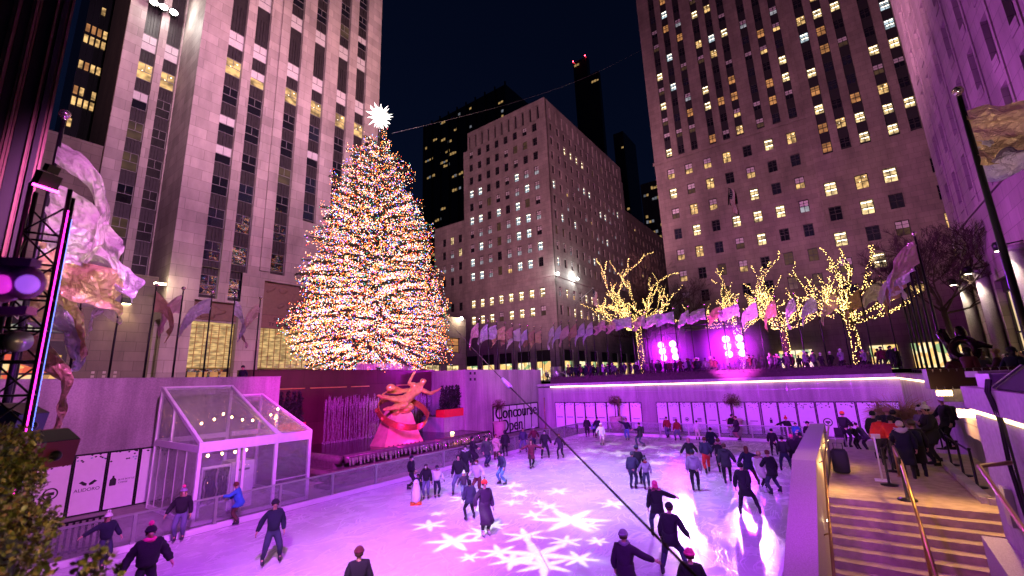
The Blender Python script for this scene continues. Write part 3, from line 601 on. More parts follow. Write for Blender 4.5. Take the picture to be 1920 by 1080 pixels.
# ---------------------------------------------------------------- setting: ground, rink, floors
GZ = 4.9          # street level round the sunken rink
def icemat():
    m, nt, b = newmat('resurfaced ice'); setin(b, IOR=1.31)
    g = N(nt, 'ShaderNodeNewGeometry')
    def nzf(sc, scale=(1, 1, 1), det=6, rotz=0):
        mp = N(nt, 'ShaderNodeMapping'); mp.inputs['Scale'].default_value = scale; mp.inputs['Rotation'].default_value = (0, 0, rotz); L(nt, g.outputs['Position'], mp.inputs[0])
        z = N(nt, 'ShaderNodeTexNoise'); z.inputs['Scale'].default_value = sc; z.inputs['Detail'].default_value = det; L(nt, mp.outputs[0], z.inputs['Vector']); return z.outputs['Fac']
    big = nzf(.45, det=6); fine = nzf(5, det=8)
    def curve(sc, w, rot, asp):
        mp = N(nt, 'ShaderNodeMapping'); mp.inputs['Scale'].default_value = (1, asp, 1); mp.inputs['Rotation'].default_value = (0, 0, rot)
        ds = N(nt, 'ShaderNodeTexNoise'); ds.inputs['Scale'].default_value = .35; L(nt, g.outputs['Position'], ds.inputs['Vector'])
        va = N(nt, 'ShaderNodeVectorMath', operation='MULTIPLY_ADD'); va.inputs[1].default_value = (3, 3, 0); L(nt, ds.outputs['Color'], va.inputs[0]); L(nt, g.outputs['Position'], va.inputs[2]); L(nt, va.outputs[0], mp.inputs[0])
        vo = N(nt, 'ShaderNodeTexVoronoi', feature='DISTANCE_TO_EDGE'); vo.inputs['Scale'].default_value = sc; L(nt, mp.outputs[0], vo.inputs['Vector'])
        r = N(nt, 'ShaderNodeMapRange'); setin(r, **{'From Min': 0, 'From Max': w, 'To Min': 1, 'To Max': 0}); L(nt, vo.outputs['Distance'], r.inputs['Value']); return r.outputs[0]
    def op(o, a, c):
        q = N(nt, 'ShaderNodeMath', operation=o)
        for i, v in enumerate((a, c)):
            if isinstance(v, (int, float)): q.inputs[i].default_value = v
            else: L(nt, v, q.inputs[i])
        return q.outputs[0]
    sc = op('MAXIMUM', op('MAXIMUM', curve(1.1, .018, .6, .16), curve(1.4, .02, -.9, .15)), op('MAXIMUM', curve(1.7, .02, 1.7, .2), curve(.9, .014, 2.6, .3)))
    msk = N(nt, 'ShaderNodeMapRange'); setin(msk, **{'From Min': .45, 'From Max': .62}); L(nt, nzf(.8, det=5), msk.inputs['Value'])
    sc = op('MULTIPLY', sc, op('ADD', op('MULTIPLY', msk.outputs[0], .8), .15))
    cr = N(nt, 'ShaderNodeMapRange'); setin(cr, **{'From Min': .3, 'From Max': .7, 'To Min': .58, 'To Max': .76}); L(nt, big, cr.inputs['Value'])
    sn = N(nt, 'ShaderNodeMapRange'); setin(sn, **{'From Min': .52, 'From Max': .75, 'To Min': 0, 'To Max': .12}); L(nt, fine, sn.inputs['Value'])
    al = op('ADD', op('ADD', cr.outputs[0], op('MULTIPLY', sc, .12)), sn.outputs[0])
    cc = N(nt, 'ShaderNodeCombineColor')
    for i in range(3): L(nt, al, cc.inputs[i])
    L(nt, cc.outputs[0], b.inputs['Base Color'])
    rr = N(nt, 'ShaderNodeMapRange'); setin(rr, **{'From Min': .3, 'From Max': .72, 'To Min': .12, 'To Max': .36}); L(nt, nzf(1.1, det=6), rr.inputs['Value'])
    L(nt, op('ADD', op('MULTIPLY', sc, .3), rr.outputs[0]), b.inputs['Roughness'])
    bp = N(nt, 'ShaderNodeBump'); bp.inputs['Strength'].default_value = .2; bp.inputs['Distance'].default_value = .03; L(nt, op('ADD', sc, op('MULTIPLY', fine, .5)), bp.inputs['Height']); L(nt, bp.outputs['Normal'], b.inputs['Normal'])
    return m
M['ice'] = icemat()
X0, X1, Y0, Y1 = -27.2, 10.0, -1.0, 41.5
mb = MB()   # street-level sheet out to the horizon with the sunken court cut out of it
mb.quad((-1500, -1500, GZ), (1500, -1500, GZ), (1500, -60, GZ), (-1500, -60, GZ)); mb.quad((-1500, 42.1, GZ), (1500, 42.1, GZ), (1500, 1500, GZ), (-1500, 1500, GZ))
mb.quad((-1500, -60, GZ), (-32.3, -60, GZ), (-32.3, 42.1, GZ), (-1500, 42.1, GZ)); mb.quad((9.0, -60, GZ-1.1), (1500, -60, GZ-1.1), (1500, 42.1, GZ-1.1), (9.0, 42.1, GZ-1.1))
mb.quad((-32.3, 36.2, GZ), (-27.7, 36.2, GZ), (-27.7, 42.1, GZ), (-32.3, 42.1, GZ)); mb.quad((-32.3, -60, GZ), (-27.7, -60, GZ), (-27.7, 12.2, GZ), (-32.3, 12.2, GZ))
mb.build('ground', M['paver'], kind='structure')
mb = MB(); mb.quad((-32, -6, -.03), (9.5, -6, -.03), (9.5, 42, -.03), (-32, 42, -.03)); mb.build('concourse_floor', M['concrete'], kind='structure')
mb = MB(); pts = []
for cx, cy, a0 in ((-3.6, 36, 0), (-17.4, 36, 90)): pts += [(cx+2*math.cos(rad(a0+t)), cy+2*math.sin(rad(a0+t)), .0) for t in range(0, 91, 10)]
pts += [(-19.4, -2, 0), (-1.6, -2, 0)]
mb.add(pts, [tuple(range(len(pts)))]); mb.build('ice', M['ice'], kind='structure')
# ---------------------------------------------------------------- court walls
mb = MB(); mb.box(-27.7, -27.2, -6, 13.3, -.03, 5.74); mb.box(-32.3, -27.7, 12.9, 13.3, -.03, 5.74); mb.box(-27.72, -27.17, -6, 13.32, 5.74, 5.78)
mb.build('retaining_wall', M['granite'], label='grey granite court wall behind the glass tent on the left', cat='wall')
mb = MB(); mb.box(-27.75, -27.2, 29.7, 42.4, -.03, 6.2); mb.box(-32.3, -27.75, 29.7, 30.1, -.03, 6.2)
rw = mb.build('retaining_wall', M['granite'], label='grey granite wall with small square holes between fountain and far corner', cat='wall')
mb = MB()
for a in (30.35, 30.95):
    for z in (5.2, 5.75): mb.box(-27.21, -27.185, a, a+.24, z, z+.24)
mb.build('vent_holes', M['ink'], rw)
# far wall with its coping and light strip
fw = thing('court_wall', 'long granite wall at far end of the rink under the hedge', 'wall', (-11, 41.5, 0))
mb = MB(); mb.box(-27.1, 3.4, 41.5, 42.1, -.03, 4.22); mb.box(-27.1, 3.5, 41.3, 42.1, 4.34, 4.62); mb.build('wall', M['granite'], fw)
mb = MB(); mb.box(-25.4, 3.3, 41.36, 41.5, 4.24, 4.335); mb.build('light_strip', M['led'], fw)
mb = MB()
for i in range(14):
    x = -24+i*2.05
    mb.box(x, x+.02, 41.488, 41.5, 3.0, 4.2); 
mb.box(-25.4, 3.2, 41.488, 41.5, 3.62, 3.64); mb.build('panel_joint', M['steel'], fw)
# diagonal corner wall to the right, with light strip and ledges
cw = thing('court_wall', 'short granite wall with light strip at right far corner behind the dry bush', 'wall', (2.6, 30, 0))
mb = MB(); mb.box(3.4, 3.9, 16.2, 42.1, -.03, 4.22); mb.box(3.2, 3.9, 16.2, 41.3, 4.34, 4.62); mb.build('wall', M['granite'], cw)
mb = MB(); mb.box(3.26, 3.4, 16.2, 41.3, 4.24, 4.335); mb.build('light_strip', M['led'], cw)
# recessed fountain wall
ft = thing('fountain', 'dark red granite fountain with cascade steps behind the gilded statue', 'fountain', (-29, 21, 0))
mb = MB(); mb.box(-32.3, -31.5, 12.9, 36.2, -.03, 6.3); mb.box(-32.3, -31.35, 12.9, 30, 6.3, 6.36); mb.build('back_wall', M['granite_r'], ft)
mb = MB()
for a, b in ((14.2, 17.2), (17.6, 20.6), (21, 22.7), (25.5, 28.4)): mb.box(-31.5, -31.45, a, b, 5.0, 5.07)
mb.build('wall_trim', M['gold'], ft)
wetst = mat('wet dark stone', (.10, .085, .08), .18, noise=.3, ns=6, bump=.4, bs=9)
mb = MB()
mb.box(-31.5, -23.9, 15.0, 29.4, -.03, .9); mb.box(-24.4, -23.3, 15.6, 28.6, .9, 1.06); mb.box(-31.5, -24.4, 15.0, 15.8, .9, 1.06); mb.box(-31.5, -24.4, 28.4, 29.4, .9, 1.0)
mb.tube([(-23.55, 15.5, .95), (-23.55, 28.5, .95)], .24, 12); mb.tube([(-29.5, 15.2, .95), (-23.6, 15.2, .95)], .24, 12)
mb.box(-23.9, -22.7, 14.2, 28.9, -.03, .48); mb.tube([(-22.75, 14.2, .42), (-22.75, 28.9, .42)], .17, 10); mb.box(-29.5, -23.9, 14.0, 15.0, -.03, .5); mb.tube([(-29.5, 14.1, .44), (-22.8, 14.1, .44)], .17, 10)
mb.box(-22.7, -21.5, 13.2, 29.2, -.03, .12)
mb.build('basin', wetst, ft)
wat = mat('dark fountain water', (.01, .008, .014), .06, noise=0, bump=.5, bs=5)
mb = MB(); mb.quad((-31.5, 15.8, 1.02), (-24.4, 15.8, 1.02), (-24.4, 28.4, 1.02), (-31.5, 28.4, 1.02)); mb.build('water', wat, ft)
fall = clear('falling water', (.8, .78, .85), .25, .15, .22)
mb = MB(); r2 = random.Random(3)
y = 15.6
while y < 28.4:
    w = r2.uniform(.05, .22); z = r2.uniform(.46, .7)
    mb.add([(-23.28, y, 1.0), (-23.28, y+w, 1.0), (-23.2, y+w*.9, z), (-23.22, y+w*.2, z)], [(0, 1, 2, 3)]); y += w+r2.uniform(.02, .18)
mb.build('cascade', fall, ft)
mb = MB()
for a, b in ((13.6, 16.2), (28.0, 29.7)): mb.box(-31.5, -28.4, a, b, .9, 2.2)
mb.build('side_block', wetst, ft)
jet = mat('white water jets', (.62, .58, .66), .35, noise=.2, ns=20, alpha=.34)
def jets(y0, y1, n, label):
    t = thing('water_curtain', label, 'fountain jets', (-30.6, (y0+y1)/2, 1.0), group='jet curtains of the fountain'); mb = MB()
    for i in range(n):
        y = y0+(y1-y0)*(i+.5)/n+r2.uniform(-.05, .05); x = -30.7+r2.uniform(-.1, .1); top = r2.uniform(3.7, 4.45)
        k = 14; pts = [(x+r2.uniform(-.02, .02), y+r2.uniform(-.025, .025), 1.02+(top-1.02)*j/k) for j in range(k+1)]
        mb.tube(pts, [.012+.012*abs(math.sin(j*1.7+i))+(.040*max(0, j-k+4)/4 if j < k else .008) for j in range(k+1)], 6)
        for q in range(16):
            a = r2.uniform(0, 6.28); mb.octa((x+.12*math.cos(a)*r2.random(), y+.12*math.sin(a)*r2.random(), top-r2.uniform(-.08, .7)), r2.uniform(.012, .03))
        for q in range(5): mb.octa((x+r2.uniform(-.2, .35), y+r2.uniform(-.15, .15), 1.04+r2.uniform(0, .12)), r2.uniform(.02, .06))
    mb.build('jet', jet, t); return t
jets(18.3, 23.2, 52, 'wide curtain of upright water jets left of the gilded statue')
jets(25.6, 29.0, 36, 'narrow curtain of upright water jets right of the gilded statue')
# planters with dark evergreens either side of the fountain
def bush(mb, c, r, n, sz, rg, mi=0, up=.3):
    for i in range(n):
        a, b = rg.uniform(0, 2*PI), math.asin(rg.uniform(-1, 1)); q = rg.uniform(.35, 1)**.5
        p = Vector((c[0]+r[0]*q*math.cos(a)*math.cos(b), c[1]+r[1]*q*math.sin(a)*math.cos(b), c[2]+r[2]*q*math.sin(b)))
        d = Vector((rg.uniform(-1, 1), rg.uniform(-1, 1), rg.uniform(-.6, 1)+up)).normalized(); e = d.cross(Vector((rg.uniform(-1, 1), rg.uniform(-1, 1), rg.uniform(-1, 1)))).normalized()
        s = sz*rg.uniform(.6, 1.3); mb.add([p, p+d*s*.5+e*s*.24, p+d*s, p+d*s*.5-e*s*.24], [(0, 1, 2, 3)], mi)
for y0, y1, lb in ((12.9, 15.9, 'red planter with dark columnar evergreens left of the fountain'), (27.3, 30.9, 'red planter with dark columnar evergreens right of the fountain')):
    x = -29.2 if y0 < 20 else -27.9
    t = thing('planter', lb, 'planter', (x, (y0+y1)/2, 2.2)); mb = MB(); mb.box(x-.5, x+.5, y0, y1, 2.21, 2.85); mb.build('box', M['red'], t); mb = MB(); rg = random.Random(5)
    mb.box(x-.46, x+.46, y0+.04, y1-.04, 2.85, 2.88)
    for i in range(int((y1-y0)/.42)):
        yy = y0+.25+i*.42; 
        for k in range(6): bush(mb, (x+rg.uniform(-.1, .1), yy, 3.0+k*.3), (.26*(1-k*.11), .22*(1-k*.11), .3), 75, .17, rg, up=.8)
    mb.build('evergreens', M['leafd'], t)
mb = MB(); mb.box(-29.9, -27.3, 27.2, 29.6, 1.02, 2.2); mb.build('plinth', M['granite'], ft)
# small floor lamps on the fountain ledge
mb = MB(); q = onz(848, 812, 1.0); mb.lathe([(.16, 0), (.16, .06), (.10, .08), (.001, .085)], (q.x, q.y, 1.0), 12); mb.build('floor_lamp', glow('warm floor lamp', (1, .72, .3), 12), label='small glowing floor lamp on the fountain ledge right of the statue', cat='lamp')
# ---------------------------------------------------------------- gilded statue (plain stand-in)
st = thing('statue', 'gilded figure gliding above a slanted ring on a wedge base in the fountain', 'statue', (-25.6, 21.2, 1.0))
mb = MB(); c = Vector((-25.7, 21.0, 0))
def rect(z, hx, hy, dy=0): return [(c.x+sx*hx, c.y+dy+sy*hy, z) for sx, sy in ((-1, -1), (1, -1), (1, 1), (-1, 1))]
mb.loft([rect(.95, .80, 1.72), rect(1.12, .78, 1.66), rect(1.5, .70, 1.46), rect(2.2, .56, 1.2), rect(2.9, .46, .98), rect(3.35, .36, .76)], 0, False)
for q in range(8): mb.box(c.x+.795, c.x+.815, c.y-1.4+q*.38, c.y-1.3+q*.38, 1.0, 1.08, 1)
mb.build('base', [mat('polished light tinted stone', (.60, .34, .27), .2, .3, noise=.25, ns=2), M['ink']], st)  # magenta light on the gilded base put into a rose colour
mb = MB(); rc = Vector((-25.2, 21.05, 3.15)); R_ = 1.84; pts = []
ax1 = Vector((.05, 1, .08)).normalized(); ax2 = Vector((1, -.03, -.62)).normalized(); nn = ax1.cross(ax2).normalized(); rings = []
for i in range(49):
    a = 2*PI*i/48; d = ax1*math.cos(a)+ax2*math.sin(a); p = rc+d*R_
    rings.append([p+nn*.22, p+nn*.22-d*.08, p-nn*.22-d*.08, p-nn*.22])
mb.loft(rings, 0, False, cap=False)
for a in (.35, 3.0, 3.5): d = ax1*math.cos(a)+ax2*math.sin(a); mb.ball(rc+d*(R_+.05), (.13, .16, .16), 8, 6)
mb.build('ring', mat('red gilded ring', (.55, .20, .08), .25, .6, noise=.25, ns=5, bump=.3, bs=12), st)
nd = []; ed = []
def gn(p, r, par=None):
    nd.append((tuple(Vector((-25.2, 0, 0))+Vector(p)), r*(1.18 if r > .1 else 1.05))); i = len(nd)-1
    if par is not None: ed.append((par, i))
    return i
pel = gn((0, 21.3, 3.98), .30); w = gn((.05, 21.75, 4.3), .27, pel); ch = gn((.05, 22.25, 4.72), .35, w); nk = gn((.08, 22.62, 5.02), .14, ch); hd = gn((.12, 22.82, 5.22), .23, nk); gn((.14, 22.92, 5.42), .17, hd)
a = gn((.05, 21.95, 5.0), .16, ch); b = gn((.05, 21.45, 5.1), .12, a); e = gn((.05, 21.75, 5.55), .09, b); h_ = gn((.05, 21.92, 5.74), .09, e)
for k in range(4): i = gn((.05+.05*(k-1.5), 21.96+.02*k, 5.86), .03, h_); gn((.05+.06*(k-1.5), 22.0+.03*k, 5.98), .024, i)
a = gn((.2, 22.6, 4.62), .16, ch); b = gn((.3, 23.3, 4.30), .12, a); e = gn((.35, 23.95, 4.5), .09, b); h_ = gn((.35, 24.15, 4.58), .08, e)
for k in range(4): i = gn((.35+.05*(k-1.5), 24.28, 4.63+.01*k), .03, h_); gn((.35+.06*(k-1.5), 24.42, 4.66+.02*k), .024, i)
a = gn((.12, 20.7, 3.98), .24, pel); b = gn((.1, 19.9, 4.12), .17, a); e = gn((.1, 19.2, 4.28), .12, b); gn((.1, 18.75, 4.4), .09, e)
a = gn((.35, 20.8, 3.62), .23, pel); b = gn((.5, 20.1, 3.55), .16, a); e = gn((.4, 19.4, 3.5), .11, b); gn((.4, 19.0, 3.45), .09, e)
vs, fs = skin(nd, ed, 2); vs = [tuple(Vector(v)+Vector((noise.noise(Vector(v)*3.2), noise.noise(Vector(v)*3.2+Vector((7, 0, 0))), noise.noise(Vector(v)*3.2+Vector((0, 9, 0)))))*.045) for v in vs]; mb = MB(); mb.add(vs, fs, 0, True); mb.build('figure', M['gold'], st)
mb = MB()   # drapery trailing behind and a rock under the hips
def drape(u, v): return (-25.2-.1+.2*math.sin(u*5+v*4), 21.9-u*2.6, 4.45+.25*math.sin(u*PI)+.45*(v-.5)*(1-.3*u)+.10*math.sin(u*9+v*2))
mb.grid(drape, 22, 8); n0 = len(mb.v); mb.grid(lambda u, v: (drape(u, v)[0]-.05, drape(u, v)[1], drape(u, v)[2]), 22, 8)
mb.ball((-25.2, 19.95, 4.85), (.3, .38, .26), 10, 6)
mb.build('drapery', M['gold'], st)
mb = MB(); mb.ball((-25.4, 21.2, 3.45), (.55, .95, .42), 12, 7); mb.ball((-25.3, 20.4, 3.3), (.35, .4, .35), 9, 6); mb.build('rock', M['gold'], st)
# ---------------------------------------------------------------- rink boards
def barrier(label, pts, step, loc, gap=0, h=1.12, z0=0):
    t = thing('rink_barrier', label, 'barrier', loc); kick = MB(); rail = MB(); gl = MB(); posts = []
    for (ax, ay), (bx, by) in zip(pts, pts[1:]):
        a, b = Vector((ax, ay, 0)), Vector((bx, by, 0)); d = (b-a); n = max(1, round(d.length/step)); u = d.normalized(); nrm = Vector((-u.y, u.x, 0))
        kick.bar(a+Vector((0, 0, .10)), b+Vector((0, 0, .10)), .12, .20); rail.bar(a+Vector((0, 0, h)), b+Vector((0, 0, h)), .07, .06)
        for i in range(n): posts.append(a+d*i/n); g0, g1 = a+d*(i+.02)/n, a+d*(i+.98)/n; gl.obox((g0+g1)/2+Vector((0, 0, (h+.2)/2)), ((g1-g0).length, .014, h-.24), Matrix.Rotation(math.atan2(u.y, u.x), 3, 'Z'))
    posts.append(Vector((*pts[-1], 0)))
    kick.build('kickboard', M['white'], t); rail.build('top_rail', M['steel'], t); gl.build('glass_panel', M['board'], t)
    pm = MB(); pm.box(-.045, .045, -.045, .045, .2, h-.03); pm.box(-.06, .06, -.06, .06, .2, .26); me = pm.mesh('post', M['steel'])
    for p in posts: part('post', me, t, (p.x-loc[0], p.y-loc[1], p.z-loc[2]))
    return t
barrier('glass rink barrier along the left side of the ice in front of tent and fountain', [(-19.5, -2), (-19.5, 36)], 2.35, (-19.5, 17, 0))
cor = [(-17.4-2.1*math.cos(rad(t)), 36+2.1*math.sin(rad(t))) for t in range(0, 91, 30)]
barrier('glass rink barrier across the far end of the ice', cor+[(-3.6, 38.1)]+[(-3.6+2.1*math.sin(rad(t)), 36+2.1*math.cos(rad(t))) for t in (30, 60, 90)], 2.2, (-10, 38.1, 0))
barrier('glass rink barrier at right of ice beside the stone stair wall', [(-1.5, 36), (-1.5, -2)], 2.2, (-1.5, 17, 0))
# dark slatted fence low on the left
t = thing('slat_fence', 'short black slatted fence between wall and rink at lower left', 'fence', (-20.2, 4, 0)); mb = MB()
for i in range(28): mb.box(-21.0, -20.94, .2+i*.16, .26+i*.16, 0, .95)
mb.box(-21.02, -20.92, .2, 4.65, .95, 1.0); mb.box(-21.02, -20.92, .2, 4.65, .06, .12); mb.build('slats', M['black'], t)
# ---------------------------------------------------------------- poster panels
def specks(mb, o, r, u, w, h, n, rg, mi):
    nrm = Vector(r).cross(Vector(u)); o, r, u = Vector(o), Vector(r), Vector(u)
    for k in range(n):
        a = rg.uniform(.08, .92)*w; b = h-(.03+rg.random()**1.6*.30)*h*.55; s = .045*w
        p = o+r*a+u*b+nrm*.012
        mb.add([p+r*s, p+u*s*.8, p-r*s, p-u*s*.8], [(0, 1, 2, 3)], mi)
def poster(o, r, u, w, h, label, marks, group=None, seed=0):
    """white panel in a black surround; o is the lower left corner seen from the court"""
    o, r, u = Vector(o), Vector(r), Vector(u); nrm = r.cross(u); rg = random.Random(seed)
    t = thing('poster_panel', label, 'poster', o+r*w/2, 0, group)
    mb = MB(); q = o+nrm*.03
    mb.prism([q, q+r*w, q+r*w+u*h, q+u*h], -nrm*.03); mb.build('board', M['poster'], t)
    mb = MB(); f = .055*max(1, w)
    for a, b in ((0, f), (w-f, w)): p = o+r*a+nrm*.036; mb.prism([p, p+r*(b-a), p+r*(b-a)+u*h, p+u*h], -nrm*.034)
    p = o+nrm*.038+u*(h-f*1.2); mb.prism([p, p+r*w, p+r*w+u*f*1.2, p+u*f*1.2], -nrm*.035); p = o+nrm*.038; mb.prism([p, p+r*w, p+r*w+u*f*.8, p+u*f*.8], -nrm*.035)
    mb.build('frame', M['black'], t)
    mb = MB(); specks(mb, o+nrm*.022, r, u, w, h, 11, rg, 0); specks(mb, o+nrm*.022-u*h*.06, r, u, w, h, 3, rg, 1)
    marks(mb, o+nrm*.036, r, u, w, h); mb.build('print', [M['ink'], M['teal']], t); return t
def mk_text(txt, size, y=.42, dx=.5, sx=1):
    return lambda mb, o, r, u, w, h: put_text(mb, txt, size, o+r*w*dx+u*h*y, r, u, .006, 0, sx)
def rectm(mb, o, r, u, x, y, a, b): p = o+r*x+u*y; mb.add([p, p+r*a, p+r*a+u*b, p+u*b], [(0, 1, 2, 3)], 0)
def m_wing(mb, o, r, u, w, h):
    c = o+r*w*.5+u*h*.50
    for q in (1, -1): mb.add([c+r*q*.02, c+r*q*.20+u*.13, c+r*q*.30+u*.06, c+r*q*.10-u*.06], [(0, 1, 2, 3) if q > 0 else (3, 2, 1, 0)], 0); mb.add([c+r*q*.03-u*.03, c+r*q*.22-u*.01, c+r*q*.14-u*.06, c+r*q*.05-u*.08], [(0, 1, 2, 3) if q > 0 else (3, 2, 1, 0)], 0)
    put_text(mb, 'ALIDORO', .19, o+r*w*.5+u*h*.40, r, u, .006)
def m_bottle(mb, o, r, u, w, h):
    c = o+r*w*.24+u*h*.40
    mb.add([c-r*.10, c+r*.10, c+r*.12+u*.05, c+r*.11+u*.26, c+r*.035+u*.34, c+r*.035+u*.42, c-r*.035+u*.42, c-r*.035+u*.34, c-r*.11+u*.26, c-r*.12+u*.05], [tuple(range(10))], 0)
    put_text(mb, 'BLUE BOTTLE', .095, o+r*w*.66+u*h*.485, r, u, .006); put_text(mb, 'COFFEE', .095, o+r*w*.56+u*h*.435, r, u, .006)
def m_ring(mb, o, r, u, w, h, rad_=.24):
    c = o+r*w*.5+u*h*.42
    for a0, a1 in ((.5, rad_),):
        vs = []; n = 24
        for i in range(n): t = 2*PI*i/n; d = r*math.cos(t)+u*math.sin(t); vs += [c+d*rad_, c+d*rad_*.78]
        mb.add(vs, [(2*i, (2*i+2) % (2*n), (2*i+3) % (2*n), 2*i+1) for i in range(n)], 0)
    rectm(mb, c, r, u, -rad_*.5, -.05, rad_, .12); rectm(mb, c, r, u, -rad_*.2, -.16, rad_*.4, .09)
YV, ZV, XV = Vector((0, 1, 0)), Vector((0, 0, 1)), Vector((1, 0, 0))
pw = 1.127
for i, (lb, mk) in enumerate((('white poster panel printed with a dark round emblem, partly behind the hedge', m_ring), ('white poster panel with a pair of dark wings and lettering on left wall', m_wing),
                              ('white poster panel with a dark bottle shape on left wall', m_bottle), ('white poster panel half hidden behind the tent frame', lambda *a: None))):
    poster((-27.2, 3.62+i*pw, .0), YV, ZV, pw-.006, 2.52, lb, mk, seed=20+i)
# big lettered panels
cs = thing('concourse_sign', 'six white door panels with large black words Concourse Open', 'sign', (-27.1, 38, 0))
y0, y1 = 33.6, 41.3; n = 6; pw = (y1-y0)/n
for i in range(n):
    mb = MB(); mb.box(-27.2, -27.14, y0+i*pw+.06, y0+(i+1)*pw-.06, .1, 2.62); mb.build('panel', M['poster'], cs)
mb = MB()
for i in range(n+1): mb.box(-27.2, -27.125, y0+i*pw-.06, y0+i*pw+.06, .02, 2.7)
mb.box(-27.2, -27.122, y0-.06, y1+.06, 2.62, 2.74); mb.box(-27.2, -27.122, y0-.06, y1+.06, .0, .1); mb.build('frame', M['black'], cs)
mb = MB(); put_text(mb, 'Concourse', 1.62, (-27.10, (y0+y1)/2, 1.98), YV, ZV, .02, bold=.03); put_text(mb, 'Open', 1.62, (-27.10, y0+2.9, .72), YV, ZV, .02, bold=.03); mb.build('lettering', M['ink'], cs)
# far wall panels
def squig(k):
    def f(mb, o, r, u, w, h):
        if k == 'M': put_text(mb, 'M', .42, o+r*w*.5+u*h*.42, r, u, .006, 0)
        elif k == 'GNC': put_text(mb, 'GNC', .34, o+r*w*.5+u*h*.40, r, u, .006, 0, bold=.012)
        elif k == 'ring': m_ring(mb, o, r, u, w, h, .30)
        elif k == 'oval': m_ring(mb, o, r, u, w, h, .18)
        elif k == 'stack':
            for q in range(3): rectm(mb, o, r, u, w*.33, h*(.36+.045*q), w*.34, .06)
        elif k == 'bar': rectm(mb, o, r, u, w*.22, h*.40, w*.56, .05)
        elif k == 'blob':
            rectm(mb, o, r, u, w*.42, h*.36, w*.16, .28); rectm(mb, o, r, u, w*.46, h*.48, w*.08, .10)
        else:
            for q in range(6): rectm(mb, o, r, u, w*(.2+.1*q), h*.40, w*.065, .10)
    return f
banks = [(-25.0, 8, 'left of the middle urn', ['dash', 'dash', 'dash', 'bar', 'dash', 'oval', 'stack', 'bar']), (-14.6+.5, 8, 'between the two middle urns', ['dash', 'stack', 'oval', 'stack', 'bar', 'bar', 'bar', 'bar']),
         (-5.55, 7, 'behind the stair wall', ['blob', 'bar', 'bar', 'ring', 'GNC', 'oval', 'M'])]
nth = ['first', 'second', 'third', 'fourth', 'fifth', 'sixth', 'seventh', 'eighth']
desc = dict(dash='a short dotted line', bar='a thin dark bar', oval='a small dark oval', stack='three stacked dark lines', blob='a small dark bottle mark', ring='a dark ring emblem', GNC='three bold capitals', M='a single capital M')
for bx, n, where, ks in banks:
    w = {8: 1.2, 7: 1.2}[n] if bx > -14 else 1.2
    w = 1.19 if bx < -20 else (1.06 if bx < -10 else 1.24)
    for i in range(n):
        poster((bx+i*w, 41.5, .08), XV, ZV, w-.02, 2.6, f'poster with {desc[ks[i]]}, {nth[i]} from the left {where}', squig(ks[i]), 'posters on the far wall', seed=int(bx*7)+i)
# urn planters with small bare trees
twig = mat('thin bare twig', (.13, .07, .06), .9, noise=.3, ns=8); urnm = mat('pink terracotta urn', (.52, .36, .36), .6, noise=.12)
def twigs(mb, c, r, n, rg, rr=.012, k=4):
    c = Vector(c)
    for i in range(n):
        a, b = rg.uniform(0, 2*PI), rg.uniform(-.5, 1.5); d = Vector((math.cos(a)*math.cos(b), math.sin(a)*math.cos(b), math.sin(b))); p = c+d*r*.1; pts = [p]
        for j in range(k): d = (d+Vector((rg.uniform(-.4, .4), rg.uniform(-.4, .4), rg.uniform(-.3, .4)))).normalized(); p = p+d*r*rg.uniform(.6, 1.1)/k; pts.append(p)
        mb.tube(pts, [rr*(1-j/(k+1)) for j in range(k+1)], 4)
def urn(x, y, z, label, s=1, seed=1):
    t = thing('urn_planter', label, 'planter', (x, y, z), 0, 'urn planters along the walls'); rg = random.Random(seed)
    mb = MB(); mb.lathe([(.30*s, 0), (.36*s, .03*s), (.50*s, .55*s), (.54*s, 1.0*s), (.56*s, 1.2*s), (.60*s, 1.24*s), (.60*s, 1.32*s), (.52*s, 1.32*s), (.50*s, 1.2*s), (.001, 1.18*s)], (x, y, z), 20); mb.build('urn', urnm, t)
    mb = MB(); mb.tube([(x, y, z+1.15*s), (x+.03, y-.02, z+1.9*s), (x, y, z+2.5*s)], [.05*s, .04*s, .03*s], 6); twigs(mb, (x, y, z+2.55*s), .75*s, 130, rg, .012*s); mb.build('bare_shrub', twig, t)
    mb = MB(); bush(mb, (x, y, z+2.75*s), (.7*s, .7*s, .5*s), 380, .10, rg); mb.build('dry_leaves', mat('dry leaf', (.10, .05, .035), .9, noise=.4, ns=20), t)
q = onz(934, 813); urn(-26.2, q.y*26.2/27.4-.6, 0, 'pale urn planter with bare shrub at the left edge of the concourse sign', 1.05, 1)
q = onz(1024, 797); urn(q.x, q.y-.6, 0, 'pale urn planter with bare shrub in the far left corner', 1.0, 2)
q = onz(1181, 803); urn(q.x, 40.4, 0, 'pink urn planter with bare shrub at middle of far wall', 1.05, 3)
q = onz(1392, 812); urn(q.x, 40.2, 0, 'pink urn planter with bare shrub on far wall behind the bending couple', 1.05, 4)
# lamp brackets / thin posts on far wall beside the urns
for px, lb in ((1034, 'thin bronze lamp post by the far left corner urn'), (1192, 'thin bronze lamp post right of the middle urn')):
    q = onz(px, 801); mb = MB(); mb.tube([(q.x, 41.0, 0), (q.x, 41.0, 3.1)], .045, 8); mb.box(q.x-.12, q.x+.05, 40.95, 41.05, 3.1, 3.16); mb.lathe([(.16, 0), (.16, .04), (.06, .08)], (q.x, 41.0, -.02), 10); mb.build('lamp_post', M['bronze'], label=lb, cat='post')
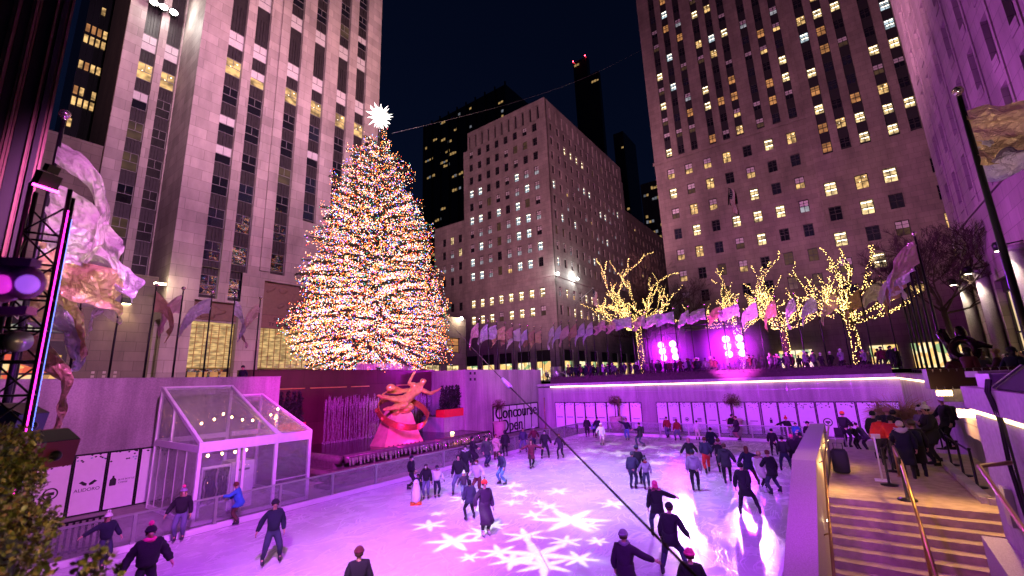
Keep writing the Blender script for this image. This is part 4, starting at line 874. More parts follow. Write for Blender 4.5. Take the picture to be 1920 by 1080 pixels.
# dry grassy bush on the right
t = thing('dry_bush', 'big straw coloured dry bush arching over the queue by the corner wall', 'bush', (1.9, 26.5, 1.5)); rg = random.Random(9); mb = MB()
bc = ony(1688, 778, 25.0)
t.location = (bc.x, bc.y, 1.4)
straw = mat('straw stems', (.34, .20, .09), .85, noise=.35, ns=9)
for i in range(900):
    a = rg.uniform(0, 2*PI); d = Vector((math.cos(a), math.sin(a), rg.uniform(.2, 1.6))).normalized(); p = bc+Vector((rg.uniform(-.15, .15), rg.uniform(-.15, .15), -.2)); pts = [p]
    for j in range(5): d = (d+Vector((rg.uniform(-.3, .3), rg.uniform(-.3, .3), -.16+rg.uniform(-.2, .1)))).normalized(); p = p+d*rg.uniform(.18, .34); pts.append(p)
    mb.tube(pts, [.010, .009, .008, .007, .005, .003], 3, cap=False)
mb.build('stems', straw, t); mb = MB(); mb.lathe([(.34, 0), (.42, .5), (.46, 1.0), (.50, 1.05), (.001, 1.04)], (bc.x, bc.y, bc.z-1.2), 16); mb.build('pot', urnm, t)
# ---------------------------------------------------------------- clear tent
tt = thing('glass_tent', 'white framed clear walled tent with sloping clear roof and string of bulbs', 'tent', (-23.3, 9.4, 0))
xb, xf = -25.9, -20.7; ya, ym, yb = 7.2, 10.15, 11.7
fr = MB(); w = .13
def post(x, y, z0, z1): fr.box(x-w/2, x+w/2, y-w/2, y+w/2, z0, z1)
for y, zt in ((ya, 5.25), (ym, 5.25), (yb, 4.75)): post(xb, y, 0, zt); post(xf, y, 0, 2.65)
for (y0_, y1_, zt) in ((ya, ym-.01, 5.25), (ym+.12, yb, 4.75)):
    fr.box(xf-.09, xf+.09, y0_-.06, y1_+.06, 2.65, 3.04); fr.box(xb-.07, xb+.07, y0_-.06, y1_+.06, zt-.10, zt+.06)
    for y in (y0_, y1_): fr.bar((xb, y, zt), (xf+.05, y, 3.0), .12, .14)
    fr.box(xb-.06, xb+.06, y0_+.07, y1_-.07, 2.72, 2.95)
for y in (ya, yb): fr.box(xb+.07, xf-.1, y-.055, y+.055, 2.66, 2.92); fr.box(xb+.07, xf-.1, y-.05, y+.05, .0, .16)
fr.box(xb+1.9, xb+2.0, ya-.05, ya+.05, 2.92, 4.4); fr.box(xb+1.9, xb+2.0, yb-.05, yb+.05, 2.92, 4.0)
fr.build('frame', M['white'], tt)
fr = MB()
for y in (ya+1.42, ya+1.64): fr.box(xf-.05, xf+.05, y-.05, y+.05, 0, 2.65)
fr.box(xf-.05, xf+.05, ym+.05, yb-.07, .0, .14); fr.box(xf-.05, xf+.05, ya+.07, ym-.07, .0, .14); fr.box(xf-.03, xf+.03, ym+.07, yb-.07, 1.05, 1.09)
for k in range(4): x = xb+.75+k*1.05; fr.box(x-.02, x+.02, ya-.02, ya+.02, .16, 2.66)
fr.build('door_frame', M['white'], tt)
for nm, q in (('roof_panel', [(xb, ya, 5.27), (xf, ya, 3.06), (xf, ym-.06, 3.06), (xb, ym-.06, 5.27)]), ('roof_panel', [(xb, ym+.12, 4.77), (xf, ym+.12, 3.06), (xf, yb, 3.06), (xb, yb, 4.77)]),
              ('wall_panel', [(xf+.02, ya, .14), (xf+.02, ym, .14), (xf+.02, ym, 2.65), (xf+.02, ya, 2.65)]), ('wall_panel', [(xf+.02, ym, .14), (xf+.02, yb, .14), (xf+.02, yb, 2.65), (xf+.02, ym, 2.65)]),
              ('wall_panel', [(xb, ya, .16), (xf, ya, .16), (xf, ya, 2.66), (xb, ya, 2.66)]), ('gable_panel', [(xb, ya+.01, 2.9), (xf, ya+.01, 2.9), (xb, ya+.01, 5.2)]), ('gable_panel', [(xb, yb, 2.9), (xf, yb, 2.9), (xb, yb, 4.7)]),
              ('back_panel', [(xb, ya, 2.95), (xb, ym, 2.95), (xb, ym, 5.15), (xb, ya, 5.15)]), ('back_panel', [(xb, ym, 2.95), (xb, yb, 2.95), (xb, yb, 4.65), (xb, ym, 4.65)]), ('wall_panel', [(xb, yb, .16), (xf, yb, .16), (xf, yb, 2.66), (xb, yb, 2.66)])):
    mb = MB(); a, b, c = Vector(q[0]), Vector(q[1]), Vector(q[2]); nrm = (b-a).cross(c-a).normalized()
    mb.prism(q, nrm*.012); mb.build(nm, M['clear'], tt)
bul = glow('string bulb', (1, .55, .16), 55)
sl = thing('string_lights', 'string of small warm bulbs hanging inside the clear tent', 'string lights', (-23, 9.3, 3.2)); mb = MB(); pts = []
cord = [onx(*p, -23.0) for p in ((352, 790), (378, 792), (402, 784), (419, 774), (435, 780), (455, 785), (474, 786), (508, 776), (521, 765))]
mb.tube(cord, .012, 5); mb.build('cord', M['black'], sl)
b0 = MB(); b0.ball((0, 0, -.05), (.045, .045, .055), 8, 6); me = b0.mesh('bulb', bul)
for p in cord: part('bulb', me, sl, Vector(p)-sl.location)
cord = [onx(*p, -20.95) for p in ((390, 852), (417, 848), (441, 845), (462, 841))]
sl2 = thing('string_lights', 'short row of warm bulbs under the front eave of the clear tent', 'string lights', cord[1]); mb = MB(); mb.tube(cord, .012, 5); mb.build('cord', M['black'], sl2)
for p in cord: part('bulb', me, sl2, Vector(p)-sl2.location)
# things stored in the tent
t = thing('storage_cabinet', 'white storage cabinet standing inside the clear tent', 'cabinet', (-22.0, 9.2, 0)); mb = MB(); mb.box(-22.6, -21.5, 8.75, 9.65, .1, 2.0); mb.build('body', M['white'], t); mb = MB(); mb.box(-21.495, -21.47, 8.8, 9.6, .2, 1.9); mb.build('door', M['white'], t)
mb = MB(); mb.box(-21.468, -21.46, 9.0, 9.45, 1.62, 1.70); mb.build('print', M['ink'], t)
t = thing('skate_rack', 'open rack of dark hanging skates and cables in the clear tent', 'rack', (-21.3, 8.3, 0)); mb = MB(); rg = random.Random(4)
for y in (7.6, 8.62): mb.box(-21.5, -21.4, y, y+.05, .1, 1.95)
mb.box(-21.5, -21.4, 7.6, 8.67, 1.9, 1.98); mb.box(-21.5, -21.4, 7.6, 8.67, .5, .55); mb.build('rack_frame', M['white'], t); mb = MB()
for i in range(26): y = 7.7+rg.random()*.85; z = 1.85; pts = [(-21.42+rg.uniform(-.06, .06), y+rg.uniform(-.06, .06), z-j*.24*rg.uniform(.8, 1.1)) for j in range(6)]; mb.tube(pts, rg.uniform(.02, .05), 6)
mb.build('hanging_gear', M['blackm'], t)
# penguin skating aid
q = onz(780, 945); t = thing('skating_aid', 'white penguin shaped skating aid with orange feet in front of the small child', 'skating aid', (q.x, q.y, .004), math.atan2(-q.x, q.y)); k = [(.17, .05), (.20, .2), (.20, .45), (.155, .68), (.125, .78), (.12, .88), (.06, .97), (.001, .985)]
mb = MB(); mb.lathe(k, (0, 0, 0), 14, 0); o = part('body', mb.mesh('body', M['white']), t)
mb = MB(); mb.lathe([(r*1.03, z) for r, z in k[1:]], (0, .03, 0.005), 14, 0); part('back', mb.mesh('back', M['blackm']), t)
mb = MB(); mb.box(-.24, .24, -.26, .22, 0, .04); mb.ball((-.11, -.18, .06), (.09, .14, .05), 8, 5); mb.ball((.11, -.18, .06), (.09, .14, .05), 8, 5); part('feet', mb.mesh('feet', cloth('orange')), t)
mb = MB(); mb.lathe([(.03, 0), (.001, .09)], (0, 0, 0), 8); mb.v = [(x, -.12-z, .84+y) for x, y, z in mb.v]; part('beak', mb.mesh('beak', cloth('orange')), t)
mb = MB(); mb.tube([(-.24, .02, .72), (-.26, .2, .8), (.26, .2, .8), (.24, .02, .72)], .02, 6); part('handle', mb.mesh('handle', M['black']), t)
# ---------------------------------------------------------------- stairs and landing on the right
mb = MB(); xs0, xs1 = -.72, 3.4
mb.box(xs0, xs1, 14.6, 23.6, -.03, 1.75)
for i in range(1, 12): mb.box(xs0, xs1, 14.6-.31*i, 14.6-.31*(i-1), -.03, 1.75-.15*i)
mb.build('stairs', M['step'], kind='structure')
swp = [( -.75, 22.9), (-1.25, 22.9), (-1.25, 8.0), (-.75, 8.0)]
t = thing('stair_wall', 'thick granite wall between the ice and the stairs', 'wall', (-1, 17, 0)); mb = MB()
mb.prism([(x-.02, y, -.03) for x, y in [(-.76, 22.9), (-1.28, 22.9), (-1.28, 13.5), (-.76, 13.5)]][::-1], (0, 0, 2.83)); 
mb.prism([(-1.28, 13.5, -.03), (-1.28, 13.5, 2.8), (-1.28, 5, .4), (-1.28, 5, -.03)], (.5, 0, 0)); mb.build('wall', M['granite_s'], t)
lampb = glow('small rail lamp', (1, .75, .35), 25)
mb = MB(); mb.tube([(-.66, 22.6, 2.75), (-.66, 14.4, 2.65), (-.66, 9.5, .55)], .03, 8); 
for y, z in ((21, 2.7), (18, 2.68), (14.6, 2.64), (12, 1.6)): mb.tube([(-.78, y, z-.05), (-.66, y, z)], .015, 6)
mb.build('handrail', M['bronze'], t)
for y, z in ((19.5, 2.62), (15.0, 2.58), (12.6, 1.75)):
    mb = MB(); mb.ball((-.69, y, z-.06), (.03, .06, .03), 8, 5); mb.build('rail_lamp', lampb, t)
# middle handrail
t = thing('handrail', 'bronze handrail running down the middle of the stairs', 'handrail', (.8, 15, 1.75)); mb = MB()
top = onz(1690, 882, 2.35)
ra = [Vector((1.0, 18.2, 2.62)), Vector((.92, 15.2, 2.62)), Vector((.80, 9.8, .05+.85))]
mb.tube(ra, .034, 10); mb.build('rail', M['bronze'], t)
for p, zb in ((ra[0], 1.75), (ra[1], 1.75), (ra[1].lerp(ra[2], .45), 1.75-.15*7), (ra[2], .1)):
    mb = MB(); mb.tube([(p.x, p.y, p.z), (p.x, p.y, zb)], .03, 8); mb.lathe([(.07, 0), (.07, .02), (.03, .04)], (p.x, p.y, zb), 10); mb.build('rail_post', M['bronze'], t)
# right wall with light strip
t = thing('court_wall', 'near granite wall on right with bright light strip and hanging cables', 'wall', (2.2, 7, 0)); mb = MB()
mb.box(1.68, 2.25, 2.0, 10.4, -.03, 4.18); mb.box(1.60, 2.3, 2.0, 10.45, 4.28, 4.62); mb.build('wall', M['granite'], t)
mb = MB(); mb.box(1.635, 1.68, 2.0, 10.4, 4.215, 4.255); mb.build('light_strip', M['led'], t)
mb = MB(); mb.prism([(1.68, 10.3, -.03), (1.68, 10.3, 2.35), (1.68, 9.0, 2.2), (1.68, 4.0, .8), (1.68, 4.0, -.03)], (-.28, 0, 0)); mb.build('plinth', M['granite_s'], t)
mb = MB()
for k in range(3):
    y = 8.4+k*.10; pts = [(1.64, y+.3, 4.75), (1.57, y+.12, 4.6), (1.62, y+.1, 4.2), (1.6, y-.02+.12*math.sin(k), 3.7), (1.63, y+.14, 3.2), (1.62, y-.05, 2.8), (1.63, y+.1, 2.5)]
    mb.tube(pts, .016, 6)
mb.build('hanging_cable', M['blackm'], t)
mb = MB(); mb.box(1.60, 1.68, 9.3, 9.55, 2.75, 3.25); mb.build('wall_box', M['steel'], t)
t = thing('handrail', 'bright bronze handrail beside near right wall', 'handrail', (1.3, 9, 2)); mb = MB(); a = onx(1836, 874, 1.25); b = onx(1918, 990, 1.25); c = onx(1850, 868, 1.4)
mb.tube([Vector((1.6, a.y+.3, a.z+.02)), a, a.lerp(b, .5), b, b+(b-a)*.6], .026, 8); mb.build('rail', M['bronze'], t)
# back wall of the landing with box lamps, and the low kerb across the landing
bw = thing('court_wall', 'granite wall with lit box lamp behind the queue, under the dark planter', 'wall', (3.4, 16, 0)); mb = MB(); mb.box(3.4, 4.6, 15.6, 16.2, -.03, 4.3); mb.build('wall', M['granite'], bw)
mb = MB(); mb.box(2.25, 4.6, 10.4, 15.6, -.03, .0); 
# kerb
mb = MB(); k0, k1 = onz(1770, 870, 1.75), onz(1852, 945, 1.75); mb.bar(k0+Vector((0, 0, .06)), k1+Vector((0, 0, .06)), .22, .16); mb.bar(k1+Vector((0, 0, .06)), k1+Vector((.9, .1, .06)), .22, .16); mb.build('kerb', M['granite'], label='low granite kerb across the stair landing beside the queue barriers', cat='kerb')
for p, lb in (((1770, 737), 'square lit box lamp up on the wall behind the man in flat cap'), ((1815, 776), 'bright square box lamp at the end of near right wall')):
    q = ony(*p, 15.55 if p[0] < 1800 else 13.0); t = thing('box_lamp', lb, 'lamp', q); mb = MB(); mb.box(q.x-.16, q.x+.16, q.y-.04, q.y+.06, q.z-.07, q.z+.09); mb.build('housing', M['steel'], t); mb = MB(); mb.box(q.x-.14, q.x+.14, q.y-.06, q.y-.045, q.z-.06, q.z+.06); mb.build('lens', glow('box lamp lens', (1, .72, .3), 22), t)
# queue stanchions
smb = MB(); smb.lathe([(.20, 0), (.20, .03), (.05, .05), (.032, .06), (.032, .96), (.04, .97), (.04, 1.0), (.001, 1.01)], (0, 0, 0), 14); bm_ = smb.mesh('stanchion', M['black'])
sp = [onz(*p, 1.75) for p in ((1668, 910), (1702, 938), (1675, 884), (1785, 872), (1808, 892), (1834, 914), (1768, 842))]
lbs = ['left of the two red jackets', 'at the head of the steps', 'behind the red jackets', 'right of the long black coats', 'in the middle of the right-hand rope line', 'nearest the right wall', 'furthest back on the right']
hub = None
for i, (p, lb) in enumerate(zip(sp, lbs)):
    o = bpy.data.objects.new('stanchion', bm_); COL.objects.link(o); o.location = p; tag(o, 'black queue stanchion with flat round foot ' + lb, 'stanchion', 'queue stanchions on the landing')
for a, b, lb in ((3, 4, 'black belt between the first two right-hand stanchions'), (4, 5, 'black belt between the last two right-hand stanchions'), (6, 3, 'black belt at the back of the right-hand stanchions'), (0, 2, 'black belt between the left stanchions')):
    mb = MB(); A, B = sp[a]+Vector((0, 0, .93)), sp[b]+Vector((0, 0, .93)); mb.bar(A, B, .012, .06); mb.build('queue_belt', M['blackm'], label=lb, cat='queue belt')
q = onz(1655, 901, 1.75); t = thing('sign_stand', 'white sign on thin white pole with flat base left of the queue', 'sign', q); mb = MB(); mb.tube([q, q+Vector((0, 0, 1.25))], .022, 8); mb.box(q.x-.18, q.x+.18, q.y-.18, q.y+.18, q.z, q.z+.02); mb.build('pole', M['white'], t)
mb = MB(); mb.obox(q+Vector((.04, 0, 1.24)), (.22, .03, .2), Matrix.Rotation(.9, 3, 'X')); mb.build('plate', M['white'], t)
q = onz(1580, 888, 1.75); t = thing('bag', 'big black rolling bag standing against the stair wall', 'bag', (q.x, q.y, q.z)); mb = MB()
mb.loft([[(q.x+w*math.copysign(abs(math.cos(2*PI*j/16))**.6, math.cos(2*PI*j/16)), q.y+d*math.copysign(abs(math.sin(2*PI*j/16))**.6, math.sin(2*PI*j/16)), q.z+z) for j in range(16)] for z, w, d in ((.04, .19, .16), (.08, .22, .19), (.4, .23, .2), (.65, .22, .18), (.74, .17, .12))])
mb.build('body', M['blackm'], t); mb = MB(); mb.tube([(q.x-.12, q.y, q.z+.7), (q.x-.12, q.y, q.z+.92), (q.x+.12, q.y, q.z+.92), (q.x+.12, q.y, q.z+.7)], .014, 6); mb.build('handle', M['black'], t)
q = onz(1578, 838, 1.2); t = thing('wheelchair', 'folded wheelchair at back of the landing', 'wheelchair', (q.x, q.y, 1.2)); mb = MB()
for dx in (-.2, .2): mb.tube([(q.x+dx, q.y+.28*math.cos(2*PI*i/18), 1.5+.28*math.sin(2*PI*i/18)) for i in range(19)], .02, 6)
mb.build('wheel', M['steel'], t); mb = MB(); mb.box(q.x-.2, q.x+.2, q.y-.2, q.y+.2, 1.66, 1.72); mb.box(q.x-.2, q.x+.2, q.y+.2, q.y+.25, 1.66, 2.1); mb.build('seat', M['blackm'], t)
# ---------------------------------------------------------------- buildings
WC = {}
ORI = {'E': (Vector((0, 1, 0)), Vector((1, 0, 0))), 'S': (Vector((1, 0, 0)), Vector((0, -1, 0))), 'W': (Vector((0, -1, 0)), Vector((-1, 0, 0)))}
def win_mb(mb, w, h, ori, var, c=(0, 0, 0), fm=0, frame_thin=True):
    """one window: sash frame, mullions, panes or blind; origin in the middle of the opening"""
    r, n = ORI[ori]; c = Vector(c); u = Vector((0, 0, 1))
    def rect(x0, x1, z0, z1, d, mi): mb.add([c+r*x0+u*z0+n*d, c+r*x1+u*z0+n*d, c+r*x1+u*z1+n*d, c+r*x0+u*z1+n*d], [(0, 1, 2, 3)], mi)
    def bar(x0, x1, z0, z1, d=.07):
        a = c+r*x0+u*z0; mb.prism([a, a+r*(x1-x0), a+r*(x1-x0)+u*(z1-z0), a+u*(z1-z0)], n*d, 0)
    f = .055 if frame_thin else .095; W, Hh = w/2, h/2
    bar(-W, -W+f, -Hh, Hh); bar(W-f, W, -Hh, Hh); bar(-W+f, W-f, Hh-f, Hh); bar(-W+f, W-f, -Hh, -Hh+f); e_ = .03 if frame_thin else .06; bar(-W+f, W-f, -e_, e_, .06); bar(-e_*.8, e_*.8, e_, Hh-f, .05)
    if not frame_thin: bar(-e_*.8, e_*.8, -Hh+f, -e_, .05); bar(-W+f, W-f, Hh*.5-.03, Hh*.5+.03, .045)
    if var == 'grid': bar(-.025, .025, -Hh+f, -.03, .05)
    lo, hi = (-Hh+f, -.03), (.03, Hh-f); x0, x1 = -W+f, W-f
    a = 1; b = 1
    if var == 'half': b = 2
    if var == 'blind': a = b = 2
    rect(x0, x1, *lo, .02, a); rect(x0, x1, *hi, .02, b)
    if var == 'lamp':
        rg = random.Random(int(w*100+h*10)); 
        for k in range(2): mb.octa(c+r*(w*(.25-.4*k))+u*(h*(.32-.3*k))+n*.03, .07, 2)
    if var == 'strip': rect(x0+.1, x1-.1, hi[1]-.28*h*.5, hi[1]-.16*h*.5, .03, 2); rect(x0+.2, x1-.05, lo[1]-.22*h*.5, lo[1]-.12*h*.5, .03, 2)
def win_mesh(w, h, ori, var, pane, frame='frame'):
    k = (round(w, 2), round(h, 2), ori, var, pane, frame)
    if k not in WC:
        mb = MB(); win_mb(mb, w, h, ori, var, frame_thin=frame == 'frame'); WC[k] = mb.mesh('window', [M[frame], M[pane], M['lampw'] if var in ('lamp', 'strip') else M['blind']])
    return WC[k]
STYLES = {'dark': ('', 'glass_d'), 'blue': ('', 'glass_b'), 'half': ('half', 'glass_d'), 'blind': ('blind', 'glass_d'), 'warm1': ('lamp', 'warm1'), 'warm2': ('strip', 'warm2'), 'warm3': ('', 'warm3'), 'cool1': ('strip', 'cool1'), 'cool2': ('half', 'cool2'), 'dim': ('', 'dim'), 'warmh': ('half', 'warm1'), 'warmg': ('', 'warm2'), 'dimh': ('half', 'dim')}
def put_windows(root, lst, frame='frame', limit=100):
    """lst: (pos, w, h, orientation, style); the hundred largest to the eye become parts, the rest one mesh"""
    def size(e): d = (Vector(e[0])-CAM).length; return -e[1]*e[2]/d/d
    lst = sorted(lst, key=size); rest = {}
    for i, (p, w, h, ori, stl) in enumerate(lst):
        var, pane = STYLES[stl]
        if i < limit: part('window', win_mesh(w, h, ori, var, pane, frame), root, Vector(p)-root.location)
        else: rest.setdefault('all', []).append((p, w, h, ori, var, pane))
    if rest:
        mb = MB(); mats = [M[frame]]; idx = {}
        for p, w, h, ori, var, pane in rest['all']:
            t = MB(); win_mb(t, w, h, ori, var, p, frame_thin=frame == 'frame')
            for key in (pane, 'lampw' if var in ('lamp', 'strip') else 'blind'):
                if key not in idx: idx[key] = len(mats); mats.append(M[key])
            mp = {0: 0, 1: idx[pane], 2: idx['lampw' if var in ('lamp', 'strip') else 'blind']}
            o = len(mb.v); mb.v += t.v; mb.f += [[o+i for i in f] for f in t.f]; mb.m += [mp[q] for q in t.m]; mb.s += t.s
        mb.build('further_windows', mats, root, kind='stuff')
def wall_grid(mb, ori, plane, a0, a1, z0, z1, cols, rows, depth=.35, mi=0, back=True, bmi=0):
    """stone front with real openings: piers between the columns, bands between the rows"""
    def bx(p, q, s, t, d0=0, d1=depth, m=mi):
        if q-p < 1e-4 or t-s < 1e-4: return
        if ori == 'E': mb.box(plane-d1, plane-d0, p, q, s, t, m)
        elif ori == 'W': mb.box(plane+d0, plane+d1, p, q, s, t, m)
        else: mb.box(p, q, plane+d0, plane+d1, s, t, m)
    cols = sorted(cols); prev = a0
    for c, w in cols: bx(prev, c-w/2, z0, z1); prev = c+w/2
    bx(prev, a1, z0, z1)
    for c, w in cols:
        pz = z0
        if not rows: continue
        for zc, h in sorted(rows): bx(c-w/2, c+w/2, pz, zc-h/2, .003); pz = zc+h/2
        bx(c-w/2, c+w/2, pz, z1, .003)
    if back: bx(a0, a1, z0, z1, depth, depth+.3, bmi)
RB = random.Random(21)
def pick(d):
    x = RB.random()*sum(d.values())
    for k, v in d.items():
        x -= v
        if x <= 0: return k
    return k
ribs_m = M['spandrel']
def spandrel(mb, ori, plane, a, w, z0, z1):
    """ribbed metal panel between two windows of a strip"""
    n = 5
    for i in range(n):
        x0 = a-w/2+w*i/n; x1 = x0+w/n*(.5 if i in (2, 3) else .9); d = .07 if i in (2, 3) else .02
        if ori == 'E': mb.box(plane-.1, plane+d, x0, x1, z0, z1, 0)
        else: mb.box(x0, x1, plane-d, plane+.1, z0, z1, 0)
# ---- tower on the left with tall window strips
T1 = thing('office_tower', 'tall pink limestone tower with dark vertical window strips behind the Christmas tree', 'building', (-58, 22, GZ))
ys = [16.6, 19.2, 23.2, 26.5, 30.0, 32.9]; sw = 1.65
mb = MB(); wl = []
starts = [14.3, 14.3, 17.9, 25.2, 25.2, 25.2]
zt = 92; P1 = -50.0
prev = 13.2
for yv, s0 in zip(ys, starts):
    mb.box(P1-.7, P1, prev, yv-sw/2, 17.5, zt); mb.box(P1-.7, P1-.003, yv-sw/2, yv+sw/2, 17.5, max(17.51, s0)); prev = yv+sw/2
mb.box(P1-.7, P1, prev, 36.1, 17.5, zt); mb.box(P1-12, P1-.7, 13.2, 36.1, 12, zt)
# slim vertical offsets in the stone
for yv in (21.2,): mb.box(P1, P1+.28, yv, 24.9-3.0+.25, 18, zt)
# base with two deep entrance bays
for a, b in ((13.2, 15.5), (19.6, 21.9), (30.5, 36.1)): mb.box(P1-.7, P1, a, b, GZ, 17.5)
mb.box(P1-.7, P1-.004, 15.5, 19.6, 14.05, 14.3); mb.box(P1-.7, P1-.003, 15.5, ys[0]-sw/2, 14.3, 17.5); mb.box(P1-.7, P1-.003, ys[0]+sw/2, ys[1]-sw/2, 14.3, 17.5); mb.box(P1-.7, P1-.003, ys[1]+sw/2, 19.6, 14.3, 17.5); mb.box(P1-.7, P1-.003, 21.9, 30.5, 17.0, 17.5)
mb.box(P1-12, P1-2.4, 13.2, 36.1, GZ, 12)
mb.build('wall', M['lime'], T1)
spm = []
for yv, s0 in zip(ys, starts):
    sm = MB(); sm.box(P1-.62, P1-.5, yv-sw/2, yv+sw/2, s0, zt)
    for k in range(0, 22):
        zc = 15.7+3.64*k
        if zc-1.05 < s0 or zc > zt-2: continue
        if k in (9, 15): spandrel(sm, 'E', P1-.45, yv, sw, zc-1.05, zc+1.05); continue
        if k == 7: stl = 'warm1' if RB.random() < .75 else 'warmh'
        elif k == 8 or k == 10: stl = 'blind'
        elif k <= 2 and yv < 20: stl = 'blue'
        else: stl = pick({'dark': 5, 'half': 1.2, 'blue': 1.2, 'warmh': .5, 'dim': .9})
        wl.append(((P1-.42, yv, zc), sw-.02, 2.08, 'E', stl))
        spandrel(sm, 'E', P1-.45, yv, sw, zc+1.06, zc+3.64-1.05)
    sm.build('spandrel_strip', M['spandrel'], T1)
put_windows(T1, wl)
# tree reflections are left to the glass; entrance bays
gl = litwin('lit cast glass', (1, .66, .25), .55, .5, (1, 1.3, 3.2))
for a, b, zr, z2, nm in ((15.5, 19.6, 12.2, 14.05, 'low'), (21.9, 30.5, 13.3, 17.0, 'high')):
    mb = MB(); mb.box(P1-1.2, P1-.9, a, b, 7.4, zr-.02 if nm == 'low' else 11.8); mb.build('cast_glass', gl, T1)
    mb = MB()
    for i in range(int((b-a)/.65)+1): y = a+.02+i*(b-a-.06)/int((b-a)/.65); mb.box(P1-.9, P1-.82, y, y+.05, 7.4, 11.8)
    z = 7.4
    while z < 11.8: mb.box(P1-.9, P1-.84, a, b, z, z+.05); z += .42
    mb.build('grille', M['bronze'], T1)
    mb = MB(); mb.box(P1-1.0, P1-.55, a, b, zr if nm == 'low' else 13.3, z2); rg = random.Random(8)
    for k in range(7 if nm == 'low' else 10):   # plain carved relief
        y = a+.5+(b-a-1)*rg.random(); zz = (zr if nm == 'low' else 13.5)+(z2-zr)*rg.uniform(.25, .75); mb.ball((P1-.55, y, zz), (.12, rg.uniform(.4, .9), rg.uniform(.15, .4)), 10, 6, 0, Matrix.Rotation(rg.uniform(-.7, .7), 3, 'X'))
    mb.build('relief', mat('brown relief stone', (.20, .12, .10), .7), T1)
    mb = MB(); mb.box(P1-1.5, P1-1.2, a, b, GZ, 7.3); mb.build('doorway', M['glass_d'], T1)
    mb = MB()
    for i in range(4): y = a+.5+i*(b-a-1.2)/3; mb.box(P1-1.19, P1-1.15, y, y+.7, GZ+.3, 7.0)
    mb.build('door_light', M['warm3'], T1)
mb = MB(); mb.box(P1-.9, P1-.6, 21.9, 30.5, 11.8, 13.28); mb.build('inscription_band', mat('inscription stone', (.22, .12, .11), .7), T1)
mb = MB(); put_text(mb, 'SHALL BE THE STABILI', .52, (P1-.59, 26.0, 12.85), YV, ZV, .02); put_text(mb, 'TY OF THY TIMES', .52, (P1-.59, 25.0, 12.25), YV, ZV, .02); mb.build('inscription', M['ink'], T1)
# ---- set-back wing of the same tower, with floodlights
T2 = thing('office_tower', 'narrower set-back limestone wing with two window strips and three white floodlights', 'building', (-62, 10.5, GZ))
P2 = -56.5; mb = MB(); wy = (10.35, 12.4); w2 = 1.35; prev = 8.25
for yv in wy: mb.box(P2-.6, P2, prev, yv-w2/2, 16.4, zt); mb.box(P2-.6, P2-.003, yv-w2/2, yv+w2/2, 16.4, 16.9); prev = yv+w2/2
mb.box(P2-.6, P2, prev, 13.2, 16.4, zt); mb.box(P2-9.4, P2-.6, 8.9, 13.2, 16.4, zt); mb.build('wall', M['lime'], T2)
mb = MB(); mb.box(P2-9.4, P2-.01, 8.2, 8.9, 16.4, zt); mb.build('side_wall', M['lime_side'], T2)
wl = []
for yv in wy:
    sm = MB(); sm.box(P2-.58, P2-.5, yv-w2/2, yv+w2/2, 16.95, zt)
    for k in range(0, 20):
        zc = 18.2+3.64*k; 
        if zc > zt-2: continue
        stl = 'warm1' if k == 6 else ('blind' if k == 7 else pick({'dark': 4, 'half': 1.5, 'blue': 1.5, 'warmh': 1.0, 'dim': 1}))
        if k in (8, 9): spandrel(sm, 'E', P2-.45, yv, w2, zc-1.05, zc+2.6); continue
        wl.append(((P2-.42, yv, zc), w2-.02, 2.08, 'E', stl)); spandrel(sm, 'E', P2-.45, yv, w2, zc+1.06, zc+2.58)
    sm.build('spandrel_strip', M['spandrel'], T2)
put_windows(T2, wl)
fx = [onx(*p, P2+1.2) for p in ((289, 4), (307, 13), (326, 23))]
mb = MB(); mb.tube([fx[0]+Vector((-.3, -.6, .1)), fx[2]+Vector((-.3, .6, .1))], .06, 8); mb.bar(fx[1]+Vector((-1.5, 0, -.1)), fx[1]+Vector((-.3, 0, .1)), .1); mb.build('floodlight_arm', M['black'], T2)
fl_m = glow('floodlight face', (1, .98, .86), 60)
for p in fx:
    mb = MB(); mb.ball(p, (.28, .38, .30), 10, 6, 0); mb.obox(p+Vector((-.25, 0, .1)), (.3, .75, .6), None, 1); mb.build('floodlight', [fl_m, M['black']], T2)
# ---- shop front block at the foot of the wing
T3 = thing('shop_building', 'low stone block at left with two lit shop floors under a dark sign band', 'building', (-56, 6, GZ))
P3 = -53.0; mb = MB(); mb.box(P3-8, P3, 7.7, 13.2, GZ, 16.4); mb.box(P3-8, P3, -12, 7.7, 13.1, 16.0); mb.box(P3-8, P3-.1, -12, 7.7, 9.7, 10.35); mb.box(P3-8, P3-1.2, -12, 7.7, GZ, 13.1); mb.box(P3-8.5, P3-4, -12, 8.2, 16, 30); mb.build('wall', M['lime_b'], T3)
mb = MB(); mb.box(P3-.12, P3+.02, 7.42, 7.7, GZ, 13.1); mb.box(P3-.3, P3-.02, -12, 7.42, 8.55, 9.7)
for y in (5.4, 2.6, -.6): mb.box(P3-.3, P3-.05, y, y+.12, 10.35, 13.1)
for y in (5.9, 3.2, .5): mb.box(P3-.3, P3-.05, y, y+.22, GZ, 8.55)
mb.box(P3-.3, P3-.05, -12, 7.42, 12.95, 13.1); mb.box(P3-.3, P3-.06, -12, 7.42, 10.35, 10.45); mb.box(P3-.3, P3-.06, -12, 7.42, 6.9, 7.05); mb.build('shop_frame', M['frame_d'], T3)
mb = MB(); mb.box(P3-.6, P3-.4, -12, 7.42, 10.35, 13.1); mb.build('upper_shop_window', shopmat('upper shop interior', [(.25, .2, .2), (.6, .55, .5), (.35, .3, .3), (.9, .8, .6), (.2, .16, .18), (.4, .45, .4)], .55, 1.2), T3)
